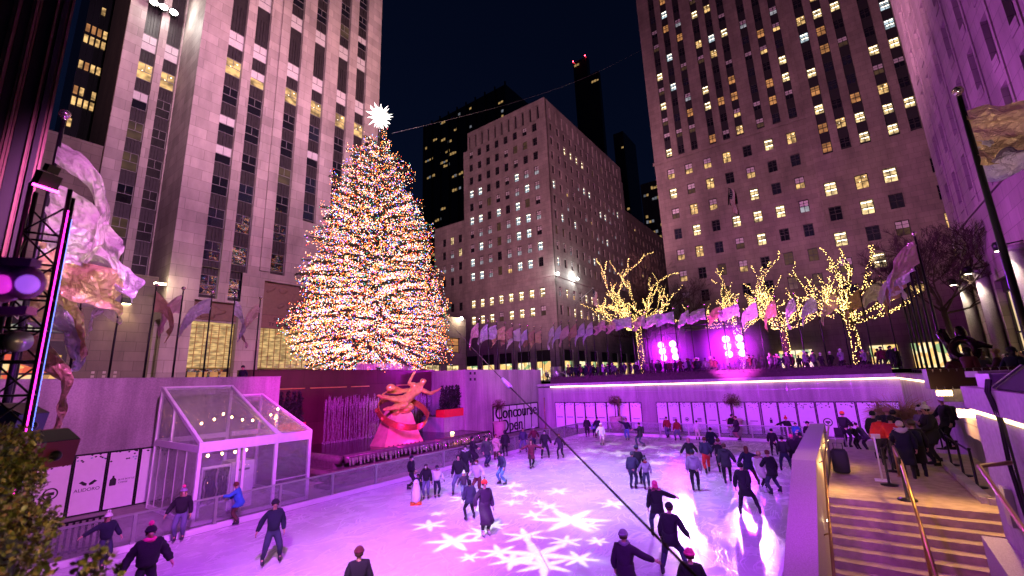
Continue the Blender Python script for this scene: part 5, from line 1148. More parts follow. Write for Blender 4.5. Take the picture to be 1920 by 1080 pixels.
mb = MB(); mb.box(P3-.6, P3-.4, -12, 7.42, GZ, 8.55); mb.build('lower_shop_window', shopmat('lower shop interior', [(1, .62, .2), (1, .75, .35), (.9, .2, .08), (1, .55, .18), (.8, .12, .06), (1, .85, .5), (.5, .25, .1)], 1.0, 1.6), T3)
mb = MB(); put_text(mb, 'SCHWARZ', .72, (P3-.01, 4.15, 9.1), YV, ZV, .02, sx=1.25); mb.build('sign_lettering', mat('pale sign letters', (.6, .5, .42), .4), T3)
mb = MB(); e = [(P3+.0, 4.1+1.15*math.cos(t*PI/10), 11.55+.62*math.sin(t*PI/10)) for t in range(20)]; mb.prism(e, (.04, 0, 0)); mb.build('oval_sign', M['blackm'], T3)
mb = MB(); put_text(mb, 'NG', .75, (P3+.05, 4.55, 11.55), YV, ZV, .02); mb.build('oval_sign_lettering', mat('grey sign letters', (.35, .32, .33), .5), T3)
mb = MB(); 
for k in range(3):
    for q in range(3):
        if (k, q) != (2, 0): mb.box(P3-.02, P3+.012, 9.4+k*.75, 9.62+k*.75, 6.25+q*.36, 6.46+q*.36)
mb.build('vent_block', mat('pale vent block', (.5, .42, .38), .7), T3)
mb = MB(); q = onx(237, 564, P3); mb.box(P3, P3+.3, q.y-.35, q.y+.35, q.z-.3, q.z+.25); mb.build('wall_lamp_housing', M['black'], T3)
mb = MB(); mb.box(P3+.02, P3+.28, q.y-.3, q.y+.3, q.z-.33, q.z-.305); mb.build('wall_lamp_lens', glow('wall lamp lens', (1, .78, .42), 30), T3); WL1 = Vector((P3+.5, q.y, q.z-.4))
q = onx(303, 532, P1+.4); mb = MB(); mb.box(q.x-.3, q.x+.1, q.y-.5, q.y+.35, q.z-.06, q.z+.06); mb.build('ledge_lamp', glow('ledge lamp lens', (1, .85, .5), 22), T2)
# ---- low wing right of the Christmas tree
T4 = thing('low_building', 'low limestone wing with lit shop windows right of the Christmas tree', 'building', (-54, 46, GZ))
mb = MB(); wall_grid(mb, 'E', -50, 36.1, 55, GZ, 15.8, [(38.5, 3), (43, 3), (47.6, 3), (52, 3)], [(6.7, 2.6), (11.2, 2.4)], .4, bmi=0); mb.box(-60, -50.7, 36.1, 55, GZ, 15.7); mb.build('wall', M['lime_b'], T4)
wl = [((-50.33, y, z), 2.98, h, 'E', st_) for y in (38.5, 43, 47.6, 52) for z, h, st_ in ((6.7, 2.56, 'warmg'), (11.2, 2.36, 'warm3'))]; put_windows(T4, wl, 'frame_d')
q = onx(865, 597, -49.6); mb = MB(); mb.ball(q, (.25, .3, .25), 8, 6); mb.build('floodlight', fl_m, T4)
# ---- middle office block
T5 = thing('office_building', 'square limestone office block with corner towards the rink and rows of small windows', 'building', (-60, 95, GZ))
rows = [20.0, 24.1]+[31.1+3.72*k for k in range(10)]; mb = MB()
cs_ = [-49.9-2.9*k for k in range(8)]; cy = [82.4+3.15*k for k in range(14)]
rr = [(z, 2.15) for z in rows]
wall_grid(mb, 'S', 80, -72.8, -46.6, 11.5, 66.2, [(c, 1.35) for c in cs_], rr, .4)
wall_grid(mb, 'E', -46.6, 80.4, 126.7, 11.5, 66.2, [(c, 1.25) for c in cy], rr, .4)
cs2 = [-48.9-2.2*k for k in range(11)]; cy2 = [82.6+2.9*k for k in range(15)]
wall_grid(mb, 'S', 80.25, -71.5, -46.85, 66.2, 71.6, [(c, .8) for c in cs2], [(68.4, 3.6)], .5, bmi=1); wall_grid(mb, 'E', -46.85, 80.75, 126.5, 66.2, 71.6, [(c, .8) for c in cy2], [(68.4, 3.6)], .5, bmi=1)
mb.box(-72, -47.6, 81, 126, 11.5, 71.2); mb.box(-73, -46.4, 79.8, 127, 27.3, 27.9)
gx_ = [-50.4-5.1*k for k in range(6)]; gy_ = [84+6.2*k for k in range(7)]
wall_grid(mb, 'S', 79.8, -79.5, -46.4, GZ, 11.5, [(c, 3.6) for c in gx_], [(8.3, 6.4)], .5); wall_grid(mb, 'E', -46.4, 80.3, 127, GZ, 11.5, [(c, 3.9) for c in gy_], [(8.3, 6.4)], .5)
cs3 = [-74.6-2.9*k for k in range(3)]
wall_grid(mb, 'S', 80.2, -84, -72.8, 11.5, 47, [(c, 1.3) for c in cs3], [(z, 2.15) for z in rows if z < 45], .4)
mb.build('wall', [M['lime_d'], M['glass_d']], T5)
wl = []
for i, z in enumerate(rows):
    for j, c in enumerate(cs_):
        st_ = ('warm2' if RB.random() < .8 else 'dimh') if i < 2 else pick({'dark': 2.4, 'cool2': 2.8, 'cool1': 2.6, 'warmh': .8, 'half': 1.2, 'dim': 1}) if i < 9 else pick({'dark': 6, 'half': 1, 'dim': .6})
        wl.append(((c, 80.33, z), 1.33, 2.13, 'S', st_))
    for j, c in enumerate(cy):
        st_ = 'warm2' if (i == 10 and 2 <= j <= 5) or (i < 2 and RB.random() < .6) else pick({'dark': 3.6, 'cool2': 1.5, 'cool1': 1.4, 'half': 1, 'warmh': .8, 'dim': .8}) if i < 9 else pick({'dark': 6, 'dim': .5})
        wl.append(((-46.93, c, z), 1.23, 2.13, 'E', st_))
    if z < 45:
        for c in cs3: wl.append(((c, 80.53, z), 1.28, 2.13, 'S', pick({'dark': 3, 'cool2': 1, 'warmg': .6})))
put_windows(T5, wl, 'frame_d')
sh2 = shopmat('bright shop interior', [(1, .66, .22), (1, .78, .4), (1, .6, .2), (.85, .5, .16), (.3, .45, .2), (1, .85, .55)], 1.25, .9)
for c in gx_:
    mb = MB(); mb.box(c-1.78, c+1.78, 80.2, 80.28, GZ, 9.4); mb.build('shop_window', sh2, T5); mb = MB(); mb.box(c-1.78, c+1.78, 80.1, 80.2, 9.0, 11.4); mb.box(c-.04, c+.04, 80.1, 80.2, GZ, 9); mb.build('shop_frame', M['frame_d'], T5)
for c in gy_:
    mb = MB(); mb.box(-46.88, -46.8, c-1.9, c+1.9, GZ, 9.4); mb.build('shop_window', sh2, T5); mb = MB(); mb.box(-46.8, -46.7, c-1.9, c+1.9, 9.0, 11.4); mb.build('shop_frame', M['frame_d'], T5)
FL2 = []
for p, n_ in (((1046, 513), 'S'), ((1083, 523), 'E')):
    q = ony(*p, 79.2) if n_ == 'S' else onx(*p, -45.6); mb = MB(); mb.ball(q, .30, 8, 6); mb.bar(q, (-46.6, q.y, q.z-.5) if n_ == 'E' else (q.x, 79.8, q.z-.5), .1, mi=1); mb.build('floodlight', [glow('bluish floodlight', (.85, 1, .9), 60), M['black']], T5); FL2.append(q)
q = onx(1083, 566, -46.0); tip = onx(1112, 540, -42.5)
FG = thing('flagpole', 'slanted flagpole with an American flag on the middle office block', 'flagpole', q); mb = MB(); mb.tube([(-46.6, q.y, q.z-.4), tip], [.09, .06], 8); mb.ball(tip, .16, 8, 6); mb.build('pole', M['steel'], FG)
def usflag(base, w, h, drop, label=None, parent=None, rx=1):
    mb = MB(); b = Vector(base)
    def fn(u, v): return b + Vector((rx*(v*w*.35+.12*math.sin(u*9)), v*w*.3+.15*math.sin(u*7+v*4), -u*h-v*drop))
    for i in range(13):
        for j in range(18):
            if j > 10 or i < 6 or True:
                ca = (j < 8 and i < 7)
                q = [fn(j/18, i/13), fn((j+1)/18, i/13), fn((j+1)/18, (i+1)/13), fn(j/18, (i+1)/13)]; mb.add(q, [(0, 1, 2, 3)], 2 if ca else i % 2)
    for i in range(5):
        for j in range(5): p = fn((j+.7)/12, (i+.6)/10); mb.octa(p, .05, 1)
    return mb.build('flag', [cloth('darkred'), cloth('white'), cloth('navy')], parent)
usflag(Vector(tip).lerp(Vector((-46.6, q.y, q.z-.4)), .06), 2.4, 3.8, .8, parent=FG)
# ---- tall tower on the right
T6 = thing('office_tower', 'broad dark limestone tower on right with many lit windows behind the bare lit trees', 'building', (-4, 96, GZ))
PY = 91.0; mb = MB(); lo = [-22.5, -19.9, -17.2, -13.6, -11.0, -8.5, -4.9, -2.2, .5]; hi_ = [4.45, 7.05, 9.7, 13.45, 16.15, 19.5, 22]
pc = [-22.6, -18.9, -15.2, -11.5, -7.8, -4.1, -.4]; pr = [3.8, 8.1, 11.8, 17.6]; rw_ = [47.75-4.55*k for k in range(8)]; rx_ = [36.0-4.6*k for k in range(5)]
wall_grid(mb, 'S', PY, -25.8, 2.2, 51.5, 132, [(c, 1.3) for c in lo], [], .5, back=False)
for c in lo: mb.box(c-.66, c+.66, PY+.5, PY+.8, 51.5, 132, 0)
wall_grid(mb, 'S', PY, -25.8, 2.2, GZ, 51.49, [(c, 1.5) for c in pc], [(z, 2.3) for z in rw_ if z > 12], .4)
wall_grid(mb, 'S', PY-.6, 2.2, 26, 42.5, 132, [(c, 1.45) for c in hi_], [], .5, back=False); wall_grid(mb, 'S', PY-.6, 2.2, 26, GZ, 42.49, [(c, 1.8) for c in pr], [(z, 2.5) for z in rx_ if z > 14], .4)
mb.box(-25.6, 26, PY+.8, PY+16, GZ, 132); mb.box(-26.1, 2.2, PY-.25, PY, 50.6, 51.2)
mb.build('wall', M['lime_b'], T6); wl = []
# black channels behind the strips come from dark spandrels
for c, z0_, wv, pl in [(c, 51.5, 1.3, PY) for c in lo]+[(c, 42.5, 1.45, PY-.6) for c in hi_[:6]]:
    sm = MB(); sm.box(c-wv/2+.01, c+wv/2-.01, pl+.46, pl+.499, z0_, 130); z = z0_+1.3; k = 0
    while z < 118:
        litp = .36 if pl == PY else .46
        if pl != PY and z < 50: stl = pick({'warm2': 3, 'warm1': 1, 'dark': .6, 'warm3': 1})
        elif RB.random() < litp: stl = pick({'warm1': 2, 'warm2': 2, 'warm3': 1.0, 'cool1': .6, 'warmh': 1})
        else: stl = pick({'dark': 2.5, 'cool2': .35, 'dimh': 1.2, 'half': 1.0, 'blue': 1})
        wl.append(((c, pl+.36, z), wv-.02, 1.9, 'S', stl)); sm.box(c-wv/2+.01, c+wv/2-.01, pl+.34, pl+.5, z+.96, z+3.8-.96); z += 3.8; k += 1
    sm.build('spandrel_strip', M['blackm'], T6)
for z in rw_:
    if z < 12: continue
    for c in pc: wl.append(((c, PY+.33, z), 1.48, 2.28, 'S', pick({'warm2': 2.8, 'warmh': 2.2, 'warm1': 1.2, 'dark': 1.3, 'blue': 1.2, 'cool2': .5, 'dimh': 1.4}) if z > 27 else pick({'dark': 2, 'dim': 2, 'warmh': .6, 'dimh': 1})))
for z in rx_:
    if z < 14: continue
    for c in pr: wl.append(((c, PY-.6+.33, z), 1.78, 2.48, 'S', pick({'warm2': 1.8, 'warm1': 1, 'warmh': 1.2, 'cool2': 1, 'dark': 1.2, 'dimh': 1, 'blue': .8})))
put_windows(T6, wl, 'frame_d')
for a, b in ((-8, -3), (4.5, 8), (9.5, 15)): mb = MB(); mb.box(a, b, PY-.75, PY-.62, GZ, 8.6); mb.build('shop_window', sh2, T6)
mb = MB()
for a in (-8, -5.5, -3, 4.5, 6.2, 8, 9.5, 12.2, 15): mb.box(a-.06, a+.06, PY-.85, PY-.75, GZ, 8.7)
mb.build('shop_frame', M['frame_d'], T6)
q = ony(1366, 352, 88.5); FG2 = thing('flagpole', 'flagpole with dark drooping American flag on the right tower', 'flagpole', q); mb = MB(); mb.tube([(q.x-.8, PY, q.z-2.5), q], [.1, .06], 8); mb.build('pole', M['black'], FG2); usflag(q, 2.2, 5.0, .5, parent=FG2)
# ---- near building at the right edge
T7 = thing('office_building', 'purple lit limestone building at right edge with narrow windows and lit shop fronts', 'building', (14, 35, 3.8))
PX = 9.3; cw_ = [22.4, 25.6, 28.8, 31.9, 35.0, 38.2, 41.5, 44.7, 47.4]; rz = [18.1+4.2*k for k in range(8)]; mb = MB()
wall_grid(mb, 'W', PX, 8, 49.6, 15.4, 50, [(c, 1.0) for c in cw_], [(z, 2.6) for z in rz], .45)
for c in cw_: mb.box(PX-.07, PX, c-1.0, c-.75, 15.4, 50); 
for c in cw_:
    for z in rz: mb.box(PX-.05, PX+.45, c-.5, c+.5, z-1.9, z-1.301)
mb.box(PX-.12, PX, 8, 49.6, 15.3, 15.5); mb.box(PX, PX+.6, 8, 49.6, 10.4, 15.4); mb.box(PX+.6, PX+10, 8, 49.6, 3.8, 50); mb.box(PX, PX+.8, 46.6, 49.6, 3.8, 10.4)
for y in (20, 27.5, 34.8, 42.2): mb.box(PX, PX+.6, y, y+1.5, 3.8, 10.4)
for a, b in ((21.5, 27.5), (29, 34.8), (36.3, 42.2), (43.7, 46.6)): mb.box(PX+.02, PX+.6, a, b, 3.8, 4.9)
mb.build('wall', M['lime_d'], T7)
put_windows(T7, [((PX+.33, c, z), .98, 2.58, 'W', 'warmh' if (z < 20 and c in (31.9, 47.4)) else pick({'dark': 5, 'blue': 1})) for c in cw_ for z in rz], 'frame_d')
cream = litwin('cream shop interior', (1, .72, .38), .85, .25, (.5, .5, .5))
for a, b in ((21.5, 27.5), (29, 34.8), (36.3, 42.2), (43.7, 46.6)):
    mb = MB(); mb.box(PX+.5, PX+.58, a, b, 4.9, 9.6); mb.build('shop_window', cream, T7); mb = MB(); n = max(2, int((b-a)/1.2)); mb.box(PX+.3, PX+.59, a, b, 9.6, 10.4)
    for k in range(n+1): y = a+(b-a-.12)*k/n; mb.box(PX+.38, PX+.49, y, y+.12, 4.9, 9.6)
    mb.box(PX+.38, PX+.48, a, b, 6.9, 7.0); mb.build('shop_frame', M['frame_d'], T7)
for y in (28.2, 35.5, 42.9, 47.9):
    mb = MB(); mb.tube([(PX-.35, y, 3.8), (PX-.35, y, 11.2)], .36, 18); mb.lathe([(.5, 0), (.5, .25), (.4, .3)], (PX-.35, y, 3.8), 18); mb.lathe([(.4, 0), (.48, .1), (.48, .3)], (PX-.35, y, 11.1), 18); mb.build('column', M['granite'], T7)
    mb = MB(); mb.lathe([(.20, 0), (.26, .35), (.18, .5), (.001, .5)], (PX-1.0, y-.25, 11.2), 12, 0); mb.bar((PX-1.0, y-.2, 11.5), (PX, y-.2, 11.6), .06, mi=0); mb.lathe([(.18, 0), (.001, .01)], (PX-1.0, y-.25, 11.18), 12, 1); mb.build('column_lamp', [M['black'], glow('column lamp lens', (1, .85, .6), 25)], T7)
# ---- fluted pier at the left edge
T8 = thing('fluted_pier', 'close fluted bronze brown building front at left edge lit magenta from below', 'building', (-14.6, -3, 3.4)); mb = MB(); rg = random.Random(2)
mb.box(-16.5, -14.35, -9, 1.02, 3.4, 34)
y = 1.06
for wd, dp, col in [(.05, .10, 0), (.04, .04, 0), (.09, .2, 1), (.03, .05, 0), (.05, .16, 0), (.20, .02, 1), (.04, .10, 0), (.05, .16, 0), (.04, .08, 0), (.14, .02, 1), (.06, .18, 0), (.05, .08, 0), (.26, .0, 1), (.10, .22, 0), (.3, .0, 1)]*3:
    mb.box(-14.35, -14.2+dp, y-wd, y-.004, 3.4, 34, col); y -= wd+.008
mb.build('fluting', [mat('brown bronze flute', (.30, .13, .11), .45, .35, noise=.2), mat('dark bronze recess', (.035, .018, .03), .5)], T8)
# ---- far dark towers
def far_tower(label, pts, y, depth, es, seed, name='skyscraper', dens=.12, fl=4.0, bw=2.4, wmats=('farw', 'farc'), ribs=True, tops=None):
    """dark tower whose near face spans pts = (left px, right px, top px row) at distance y"""
    (xl, xr, yt) = pts; a, b = ony(xl, yt, y), ony(xr, yt, y); x0, x1, zt_ = a.x, b.x, a.z
    t = thing(name, label, 'building', ((x0+x1)/2, y, GZ)); mb = MB(); mb.box(x0, x1, y+.4, y+depth, GZ, zt_)
    if ribs:
        n = max(2, int((x1-x0)/9))
        for i in range(n+1): xx = x0+(x1-x0)*i/n; mb.box(xx-.45, xx+.45, y-.6, y+.4, GZ, zt_+2)
    mb.build('wall', M['far'], t); rg = random.Random(seed); rest = []
    z = 20
    while z < zt_-4:
        run = 0
        x = x0+1.5
        while x < x1-2.5:
            if run <= 0 and rg.random() < dens*.5: run = rg.randint(1, 4)
            if run > 0: rest.append((x, z, rg.random())); run -= 1
            x += bw
        z += fl
    rest.sort(key=lambda e: -e[1]); mb = MB(); 
    for i, (x, z, k) in enumerate(rest):
        o = mb if i >= 90 else MB()
        mi = 0 if k < .7 else 1; o.box(x, x+bw*.8, y+.25, y+.395, z, z+fl*rg.uniform(.35, .55), mi)
        if i < 90: o.build('lit_window', [M[wmats[0]], M[wmats[1]]], t)
    if mb.v: mb.build('further_windows', [M[wmats[0]], M[wmats[1]]], t, kind='stuff')
    return t, x0, x1, zt_
M['far'] = mat('dark glass curtain wall', (.012, .013, .018), .3, noise=.2, ns=.2)
far_tower('black ribbed glass skyscraper behind the middle office block with rows of yellow lights', (795, 950, 238), 230, 60, 1, 3, dens=.13)
t, x0, x1, zt_ = far_tower('very thin black skyscraper far behind with two red lamps on its roof', (1074, 1100, 118), 420, 8, 1, 4, dens=.03, ribs=False, fl=6, bw=3.5)
redl = glow('red warning lamp', (1, .02, .04), 60)
for x in (x0+1, x1-1): mb = MB(); mb.ball((x, 419, zt_+.8), .6, 6, 4); mb.build('warning_lamp', redl, t)
far_tower('slim black skyscraper just right of the very thin one, gold lights up its side', (1101, 1122, 142), 405, 6, 1, 5, dens=.10, ribs=False, fl=5, bw=3)
far_tower('narrow dark tower peeking over the right shoulder of the middle office block', (1149, 1168, 252), 330, 30, 1, 6, dens=.04, ribs=False)
far_tower('dark stepped tower with tiny gold windows seen between the two big office buildings', (1200, 1250, 346), 260, 40, 1, 7, dens=.5, ribs=False, fl=3.6, bw=1.7)
t = thing('office_building', 'dark plain continuation of office block fading back to the right', 'building', (-55, 140, GZ)); mb = MB(); wall_grid(mb, 'E', -47.5, 127.2, 168, GZ, 58, [(130+3.4*k, 1.4) for k in range(11)], [(12+3.8*k, 2.1) for k in range(12)], .4); mb.box(-60, -48.3, 127.2, 168, GZ, 57.5); mb.build('wall', M['lime_b'], t)
put_windows(t, [((-47.83, 130+3.4*k, 12+3.8*q), 1.38, 2.08, 'E', pick({'dark': 7, 'dim': 1, 'warmh': .5})) for k in range(11) for q in range(12)], 'frame_d')
t = thing('skyscraper', 'dark tower at far left with small amber windows between fluted pier and limestone wing', 'building', (-84, 8, GZ)); mb = MB(); mb.box(-90, -80, 7.35, 14, GZ, 80)
for k in range(4): mb.box(-80, -79.8, 7.35+k*.62, 7.43+k*.62, GZ, 80)
mb.build('wall', M['far'], t); rg = random.Random(12)
for z in (24.5, 27.5, 30.5, 33.4, 36.6, 38.4, 42, 45.4, 47.1, 51.2, 55.5, 57.3, 61):
    for k in range(4):
        if rg.random() < .72: mb = MB(); y = 7.7+k*.62; mb.box(-79.95, -79.82, y-.2, y+.2, z-.6, z+.6); mb.build('lit_window', M['warm1' if rg.random() < .7 else 'warm3'], t)
# ---------------------------------------------------------------- the Christmas tree
TX, TY = -37.0, 26.9
prof = []
for py, l, r in ((238, 694, 724), (270, 678, 742), (300, 663, 756), (350, 641, 774), (400, 614, 790), (450, 592, 805), (500, 578, 818), (550, 560, 828), (600, 546, 838), (640, 553, 836), (668, 590, 815), (684, 640, 770)):
    p = onx((l+r)/2, py, TX); dep = (p-CAM).dot(FW); prof.append((p.z, (r-l)/2*dep/F*(.90 if py > 560 else .95)))
prof.sort()
def trad(z):
    if z <= prof[0][0]: return prof[0][1]
    for (z0, r0), (z1, r1) in zip(prof, prof[1:]):
        if z <= z1: return r0+(r1-r0)*(z-z0)/(z1-z0)
    return max(.05, prof[-1][1]*(1-(z-prof[-1][0])/1.0))
rg = random.Random(77)
XT = thing('christmas_tree', 'huge Christmas tree covered in thousands of coloured lights with white star on top', 'Christmas tree', (TX, TY, GZ))
wood = MB(); fol = MB(); bl = MB()
zb, ztp = prof[0][0], prof[-1][0]+.3
wood.tube([(TX, TY, GZ), (TX, TY, 14), (TX, TY, 24), (TX, TY, ztp)], [.55, .42, .24, .04], 10); wood.build('trunk', M['wood'], XT); wood = MB()
cols = [0]*10+[1]*6+[2]*4+[3]*2+[4]*3+[5]*2+[6]*1
nb = 620; ang = 0
toC = Vector((-TX, -TY, 0)).normalized()
for i in range(nb):
    t = (i+.5)/nb; z = zb+.3+(ztp-zb-.3)*(1-(1-t)**.62) if False else zb+.2+(ztp-zb-.4)*(1-math.sqrt(1-t*.995)); ang += 2.39996+rg.uniform(-.2, .2)
    Rr = trad(z)*rg.choice((.62, .78, .9, .97, 1.0, 1.04, 1.10))
    if rg.random() < .12: Rr *= rg.uniform(1.05, 1.2)
    d = Vector((math.cos(ang), math.sin(ang), 0)); sd = Vector((-d.y, d.x, 0)); facing = d.dot(toC)
    tl_ = rg.uniform(-.16, .16); up0 = .16-.30*(1-(z-zb)/(ztp-zb)); pts = []
    for k in range(6):
        s = k/5; pts.append(Vector((TX, TY, z+.35))+d*Rr*s+Vector((0, 0, Rr*((up0+tl_)*s-.13*s*s+.05*s**3))))
    wood.tube(pts, [.07*(1-s/5.6)*min(1, Rr/4+.3) for s in range(6)], 4, cap=False)
    n = int(14+30*Rr/8)
    for k in range(n):
        s = .22+.78*(k+rg.random())/n; a = min(4.999, s*5); q = pts[int(a)].lerp(pts[int(a)+1], a-int(a)); wd = .62*(1-s*.55)*min(1, Rr/3+.25)
        for sg in (1, -1):
            e = q+(d*rg.uniform(.3, .8)+sd*sg*rg.uniform(.5, 1)+Vector((0, 0, rg.uniform(-.45, .2))))*wd
            m_ = (q+e)/2; wv = Vector((0, 0, 1))*rg.uniform(.05, .11)+sd*rg.uniform(-.04, .04)
            fol.add([q, m_+wv, e, m_-wv], [(0, 1, 2, 3)], 0); fol.add([q, m_+d*.09, e, m_-d*.09], [(0, 1, 2, 3)], 0)
    nbulb = int((18+104*Rr/8)*(1.0 if facing > -.25 else .35))
    for k in range(nbulb):
        s = 1-.72*rg.random()**1.25; a = min(4.999, s*5); q = pts[int(a)].lerp(pts[int(a)+1], a-int(a)); wd = .75*(1.02-s*.7)
        q = q+sd*rg.uniform(-1, 1)*wd+Vector((0, 0, rg.uniform(-.95, .75)*min(1, .3+Rr/5)))+d*rg.uniform(-.1, .15)
        bl.octa(q, rg.choice((.021, .025, .029, .034)), rg.choice(cols))
wood.build('boughs', M['wood'], XT); fol.build('needles', mat('spruce needles', (.055, .070, .038), .75, noise=.4, ns=3), XT)
BC = [((1, .30, .05), 12), ((1, .66, .44), 12), ((1, .06, .03), 10), ((.04, .62, .34), 7), ((.10, .16, 1), 11), ((.40, .72, 1), 9), ((1, .12, .48), 9)]
bl.build('light_bulbs', [glow('tree bulb %d' % i, c, s*.92) for i, (c, s) in enumerate(BC)], XT, kind='stuff')
# star
sp_ = onx(711, 219, TX); mb = MB(); rg = random.Random(6); mb.ball(sp_, .55, 12, 8)
for i in range(64):
    zc = 1-2*(i+.5)/64; a = i*2.39996; d = Vector((math.sqrt(1-zc*zc)*math.cos(a), math.sqrt(1-zc*zc)*math.sin(a), zc)); ln = rg.choice((1.0, 1.35, 1.6)); u_ = d.orthogonal().normalized(); v_ = d.cross(u_); c = sp_+d*.35
    mb.add([c+u_*.17, c+v_*.17, c-u_*.17, c-v_*.17, sp_+d*ln], [(0, 1, 4), (1, 2, 4), (2, 3, 4), (3, 0, 4)], 0)
mb.tube([(TX, TY, ztp-.5), sp_], .06, 6, 1); so = mb.build('star', [glow('crystal star', (1, .97, .88), 3.2), M['steel']], XT)
# drum planter round the foot
t = thing('tree_planter', 'round magenta lit railing drum round the foot of the Christmas tree', 'planter', (TX+4.2, TY, GZ)); mb = MB()
a, b = onx(640, 688, -33), onx(752, 686, -33)
mb.loft([[(-34.5+1.6*math.cos(q), TY-.3+2.9*math.sin(q), z) for q in [2*PI*i/36 for i in range(36)]] for z in (GZ, 6.75, 6.8, 7.0)], 0, False)
mb.build('drum', mat('pale drum', (.6, .45, .5), .5), t); mb = MB()
for i in range(64): q = 2*PI*i/64; mb.box(-34.5+1.65*math.cos(q)-.03, -34.5+1.65*math.cos(q)+.03, TY-.3+2.96*math.sin(q)-.03, TY-.3+2.96*math.sin(q)+.03, 5.6, 7.1)
mb.build('slats', M['white'], t)
# ---------------------------------------------------------------- bare trees wound with lights
bw_ = glow('warm string bulb', (1, .66, .20), 9); barkm = M['wood']
def bare_tree(label, base, zf, ztop, spread, seed, lit=True, group=None, n0=6, sc=1.0, name='street_tree'):
    t = thing(name, label, 'tree', base, 0, group); rg = random.Random(seed); tr = MB(); br = MB(); bl = MB(); base = Vector(base)
    def wind(p0, p1, r, step):
        d = p1-p0; n = max(1, int(d.length/step)); u = d.normalized().orthogonal().normalized(); v = d.normalized().cross(u)
        for k in range(n):
            a = rg.uniform(0, 6.28); q = p0+d*((k+rg.random())/n)+(u*math.cos(a)+v*math.sin(a))*(r+.035); bl.octa(q, rg.uniform(.023, .036), 0)
    fork = Vector((base.x+rg.uniform(-.2, .2), base.y, zf)); mid = base.lerp(fork, .5)+Vector((rg.uniform(-.15, .15), 0, 0)); tr.tube([base, mid, fork], [.34*sc, .27*sc, .24*sc], 9)
    if lit:
        for p, q in ((base, mid), (mid, fork)):
            for _ in range(5): wind(p, q, .27*sc, .16)
    def grow(p, d, ln, r, lv):
        pts = [p]; k = 5
        for j in range(k):
            d = (d+Vector((rg.uniform(-.28, .28), rg.uniform(-.28, .28), rg.uniform(-.14, .22)))).normalized(); p = p+d*ln/k; pts.append(p)
        br.tube(pts, [max(.008, r*(1-.55*j/k)) for j in range(k+1)], 6 if lv < 2 else 4, cap=False)
        if lit:
            for a, b in zip(pts, pts[1:]): wind(a, b, r*.7, .11 if lv < 1 else .115 if lv < 2 else .13)
            if lv == 0:
                for a, b in zip(pts, pts[1:]): wind(a, b, r*.7, .16)
        if lv < (3 if lit else 4):
            for j in range(2, k+1):
                for _ in range(1 if lit else 2):
                    if rg.random() < ((.85, .5, .12)[lv] if lit else .8):
                        e = (d+Vector((rg.uniform(-1, 1), rg.uniform(-1, 1), rg.uniform(-.3, .75)))).normalized(); grow(pts[j], e, ln*rg.uniform(.38, .6), r*.5, lv+1)
    for i in range(n0):
        a = 2*PI*i/n0+rg.uniform(-.35, .35); el = rg.choice((.1, .3, .5, .8, 1.1)); d = Vector((math.cos(a)*math.cos(el), math.sin(a)*math.cos(el), math.sin(el))); ln = spread*(1-el/1.57)+(ztop-zf)*.8*(el/1.57)
        grow(mid.lerp(fork, rg.uniform(.7, 1)), d, ln*rg.uniform(.8, 1.05), .11*sc, 0)
    grow(fork, Vector((0, 0, 1)), (ztop-zf)*.8, .12*sc, 0)
    tr.build('trunk', barkm, t); br.build('branches', barkm, t)
    if lit: bl.build('light_bulbs', bw_, t, kind='stuff')
    return t
G_ = 'bare trees wound with warm lights'
for px, yy, zf, ztop, sp, sd, lb in ((1207, 50, 11.4, 18.2, 5.2, 31, 'bare tree wound with warm lights at left, standing apart near the middle office block'), (1390, 56, 9.8, 16.6, 3.5, 35, 'bare tree wound with warm lights whose trunk is behind the right stage lights'),
                                     (1483, 50, 9.4, 15.4, 3.2, 39, 'bare lit tree with forked trunk, third from the left'), (1611, 47, 9.6, 14.9, 4.0, 36, 'bare lit tree furthest right with widest branches')):
    q = ony(px, 690, yy); bare_tree(lb, (q.x, q.y, GZ), zf, ztop, sp, sd, True, G_, 11)
q = ony(1225, 690, 66); bare_tree('unlit bare street tree with fine reddish twigs behind the leftmost lit tree', (q.x, q.y, GZ), 11, 22, 6, 41, False, None, 7, 1.1)
q = ony(1792, 650, 44); bare_tree('unlit dark bare tree by the lit shop fronts on the right', (q.x, q.y, 3.8), 9.2, 14.5, 4.2, 43, False, None, 6, .7)
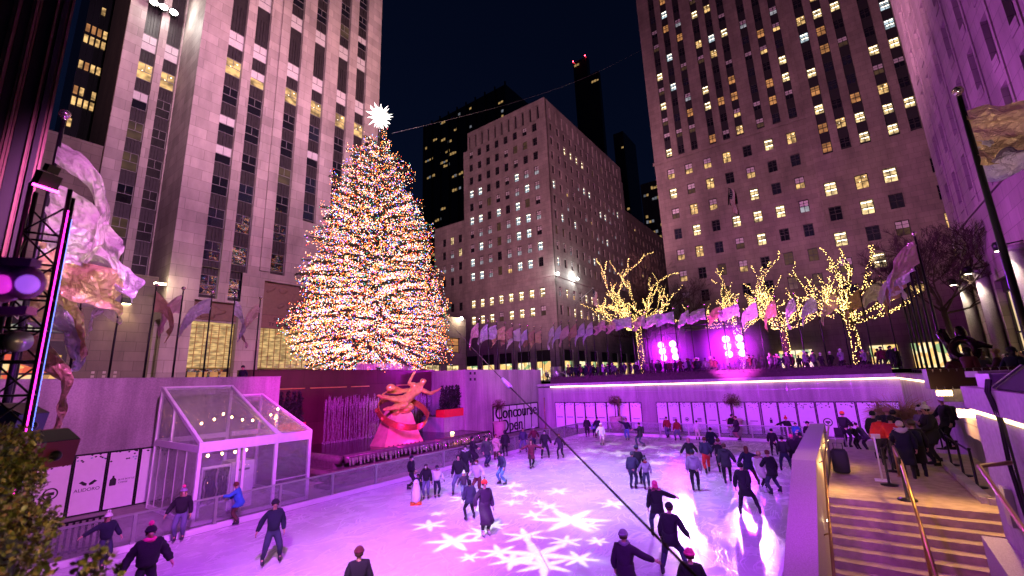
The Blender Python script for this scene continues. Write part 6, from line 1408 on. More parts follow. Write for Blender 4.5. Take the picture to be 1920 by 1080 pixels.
# ---------------------------------------------------------------- flagpoles
FO = {'gold': foil('gold foil', (.72, .52, .30)), 'lilac': foil('lilac foil', (.62, .54, .72)), 'pink': foil('pink foil', (.70, .48, .50)), 'silver': foil('silver foil', (.74, .70, .72)), 'film': foil('clear film', (.84, .78, .74), .2, .2, .42), 'bronze': foil('bronze foil', (.50, .33, .22))}
def flag_mesh(key, w, h, dirv, droop, foilk, seed, crump=.10, taper=.0):
    rg = random.Random(seed); d = Vector(dirv).normalized(); sd = Vector((-d.y, d.x, 0)); ph = [rg.uniform(0, 6.28) for _ in range(6)]; mb = MB(); ca, sa = math.cos(droop), math.sin(droop)
    def fn(u, v):
        b = droop*(.35+.65*u) ; f = d*math.cos(b)-Vector((0, 0, 1))*math.sin(b)
        amp = crump*(.2+u)*1.6
        off = sd*(math.sin(u*7+ph[0]+v*2)*amp+math.sin(u*13+v*5+ph[1])*amp*.4+math.sin(v*9+u*4+ph[2])*amp*.35)
        q_ = Vector((u*w*1.3+seed, v*h*1.3, seed*.7)); off = off+sd*(noise.noise(q_*1.3)*crump*1.6+noise.noise(q_*3.1)*crump*.8+noise.noise(q_*6.3)*crump*.35)+d*noise.noise(q_*2.2)*crump*.8*u+Vector((0, 0, 1))*noise.noise(q_*1.9+Vector((5, 1, 2)))*crump*1.4*u
        hh = h*(1-taper*u)*(1-.18*math.sin(u*4+ph[3])**2)
        return f*u*w-Vector((0, 0, 1))*(v-.0)*hh*(1-.45*sa*u)+off+d*(math.sin(v*6+ph[4])*.08*u)
    mb.grid(fn, 36, 20); return mb.mesh('flag', FO[foilk])
def pole_mesh(hh, r=.055):
    mb = MB(); mb.tube([(0, 0, 0), (0, 0, hh*.5), (0, 0, hh)], [r, r*.9, r*.65], 8); mb.lathe([(r*2.2, 0), (r*2.2, .05), (r*1.2, .2)], (0, 0, 0), 10); return mb.mesh('pole', M['black'])
fmb = MB(); fmb.ball((0, 0, .12), .11, 10, 6); fmb.lathe([(.05, -.02), (.05, .03)], (0, 0, 0), 8); fin_me = fmb.mesh('finial', mat('polished ball', (.8, .6, .62), .2, .9))
PM = {}
def flagpole(x, y, z0, zt, fm, label, group, r=.055):
    t = thing('flagpole', label, 'flagpole', (x, y, z0), 0, group); k = (round(zt-z0, 1), r)
    if k not in PM: PM[k] = pole_mesh(zt-z0, r)
    p = part('pole', PM[k], t); part('finial', fin_me, p, (0, 0, zt-z0))
    for me, dz in (fm if isinstance(fm, list) else [(fm, .25)]): part('flag', me, t, (0, 0, zt-z0-dz))
    return t
hang = [flag_mesh(0, 2.3, 1.1, (-.1, -1, 0), 1.15, 'silver', 1), flag_mesh(0, 2.4, 1.2, (.1, 1, 0), 1.25, 'bronze', 2), flag_mesh(0, 2.2, 1.2, (.1, -1, 0), 1.2, 'pink', 3), flag_mesh(0, 2.3, 1.1, (0, -1, 0), .95, 'lilac', 4), flag_mesh(0, 2.2, .9, (0, 1, 0), 1.4, 'lilac', 5), flag_mesh(0, 2.4, 1.1, (0, -1, 0), 1.3, 'pink', 6), flag_mesh(0, 2.0, 1.3, (.1, 1, 0), .7, 'film', 7)]
hc_ = ['silver', 'brown', 'pink', 'lilac', 'narrow lilac', 'rose', 'clear film']
ordl = ['furthest left, beside the shop block', 'in front of the lit wall lamp', 'at the foot of the recessed wing', 'before the blank stone wall', 'left of the low lit entrance bay', 'right of the low lit entrance bay', 'nearest the Christmas tree']
for i, (y, k) in enumerate(((4.46, 6), (5.9, 0), (7.3, 1), (8.55, 2), (10.0, 3), (11.25, 4), (12.75, 5))):
    flagpole(-29.5, y, GZ, 10.75, hang[k], f'dark flagpole with {hc_[k]} drooping flag, {ordl[i]}', 'flagpoles along the left parapet')
pen = [(flag_mesh(0, 2.1, 1.5, (-.6, -.8, 0), a, c, s), n_) for a, c, s, n_ in ((1.15, 'pink', 11, 'pink'), (1.1, 'lilac', 12, 'lilac'), (.55, 'lilac', 13, 'lilac'), (.75, 'gold', 14, 'gold'), (.8, 'bronze', 15, 'brown'), (.7, 'silver', 16, 'silver'), (1.0, 'lilac', 17, 'lilac'))]
for i in range(9):
    k = (0, 1, 2, 3, 4, 5, 1, 4, 3)[i]; flagpole(-28.5, 33.3+1.45*i, GZ, 11.2, pen[k][0], f'flagpole with {pen[k][1]} flag right of the fountain, {("nearest", "second nearest", "third nearest", "fourth nearest", "fifth nearest", "sixth nearest", "seventh nearest", "second furthest", "furthest")[i]} of its row', 'flagpoles right of the fountain')
str_ = [(flag_mesh(0, w_*.78, 1.3, (-1, -.15, 0), a, c, s, .16), n_) for a, c, s, n_, w_ in ((.12, 'lilac', 21, 'lilac', 2.3), (.5, 'pink', 22, 'pink', 1.9), (.3, 'silver', 23, 'silver', 2.4), (.62, 'gold', 24, 'gold', 2.0), (.8, 'silver', 25, 'silver', 2.1))]
pen2 = [(flag_mesh(0, 2.3, 1.5, (-1, -.1, 0), a, c, s), n_) for a, c, s, n_ in ((1.25, 'silver', 31, 'silver'), (1.0, 'lilac', 32, 'lilac'), (.95, 'pink', 33, 'pink'), (1.05, 'bronze', 34, 'brown'), (.9, 'silver', 35, 'silver'), (1.1, 'gold', 36, 'gold'))]
xs_ = [-26.8+1.03*i for i in range(6)]+[-20.1+1.5*i for i in range(17)]
for i, x in enumerate(xs_):
    if i < 6: me, n_ = pen2[(0, 1, 2, 3, 1, 1)[i]]; w = 'hanging'
    elif i < 16: me, n_ = str_[(1, 1, 0, 1, 2, 0, 4, 2, 3, 2)[i-6]]; w = 'streaming'
    else: me, n_ = pen2[i % 6]; w = 'hanging'
    ln = ('of the far left corner', 'left of both stage lights', 'between the stage lights', 'right of the stage lights')[0 if x < -20.5 else 1 if x < -14.6 else 2 if x < -7 else 3]
    mem = [j for j, q in enumerate(xs_) if (0 if q < -20.5 else 1 if q < -14.6 else 2 if q < -7 else 3) == (0 if x < -20.5 else 1 if x < -14.6 else 2 if x < -7 else 3)]
    flagpole(x, 45.2, GZ, 11.65 if x < 3 else 12.2, me, f'far flagpole with {n_} {w} flag, {nth[mem.index(i)] if mem.index(i) < 8 else "last"} from the left {ln}', 'flagpoles along the far terrace')
for i in range(6):
    me, n_ = pen2[(2, 0, 1, 3, 4, 5)[i]]; flagpole(4.35+.05*i, 30.5+2.4*i, 3.8, 11.8, me, f'flagpole with {n_} flag in the right bunch, {nth[i]} from the front', 'bunched flagpoles on the right', .07)
# the near ones
q = onz(1796, 172, 11.2); big = [flag_mesh(0, 2.6, 1.7, (.92, .1, 0), .42, 'gold', 51, .18, .5), flag_mesh(0, 2.2, 1.0, (.9, -.2, 0), .45, 'lilac', 52, .2)]
flagpole(q.x, q.y, 3.8, 11.1, [(big[0], .35), (big[1], 1.15)], 'close flagpole at right edge with big gold foil flag and polished ball', None, .075)
nl = [flag_mesh(0, 1.9, 1.4, (.15, 1, 0), .75, 'film', 61, .15), flag_mesh(0, 1.7, 1.1, (.1, 1, 0), .5, 'gold', 62, .17), flag_mesh(0, 2.1, 1.0, (.1, 1, 0), .6, 'silver', 63, .17), flag_mesh(0, 2.6, .7, (.1, .8, 0), 1.25, 'film', 64, .2), flag_mesh(0, 1.7, 1.2, (.1, 1, 0), .9, 'gold', 65, .22), flag_mesh(0, 2.4, .8, (0, .8, 0), 1.25, 'bronze', 66, .2), flag_mesh(0, 1.9, .9, (.2, 1, 0), 1.0, 'lilac', 67, .22)]
flagpole(-13.6, 1.22, 3.4, 11.3, [(nl[3], .5), (nl[0], 1.6), (nl[2], 2.4), (nl[1], 3.0)], 'near left flagpole with big crumpled clear film and pink foil flags', 'near left flagpoles', .06)
flagpole(-15.6, 1.45, 3.4, 10.2, [(nl[4], 2.2), (nl[5], 3.6), (nl[6], 2.6)], 'near left flagpole behind with ragged gold and bronze foil flags', 'near left flagpoles', .06)
# ---------------------------------------------------------------- stage light towers, truss, lamps
def stage(label, px0, px1, rows, y, swap):
    a, b = ony(px0, rows[1], y), ony(px1, rows[1], y); t = thing('stage_light_tower', label, 'stage lights', ((a.x+b.x)/2, y, GZ)); mb = MB()
    for x in (a.x-.5, a.x+.5, b.x-.5, b.x+.5): mb.tube([(x, y+.35, GZ), (x, y+.35, 9.6)], .05, 6)
    for z in (5.4, 6.4, 7.4, 8.4, 9.4): mb.tube([(a.x-.5, y+.35, z), (b.x+.5, y+.35, z)], .04, 6)
    for k in range(4): mb.tube([(a.x-.5, y+.35, 5.4+k), (a.x+.5, y+.35, 6.4+k)], .03, 5); mb.tube([(b.x-.5, y+.35, 6.4+k), (b.x+.5, y+.35, 5.4+k)], .03, 5)
    mb.build('truss', M['black'], t)
    for j, c in enumerate((px0, px1)):
        for i, r in enumerate(rows):
            q = ony(c+i*3, r+j*-2, y); mb = MB(); lm = M['purple_l'] if (i+j+swap) % 2 else M['blue_l']
            mb.loft([[(q.x+rr*math.cos(2*PI*k/16), y+dy, q.z+rr*math.sin(2*PI*k/16)) for k in range(16)] for rr, dy in ((.18, .3), (.30, .2), (.36, 0), (.36, -.06))], 0, cap=False); lamp = mb.build('lamp_housing', M['black'], t)
            mb = MB(); mb.loft([[(q.x+rr*math.cos(2*PI*k/16), y+dy, q.z+rr*math.sin(2*PI*k/16)) for k in range(16)] for rr, dy in ((.35, -.02), (.24, -.06), (.05, -.08))], 0); mb.build('lamp_face', lm, lamp)
    return t
stage('left stage light tower with six glowing magenta and blue lamps', 1239, 1261, (647, 659, 671), 47, 1)
stage('right stage light tower with six glowing magenta and blue lamps', 1361, 1386, (636, 650, 664), 47, 0)
mb = MB(); q0, q1 = ony(1372, 702, 42.4), ony(1388, 702, 42.4); mb.box(q0.x, q1.x, 42.3, 42.5, q0.z-.08, q0.z+.08); mb.build('light_bar', glow('lilac light bar', (.8, .6, 1), 12), label='short glowing lilac light bar lying in the hedge under the right stage lights', cat='light bar')
# dark stage deck and canopy frame between the towers
t = thing('stage', 'low dark stage with canopy frame between the two stage light towers', 'stage', (-11, 50, GZ)); mb = MB(); mb.box(-13.5, -8.6, 48.5, 52, GZ, 5.7); mb.build('deck', M['blackm'], t); mb = MB()
for x in (-13.4, -8.7): mb.tube([(x, 51.8, 5.7), (x, 51.8, 10.2)], .08, 6); mb.tube([(x, 48.7, 5.7), (x, 48.7, 10.2)], .08, 6); mb.tube([(x, 48.7, 10.2), (x, 51.8, 10.2)], .08, 6)
for y in (48.7, 51.8): mb.tube([(-13.4, y, 10.2), (-8.7, y, 10.2)], .08, 6)
mb.build('canopy_frame', M['black'], t); mb = MB(); mb.box(-13.4, -8.7, 51.7, 51.76, 6.2, 9.9); mb.build('backdrop', mat('dark purple drape', (.018, .006, .026), .9), t)
for x in (-14.2, -8.1):   # stage fog shaped as lamp halos, purple light put into its colour
    fm_ = bpy.data.materials.new('purple tinted halo fog'); fm_.use_nodes = True; nt = fm_.node_tree; nt.nodes.remove(nt.nodes['Principled BSDF']); pv = N(nt, 'ShaderNodeVolumePrincipled'); pv.inputs['Color'].default_value = (.72, .45, .85, 1)
    g = N(nt, 'ShaderNodeNewGeometry'); vd = N(nt, 'ShaderNodeVectorMath', operation='DISTANCE'); vd.inputs[1].default_value = (x, 47.2, 7.5); L(nt, g.outputs['Position'], vd.inputs[0])
    mr = N(nt, 'ShaderNodeMapRange', interpolation_type='SMOOTHSTEP'); setin(mr, **{'From Min': .2, 'From Max': 3.6, 'To Min': .30, 'To Max': 0}); L(nt, vd.outputs['Value'], mr.inputs['Value']); L(nt, mr.outputs[0], pv.inputs['Density']); L(nt, pv.outputs[0], nt.nodes['Material Output'].inputs['Volume'])
    mb = MB(); mb.ball((x, 47.2, 7.5), 3.7, 24, 14); mb.v = [(a_, b_, max(4.95, c_)) for a_, b_, c_ in mb.v]; mb.build('stage_halo_fog', fm_, kind='stuff')
# left truss
def P(px, py, k): return CAM+ray(px, py)*k
t = thing('lighting_truss', 'vertical lattice truss at left edge lit magenta and blue', 'truss', P(60, 700, 5.6)); a0, a1 = P(18, 760, 5.6), P(100, 330, 5.6); mb = MB(); base = Vector((a0.x, a0.y, 3.4)); ux = Vector((.1, .34, 0)); uy = Vector((-.34, .08, 0))
zt_ = P(100, 345, 5.6).z; c0 = P(75, 480, 5.6); c0 = Vector((c0.x, c0.y, 0)); cor = [c0-ux*.5-uy*.5, c0+ux*.5-uy*.5, c0+ux*.5+uy*.5, c0-ux*.5+uy*.5]
for c in cor: mb.tube([c+Vector((0, 0, 3.4)), c+Vector((0, 0, zt_))], .026, 8)
k = 0; z = 3.4
while z < zt_-.4:
    for i in range(4): p, q = cor[i], cor[(i+1) % 4]; mb.tube([p+Vector((0, 0, z)), q+Vector((0, 0, z))], .014, 6); mb.tube([(p if k % 2 else q)+Vector((0, 0, z)), (q if k % 2 else p)+Vector((0, 0, z+.4))], .012, 6)
    z += .4; k += 1
mb.build('lattice', M['black'], t)
for i, (c, col) in enumerate(((cor[1], (1, .02, .55)), (cor[2], (.12, .2, 1)))):
    mb = MB(); o = (c-c0)*1.12; mb.tube([c0+o+Vector((0, 0, 3.6)), c0+o+Vector((0, 0, zt_-.3))], .007, 6); mb.build('light_tube', glow('truss light tube %d' % i, col, 6), t)
t = thing('wash_light', 'square magenta wash lamp clamped near the top of left truss', 'stage light', P(88, 350, 5.5)); c = P(88, 338, 5.5); vd = (CAM-c).normalized(); Mx = Matrix.Rotation(math.atan2(vd.y, vd.x)+.5, 3, 'Z') @ Matrix.Rotation(.35, 3, 'Y')
mb = MB(); mb.obox(c, (.14, .20, .18), Mx); mb.obox(c+Vector((0, .02, .16)), (.10, .12, .10), Mx); mb.bar(c+Vector((0, 0, .15)), c+Vector((0, 0, .2)), .06); mb.build('housing', M['black'], t)
mb = MB(); mb.obox(c+Vector((.04, .0, -.12)), (.15, .19, .03), Mx); mb.build('lamp_face', glow('wash lamp face', (1, .04, .5), 14), t)
t = thing('moving_head_lamp', 'rounded purple moving head lamp close to the lens at left edge', 'stage light', P(20, 530, 2.6)); mb = MB()
for px, rr in ((8, .12), (48, .10)):
    c = P(px, 530, 2.6); mb.ball(c, (rr*.9, rr*.9, rr), 16, 10)
c = P(24, 490, 2.6); mb.bar(P(-60, 488, 2.6), P(68, 494, 2.6), .06, .05); mb.bar(P(-60, 585, 2.6), P(60, 583, 2.6), .06, .05); mb.build('head', mat('glossy purple shell', (.22, .05, .30), .25), t)
for px, lc_ in ((2, (.85, .03, .75)), (52, (.42, .10, 1))): mb = MB(); c = P(px, 533, 2.50); mb.ball(c, (.05, .05, .055), 12, 8); mb.build('lens', glow('purple lens %d' % px, lc_, .8), t)
t = thing('projector', 'dark projector with pale round lens at left edge beside the truss', 'projector', P(10, 640, 4.4)); mb = MB(); mb.tube([P(-60, 642, 4.4), P(28, 640, 4.4)], .085, 14); mb.build('barrel', M['black'], t); mb = MB(); mb.tube([P(28, 640, 4.4), P(44, 640, 4.4)], [.11, .10], 14); mb.build('lens_hood', M['steel'], t)
# floor speakers on the left parapet
for (px, py, k, sz, rz_, lb, col) in ((88, 840, 5.2, (.40, .44, .30), .4, 'wedge speaker with dark red back sticking out behind the hedge', (.16, .02, .05)), (34, 785, 6.4, (.5, .5, .3), .8, 'navy blue wedge speaker further back behind the hedge', (.02, .02, .09))):
    c = P(px, py, k); t = thing('wedge_speaker', lb, 'speaker', c); Mx = Matrix.Rotation(rz_, 3, 'Z') @ Matrix.Rotation(.5, 3, 'Y'); a, b, h = sz; mb = MB()
    pr_ = [Mx @ Vector(v) for v in ((-a/2, -b/2, -h/2), (a/2, -b/2, -h/2), (a*.3, -b/2, h/2), (-a*.42, -b/2, h/2))]; mb.prism([c+v for v in pr_], Mx @ Vector((0, b, 0))); mb.build('case', mat('painted case ' + lb[:5], col, .4), t)
    mb = MB(); mb.obox(c+Mx @ Vector((.0, 0, h/2+.008)), (a*.62, b*.94, .012), Mx); mb.build('rim', M['black'], t); mb = MB(); mb.ball(c+Mx @ Vector((a*.46, 0, 0)), .06, 8, 6); mb.build('knob', M['black'], t)
# hedge close on the left
t = thing('hedge', 'close leafy evergreen hedge in the lower left corner', 'hedge', (-4.4, .5, 3.4)); rg = random.Random(15); mb = MB(); br = MB()
lc = [((-75, 940), 3.7, (.70, .50, .62)), ((-20, 860), 3.9, (.42, .36, .30)), ((-40, 1060), 3.3, (.62, .42, .46)), ((45, 900), 4.0, (.20, .16, .22)), ((55, 990), 3.6, (.22, .2, .22))]
def leaf(p, s, rg):
    d = Vector((rg.uniform(-1, 1), rg.uniform(-1, 1), rg.uniform(-.3, 1.2))).normalized(); e = d.cross(Vector((rg.uniform(-1, 1), rg.uniform(-1, 1), rg.uniform(-1, 1)))).normalized(); n = d.cross(e)
    mi = rg.choice((0, 0, 0, 1, 1, 2)); w = s*.30
    mb.add([p, p+d*s*.3+e*w*.8+n*s*.05, p+d*s*.65+e*w+n*s*.04, p+d*s, p+d*s*.65-e*w+n*s*.04, p+d*s*.3-e*w*.8+n*s*.05, p+d*s*.5-n*s*.04], [(0, 1, 6), (1, 2, 6), (2, 3, 6), (3, 4, 6), (4, 5, 6), (5, 0, 6)], mi, True)
for (pxy, k, r) in lc:
    c = P(*pxy, k); vol = r[0]*r[1]*r[2]
    for i in range(int(9000*vol**.75)+200):
        a, b = rg.uniform(0, 2*PI), math.asin(rg.uniform(-1, 1)); q = rg.uniform(.25, 1)**.4*(1+.08*math.sin(a*7+b*5)); leaf(Vector((c.x+r[0]*q*math.cos(a)*math.cos(b), c.y+r[1]*q*math.sin(a)*math.cos(b), c.z+r[2]*q*math.sin(b))), rg.uniform(.030, .055), rg)
    for i in range(30):
        a, b = rg.uniform(0, 2*PI), rg.uniform(-.4, 1.4); d = Vector((r[0]*math.cos(a)*math.cos(b), r[1]*math.sin(a)*math.cos(b), r[2]*math.sin(b))); br.tube([c, c+d*.6, c+d*.98+Vector((rg.uniform(-.05, .05), rg.uniform(-.05, .05), .03))], [.012, .008, .003], 4)
for i in range(14):   # sprigs in front at the bottom edge
    c = P(rg.uniform(-10, 225), 1110+rg.uniform(-10, 20), 2.7); tip = c+Vector((rg.uniform(-.05, .05), rg.uniform(-.05, .05), rg.uniform(.10, .26)-.0006*0)); br.tube([c-Vector((0, 0, .2)), c, tip], [.006, .005, .002], 4)
    for k in range(26): leaf(c.lerp(tip, rg.random())+Vector((rg.uniform(-.03, .03),)*2+(0,)), rg.uniform(.03, .055), rg)
lm_ = [mat('hedge leaf %d' % i, c, .38, noise=.25, ns=12) for i, c in enumerate(((.06, .075, .014), (.11, .105, .02), (.16, .11, .03)))]
mb.build('leaves', lm_, t); br.build('stems', M['wood'], t); mb = MB()
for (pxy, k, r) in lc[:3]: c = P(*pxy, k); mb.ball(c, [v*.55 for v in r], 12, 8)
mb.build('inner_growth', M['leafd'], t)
mb = MB(); mb.prism([(-27, -12, 3.2), (1.6, -12, 3.2), (1.6, .1, 3.2), (-12.5, .1, 3.2), (-12.5, 1.2, 3.2), (-27, 1.2, 3.2)], (0, 0, .2)); mb.box(-27, 1.6, -.1, .08, -.03, 3.2); mb.build('promenade', M['paver'], kind='structure')
mb = MB(); c = P(108, 1010, 4.4); mb.prism([Vector((c.x-.9, .1, 3.4)), Vector((c.x+.25, .1, 3.4)), Vector((c.x+.25, .55, 3.4)), Vector((c.x-.9, .55, 3.4))], (0, 0, .42)); mb.build('planter_box', M['granite'], label='low granite planter box lit purple under the close hedge', cat='planter')
mb = MB(); mb.box(2.3, 9.3, -12, 15.6, 3.3, 3.75); mb.box(3.9, 9.3, 15.6, 42.1, 3.3, 3.75); mb.box(4.6, 9.3, 15.6, 16.3, 3.3, 3.75); mb.build('promenade', M['paver'], kind='structure')
# ---------------------------------------------------------------- right-hand foreground
t = thing('planter', 'long dark bronze planter box with small studs above the queue on the right', 'planter', (2.4, 15.8, 4.4)); mb = MB(); mb.box(1.8, 3.35, 15.3, 16.1, 4.40, 4.90); mb.build('box', M['bronze_d'] if 'bronze_d' in M else mat('dark bronze', (.035, .015, .02), .35, .4), t); mb = MB()
for k in range(10): x = 1.90+k*.145; mb.prism([(x, 15.298, 4.40), (x+.03, 15.298, 4.40), (x+.015, 15.298, 4.47)], (0, -.03, 0)); mb.prism([(x, 15.298, 4.89), (x+.015, 15.298, 4.82), (x+.03, 15.298, 4.89)], (0, -.03, 0))
mb.build('stud', M['steel'], t)
for (c, sz, rz_, lb, mk) in (((1.95, 9.6, 4.72), (.42, .5, .20), .1, 'pale flight case on the near right wall, behind the black speaker', 'white'), ((2.15, 11.3, 4.80), (.5, .35, .10), .3, 'thin pale case lid lying beyond the flight case on right', 'white')):
    t = thing('flight_case', lb, 'case', c); mb = MB(); mb.obox(c, sz, Matrix.Rotation(rz_, 3, 'Z')); mb.build('shell', mat('grey case shell ' + lb[:4], (.35, .30, .36), .5), t); mb = MB(); c = Vector(c)
    for s_ in (-1, 1): mb = MB(); mb.obox(c+Matrix.Rotation(rz_, 3, 'Z') @ Vector((sz[0]*.5*s_, 0, 0)), (.03, sz[1]*1.02, sz[2]*1.04), Matrix.Rotation(rz_, 3, 'Z')); mb.build('edge_trim', M['steel'], t)
c = Vector((1.93, 7.75, 4.63)); t = thing('wedge_speaker', 'big black wedge speaker on the near right wall over the light strip', 'speaker', c); mb = MB(); mb.prism([c+Vector(v) for v in ((-.28, -.55, 0), (.32, -.55, 0), (.32, -.55, .30), (.05, -.55, .30))], (0, 1.5, 0)); mb.build('case', M['black'], t)
mb = MB(); mb.prism([c+Vector(v) for v in ((-.29, -.5, .02), (.03, -.5, .30), (.01, -.5, .31), (-.31, -.5, .03))], (0, .07, 0)); mb.prism([c+Vector(v) for v in ((-.29, .85, .02), (.03, .85, .30), (.01, .85, .31), (-.31, .85, .03))], (0, .07, 0)); mb.build('trim', M['steel'], t)
mb = MB(); mb.prism([c+Vector(v) for v in ((-.275, -.4, .01), (.045, -.4, .29), (.038, -.4, .297), (-.282, -.4, .017))], (0, 1.2, 0)); mb.build('grille', M['blackm'], t)
# rounded bronze loops on a block (plain sculpture)
c = P(1800, 655, 15.5); t = thing('sculpture', 'dark rounded bronze loop sculpture with upright paddle behind the planter on right', 'sculpture', (c.x, c.y, 3.75)); bz = mat('dark polished bronze', (.05, .028, .035), .22, .8)
mb = MB(); mb.box(c.x-.8, c.x+.8, c.y-.6, c.y+.6, 3.75, 4.55); mb.build('block', M['granite'], t); mb = MB(); vx = Vector((.95, -.3, 0)).normalized()
mb.tube([c+vx*(.30*math.cos(2*PI*i/24)+.1)+Vector((0, 0, .34*math.sin(2*PI*i/24)+.0)) for i in range(25)], .15, 12, cap=False); mb.build('ring', bz, t)
mb = MB(); mb.tube([c+vx*-.2+Vector((0, 0, -.1)), c+vx*-.28+Vector((0, 0, .3)), c+vx*-.38+Vector((0, 0, .6)), c+vx*-.32+Vector((0, 0, .78))], [.13, .14, .17, .08], 12); mb.tube([c+vx*.15+Vector((.0, .1, .3)), c+vx*.14+Vector((0, .1, .6)), c+vx*.12+Vector((0, .1, .82))], [.15, .16, .1], 12); mb.tube([c+vx*.35+Vector((0, 0, .2)), c+vx*.8+Vector((0, 0, .02))], [.13, .06], 10); mb.build('paddle', bz, t)
# hedge on the far terrace
t = thing('hedge', 'long low dark hedge along the top of the far court wall', 'hedge', (-11, 42.3, 4.6)); mb = MB(); rg = random.Random(25); mb.box(-25.6, 3.1, 41.75, 42.9, 4.62, 5.3); n0 = len(mb.f)
for i in range(5200): x = rg.uniform(-25.9, 3.3); a = rg.uniform(-1.6, 1.6); p = Vector((x, 42.3-.62*math.cos(a)*rg.uniform(.9, 1.08), 5.0+.42*max(0, math.cos(a*.6))*rg.uniform(.6, 1.15)+rg.uniform(-.35, .06))); d = Vector((rg.uniform(-1, 1), rg.uniform(-1, .4), rg.uniform(-.2, 1))).normalized(); e = d.orthogonal().normalized(); s = rg.uniform(.06, .14); mb.add([p, p+d*s*.5+e*s*.3, p+d*s, p+d*s*.5-e*s*.3], [(0, 1, 2, 3)])
mb.build('leaves', mat('dark hedge leaf', (.05, .022, .03), .7, noise=.3, ns=8), t)
mb = MB()
for i in range(24): mb.box(4.0+.0*i, 4.03, 17+i*1.0, 17.03+i*1.0, 3.75, 4.8)
mb.box(3.99, 4.04, 17, 40.1, 4.8, 4.85); mb.build('railing', M['black'], label='thin black railing along the street edge on the right behind the planter', cat='railing')
# steps handrails near the far left corner
t = thing('railing', 'pair of slanting handrails at the far left corner steps', 'railing', (-25.5, 43.5, GZ)); mb = MB()
for dx in (0, 1.1): mb.tube([(-26.6+dx, 43.2, 6.1), (-24.4+dx, 43.2, 5.0)], .04, 6); mb.tube([(-26.6+dx, 43.2, 6.1), (-26.6+dx, 43.2, GZ)], .04, 6); mb.tube([(-24.4+dx, 43.2, 5.0), (-24.4+dx, 43.2, GZ)], .04, 6)
mb.build('rails', M['steel'], t); mb = MB(); mb.lathe([(.7, 0), (.7, 1.6), (.001, 1.62)], (-26.2, 44.2, GZ), 16); mb.build('drum_bin', M['steel'], t)
# ---------------------------------------------------------------- crowd at street level
CG = 'crowd on the street level'; cm = [crowd_mesh(i) for i in range(8)]; rg = random.Random(44)
def crowd(x, y, z, label, k=None, face=None):
    k = rg.randrange(8) if k is None else k; o = bpy.data.objects.new('person', cm[k]); COL.objects.link(o); o.location = (x, y, z); o.rotation_euler = (0, 0, rg.uniform(0, 6.28) if face is None else face); s = rg.uniform(.93, 1.05); o.scale = (s, s, s); tag(o, label, 'person', CG)
for i in range(105):
    x = rg.uniform(-25, 4.5); y = rg.uniform(43.6, 47.5) if i % 3 else rg.uniform(48, 60)
    if -14 < x < -8.3 and y > 47: y = 45.0
    crowd(x, y, GZ, 'onlooker in the dark crowd behind the far hedge')
for i in range(26): crowd(rg.uniform(-46, -29), rg.uniform(44, 70), GZ, 'passer-by in front of the lit shops right of the fountain')
for i in range(34): crowd(rg.uniform(3.2, 8.5), rg.uniform(9.5, 24), 3.75, 'onlooker packed along the right street edge near the loop sculpture')
for i in range(26): crowd(rg.uniform(4.8, 9), rg.uniform(24, 41), 3.8, 'onlooker further back by the lit shop fronts on right')
q = onx(455, 700, -30.5); crowd(q.x, q.y, GZ, 'guard in dark jacket standing at left parapet by the low entrance bay', 1); q = onx(902, 692, -29); crowd(q.x, q.y, GZ, 'person in dark coat standing alone on the wall just right of the fountain', 0); q = onx(780, 690, -34); crowd(q.x, q.y, 5.0, 'person standing on the fountain wall right of the tree drum', 5)
# ---------------------------------------------------------------- cables
a = onx(835, 590, -36); b = CAM+ray(1312, 1088)*2.6; t = thing('guy_cable', 'thick dark guy cable running from the Christmas tree down past the lens', 'cable', b); d = (b-a)
mb = MB(); mb.tube([a.lerp(b, k/20)-Vector((0, 0, .25*math.sin(PI*k/20))) for k in range(21)], .0105, 6); mb.build('cable', mat('rusty cable', (.045, .018, .022), .6), t)
def along(px): 
    best = min(range(2001), key=lambda k: abs((lambda v: 960+F*v.dot(RT)/v.dot(FW))(a.lerp(b, k/2000)-Vector((0, 0, .25*math.sin(PI*k/2000)))-CAM)-px)); return best/2000
f0, f1 = along(943), along(957); mb = MB(); g_ = lambda s: a.lerp(b, s)-Vector((0, 0, .25*math.sin(PI*s))); mb.tube([g_(f0), g_(f1)], .05, 8); mb.build('sleeve', M['white'], t)
a = onx(735, 250, TX); b = ony(1202, 94, 90.4); mb = MB(); mb.tube([a.lerp(b, k/16)-Vector((0, 0, 2.0*math.sin(PI*k/16))) for k in range(17)], .016, 5); mb.build('cable', M['steel'], label='thin wire across the night sky from tree top to the right tower', cat='cable')
# ---------------------------------------------------------------- lamps
def spot(name, loc, tgt, power, col, ang=60, blend=.6, r=.3):
    ld = bpy.data.lights.new(name, 'SPOT'); ld.energy = power; ld.color = col; ld.spot_size = rad(ang); ld.spot_blend = blend; ld.shadow_soft_size = r
    o = bpy.data.objects.new(name, ld); COL.objects.link(o); o.location = loc; o.rotation_euler = (Vector(tgt)-Vector(loc)).to_track_quat('-Z', 'Y').to_euler(); return o
def bulb(name, loc, power, col, r=.1):
    ld = bpy.data.lights.new(name, 'POINT'); ld.energy = power; ld.color = col; ld.shadow_soft_size = r; o = bpy.data.objects.new(name, ld); COL.objects.link(o); o.location = loc; return o
PUR, MAG, VIO, PNK = (.62, .08, 1), (1, .05, .62), (.30, .12, 1), (1, .48, .66)
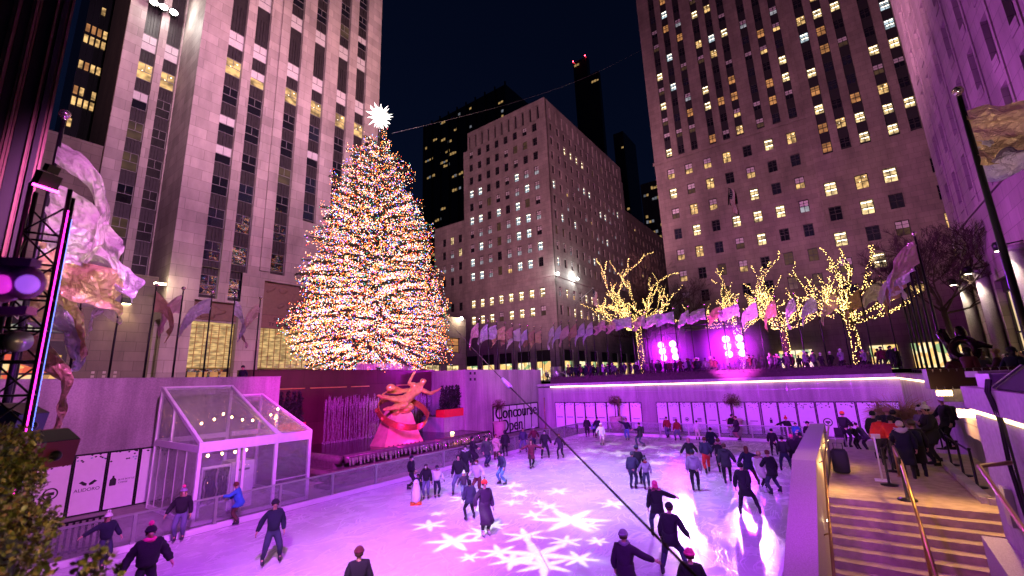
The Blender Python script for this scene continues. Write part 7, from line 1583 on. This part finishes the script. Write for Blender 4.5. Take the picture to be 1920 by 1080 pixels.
# stage towers throw magenta and violet over the ice towards the lens
ICE = (.52, .055, 1)
spot('stage_beam', (-14.3, 46.6, 8.0), (-9, 16, 0), 9000, (.28, .03, 1), 70); spot('stage_beam', (-8.1, 46.6, 8.0), (-6, 16, 0), 9000, (.28, .04, 1), 70)
spot('stage_beam', (-8.1, 46.5, 8.8), (-3.6, 16.6, 0), 26000, (.95, .5, 1), 5.5, .8, .25); spot('stage_beam', (-14.0, 46.5, 8.6), (-5.2, 16.2, 0), 24000, (1, .55, 1), 4.5, .8, .25)
# unseen event floods, hung free in the air, wash the court
bulb('halo_fill', (-14.2, 46.2, 7.4), 2200, (.85, .0, 1), .5); bulb('halo_fill', (-8.1, 46.2, 7.4), 2600, (.8, .0, 1), .5); bulb('halo_fill', (-11, 46.6, 6.2), 500, (.35, .02, 1), .5)  # point lights added in the fog to colour the tower halos
spot('wash_beam', (-5, 1.5, 13), (-16, 12, 0), 21000, (.50, .035, 1), 68, .9); spot('wash_beam', (-3, 2.5, 14), (-27, 6.6, 2.2), 24000, (.80, .19, .80), 44, 1.0)
spot('wash_beam', (4, -4, 16), (-12, 22, 0), 25000, (.40, .05, 1), 46, .7); spot('wash_beam', (-8, 14, 22), (-11, 20, 0), 40000, (.48, .34, 1), 44, 1.0); spot('wash_beam', (-5, 0, 15), (-14, 30, 1), 13000, (.36, .12, 1), 70)  # the pale lavender wash is added above the ice to brighten it
spot('wash_beam', (-4, .3, 9), (-11.5, 8.6, 0), 8500, (1, .50, 1), 40, 1.0)
[spot('court_wall_beam', (x*.8-2, 9, 8), (x, 41.5, 2.6), 44000, (.54, .03, 1), 25, .9) for x in (-21, -11, -1)]; spot('court_wall_beam', (-6, 6, 14), (-27, 37, 3.5), 38000, (.56, .045, 1), 50)
spot('flag_fill', (-12, 16, 6), (-15, 45.2, 10.8), 15000, (.74, .36, .92), 22, .9); spot('flag_fill', (-6, 16, 6), (-4, 45.2, 10.8), 15000, (.74, .36, .92), 22, .9); spot('flag_fill', (-14, 26, 8), (-28.5, 39, 10.5), 5000, (.85, .5, .8), 60, .9)  # spots added to brighten the flag rows, no fixtures there
spot('fountain_beam', (-14, 8, 9), (-30, 22, 3), 15000, (1, .02, .85), 60)
spot('statue_beam', (-23.35, 19.2, 1.25), (-25.2, 20.6, 2.2), 260, (1, .015, .55), 110); spot('statue_beam', (-23.35, 22.8, 1.25), (-25.2, 21.6, 2.2), 260, (1, .015, .6), 110); spot('statue_beam', (-12, 14, 10), (-25.3, 21.4, 4.4), 6200, (1, .52, .34), 15); spot('statue_beam', (-23, 26, .4), (-25.5, 21.3, 4), 500, (1, .30, .12), 80)
# facade floods
spot('facade_flood', (-8, 2, 26), (-50, 25, 50), 122000, (1, .54, .68), 70, 1.0); spot('facade_flood', (-6, 6, 24), (-54, 16, 24), 64000, (.84, .36, .72), 70)
spot('facade_flood', (-10, 40, 30), (-50, 26, 58), 60000, (1, .52, .48), 60, 1.0)
spot('facade_flood', (-10, 20, 22), (0, 91, 60), 140000, (.85, .34, .60), 75); spot('facade_flood', (-14, 30, 14), (-50, 85, 45), 170000, (.95, .40, .58), 60)
spot('facade_flood', (-10, 28, 12), (9.3, 36, 22), 20000, (.66, .10, .95), 80); spot('facade_flood', (-8, 38, 6), (2, 91, 14), 22000, (.7, .05, .8), 70)
for q in fx[1:2]: spot('tower_flood', q+Vector((.5, 0, -.2)), (-12, 16, 0), 1800, (1, .97, .88), 70, .8, .6); bulb('tower_flood_spill', q+Vector((1.6, 0, -.2)), 420, (1, .97, .85), .4)
for q in FL2: bulb('block_flood', q+Vector((.5 if q.x > -46 else 0, -.5, .5)), 1200, (.9, 1, .95), .3)
spot('wall_lamp', WL1, WL1+Vector((.1, 0, -5)), 400, (1, .72, .35), 100, .8); bulb('ledge_lamp', onx(303, 530, -48.9), 200, (1, .85, .5), .2); bulb('low_building_lamp', onx(865, 597, -49)+Vector((0, 0, .1)), 500, (1, .8, .5), .2)
for y in (28.2, 35.5, 42.9, 47.9): spot('column_downlight', (8.25, y-.25, 11.1), (8.75, y, 4), 420, (1, .85, .62), 70, .7, .1)
# stairs: warm box lamps and rail lamps, magenta spill
q = ony(1770, 737, 15.3); spot('box_lamp_beam', q+Vector((0, -.1, 0)), (1.0, 11, .8), 560, (1, .52, .15), 150, .6, .12); q = ony(1815, 776, 12.8); bulb('box_lamp_glow', q+Vector((-.1, 0, 0)), 90, (1, .55, .18), .1)
bulb('stair_lamp', (-.5, 15.6, 2.4), 40, (1, .55, .16), .05); bulb('stair_lamp', (-.5, 19.2, 2.4), 30, (1, .55, .16), .05); spot('stair_lamp', (1.5, 5, 4.1), (.6, 12, .8), 50, (1, .55, .2), 100, .8, .2); spot('pier_fill', (-11.5, 2.2, 4.2), (-14, .6, 9), 160, (.62, .06, 1), 90)  # the frontal warm spot and the pier lamp are added, without fixtures
spot('stair_fill', (-4, 5, 10), (-1, 14, 1.6), 2600, (.48, .01, 1), 40)  # purple spot added to tint the stair wall, no fixture
spot('flag_fill', (-7.5, 3.0, 5.5), (-13.7, 2.6, 8.4), 2000, (1, .80, .60), 40, .8); spot('flag_fill', (1.5, 7, 5.2), (3.9, 13.6, 10.0), 1500, (1, .74, .50), 40, .8)  # warm spots added to brighten the near foil flags
spot('wash_beam', (-2.5, 3, 11), (.8, 16, 1.5), 420, (.60, .05, 1), 80); spot('wash_beam', (-3, 12, 9), (2, 9, 3), 1600, (.58, .05, 1), 70)
spot('hedge_fill', (-2.2, 2.0, 5.5), (-4.5, .55, 4.3), 620, (1, .62, .30), 62, .9, .2); spot('hedge_beam', (-5.5, .9, 7.0), (-4.4, .6, 4.3), 90, (1, .1, .55), 60)  # the warm spot is added to brighten the close hedge
# gobo projector: snowflakes of white light on the ice
def gobo():
    ld = bpy.data.lights.new('snowflake_projector', 'SPOT'); o = bpy.data.objects.new('snowflake_projector', ld); COL.objects.link(o)
    loc = Vector((-12, 4, 30)); o.location = loc; o.rotation_euler = (Vector((-10, 22, 0))-loc).to_track_quat('-Z', 'Y').to_euler(); ld.spot_size = rad(110); ld.spot_blend = .1; ld.shadow_soft_size = .02; ld.energy = 52000; ld.color = (1, 1, .97); ld.use_nodes = True
    nt = ld.node_tree; em = nt.nodes['Emission']; g = N(nt, 'ShaderNodeNewGeometry'); sp = N(nt, 'ShaderNodeSeparateXYZ'); L(nt, g.outputs['Incoming'], sp.inputs[0])
    def ma(op, a, b=None, c=None):
        n = N(nt, 'ShaderNodeMath', operation=op)
        for i, v in enumerate((a, b, c)):
            if v is None: continue
            if isinstance(v, (int, float)): n.inputs[i].default_value = v
            else: L(nt, v, n.inputs[i])
        return n.outputs[0]
    kx = ma('DIVIDE', -loc.z, sp.outputs['Z']); X = ma('MULTIPLY_ADD', sp.outputs['X'], kx, loc.x); Y = ma('MULTIPLY_ADD', sp.outputs['Y'], kx, loc.y)
    flakes = []
    for px, py, w in ((1070, 975, 150), (1008, 1040, 150), (850, 1015, 110), (985, 1005, 90), (1047, 921, 62), (1012, 943, 40), (960, 910, 55), (960, 942, 50), (1150, 945, 70), (935, 870, 40), (820, 963, 36), (805, 985, 70), (960, 1050, 90), (900, 955, 50), (870, 935, 60), (1060, 1015, 70), (905, 1000, 80), (935, 1035, 80), (1120, 1015, 50), (1030, 950, 60), (925, 985, 60), (1000, 965, 60), (1085, 1048, 80), (880, 1045, 50), (1105, 985, 60), (975, 925, 60), (1020, 1060, 110),
                      (1110, 845, 70), (1160, 850, 80), (1210, 838, 80), (1250, 852, 70), (1085, 860, 60), (1180, 865, 60), (1230, 868, 60), (1290, 845, 60), (1140, 832, 60), (1270, 835, 50)):
        q = onz(px, py); e = onz(px+w*.56, py); flakes.append((q.x, q.y, (e-q).length, rnd(0, 6)))
    grp = bpy.data.node_groups.new('flake', 'ShaderNodeTree')
    for nm in ('X', 'Y', 'CX', 'CY', 'R', 'A'): grp.interface.new_socket(nm, in_out='INPUT', socket_type='NodeSocketFloat')
    grp.interface.new_socket('V', in_out='OUTPUT', socket_type='NodeSocketFloat'); gi = grp.nodes.new('NodeGroupInput'); go = grp.nodes.new('NodeGroupOutput')
    def mg(op, a, b=None, c=None):
        n = grp.nodes.new('ShaderNodeMath'); n.operation = op
        for i, v in enumerate((a, b, c)):
            if v is None: continue
            if isinstance(v, (int, float)): n.inputs[i].default_value = v
            else: grp.links.new(v, n.inputs[i])
        return n.outputs[0]
    I = gi.outputs; dx = mg('SUBTRACT', I['X'], I['CX']); dy = mg('SUBTRACT', I['Y'], I['CY']); r = mg('SQRT', mg('ADD', mg('MULTIPLY', dx, dx), mg('MULTIPLY', dy, dy))); th = mg('ADD', mg('ARCTAN2', dy, dx), I['A'])
    c6 = mg('POWER', mg('ABSOLUTE', mg('COSINE', mg('MULTIPLY', th, 3.0))), 3.0); c18 = mg('ABSOLUTE', mg('COSINE', mg('MULTIPLY', th, 9.0)))
    lim = mg('MULTIPLY', I['R'], mg('ADD', mg('MULTIPLY_ADD', c6, .55, .30), mg('MULTIPLY', c18, .15)))
    v = mg('DIVIDE', mg('SUBTRACT', lim, r), mg('MULTIPLY', I['R'], .24)); n = grp.nodes.new('ShaderNodeClamp'); grp.links.new(v, n.inputs[0]); grp.links.new(n.outputs[0], go.inputs['V'])
    acc = None
    for cx, cy, R_, A_ in flakes:
        q = nt.nodes.new('ShaderNodeGroup'); q.node_tree = grp; L(nt, X, q.inputs['X']); L(nt, Y, q.inputs['Y'])
        for k, v in (('CX', cx), ('CY', cy), ('R', R_), ('A', A_)): q.inputs[k].default_value = v
        acc = q.outputs[0] if acc is None else ma('MAXIMUM', acc, q.outputs[0])
    L(nt, acc, em.inputs['Strength'])
gobo()
# ---------------------------------------------------------------- night sky
w = bpy.data.worlds.new('World'); S.world = w; w.use_nodes = True; nt = w.node_tree; sky = N(nt, 'ShaderNodeTexSky', sky_type='NISHITA'); sky.sun_disc = False; sky.sun_elevation = rad(-1.5); sky.sun_rotation = rad(80); sky.ozone_density = 4
L(nt, sky.outputs[0], nt.nodes['Background'].inputs[0]); nt.nodes['Background'].inputs[1].default_value = .07
S.view_settings.view_transform = 'Standard'; S.view_settings.look = 'None'; S.view_settings.exposure = 0; S.view_settings.gamma = 1
S.cycles.use_denoising = True; S.cycles.sample_clamp_indirect = 4; S.cycles.max_bounces = 6; S.cycles.transparent_max_bounces = 24; S.cycles.caustics_reflective = False; S.cycles.caustics_refractive = False
for o in COL.objects:
    if o.type == 'LIGHT': o['kind'] = 'helper'
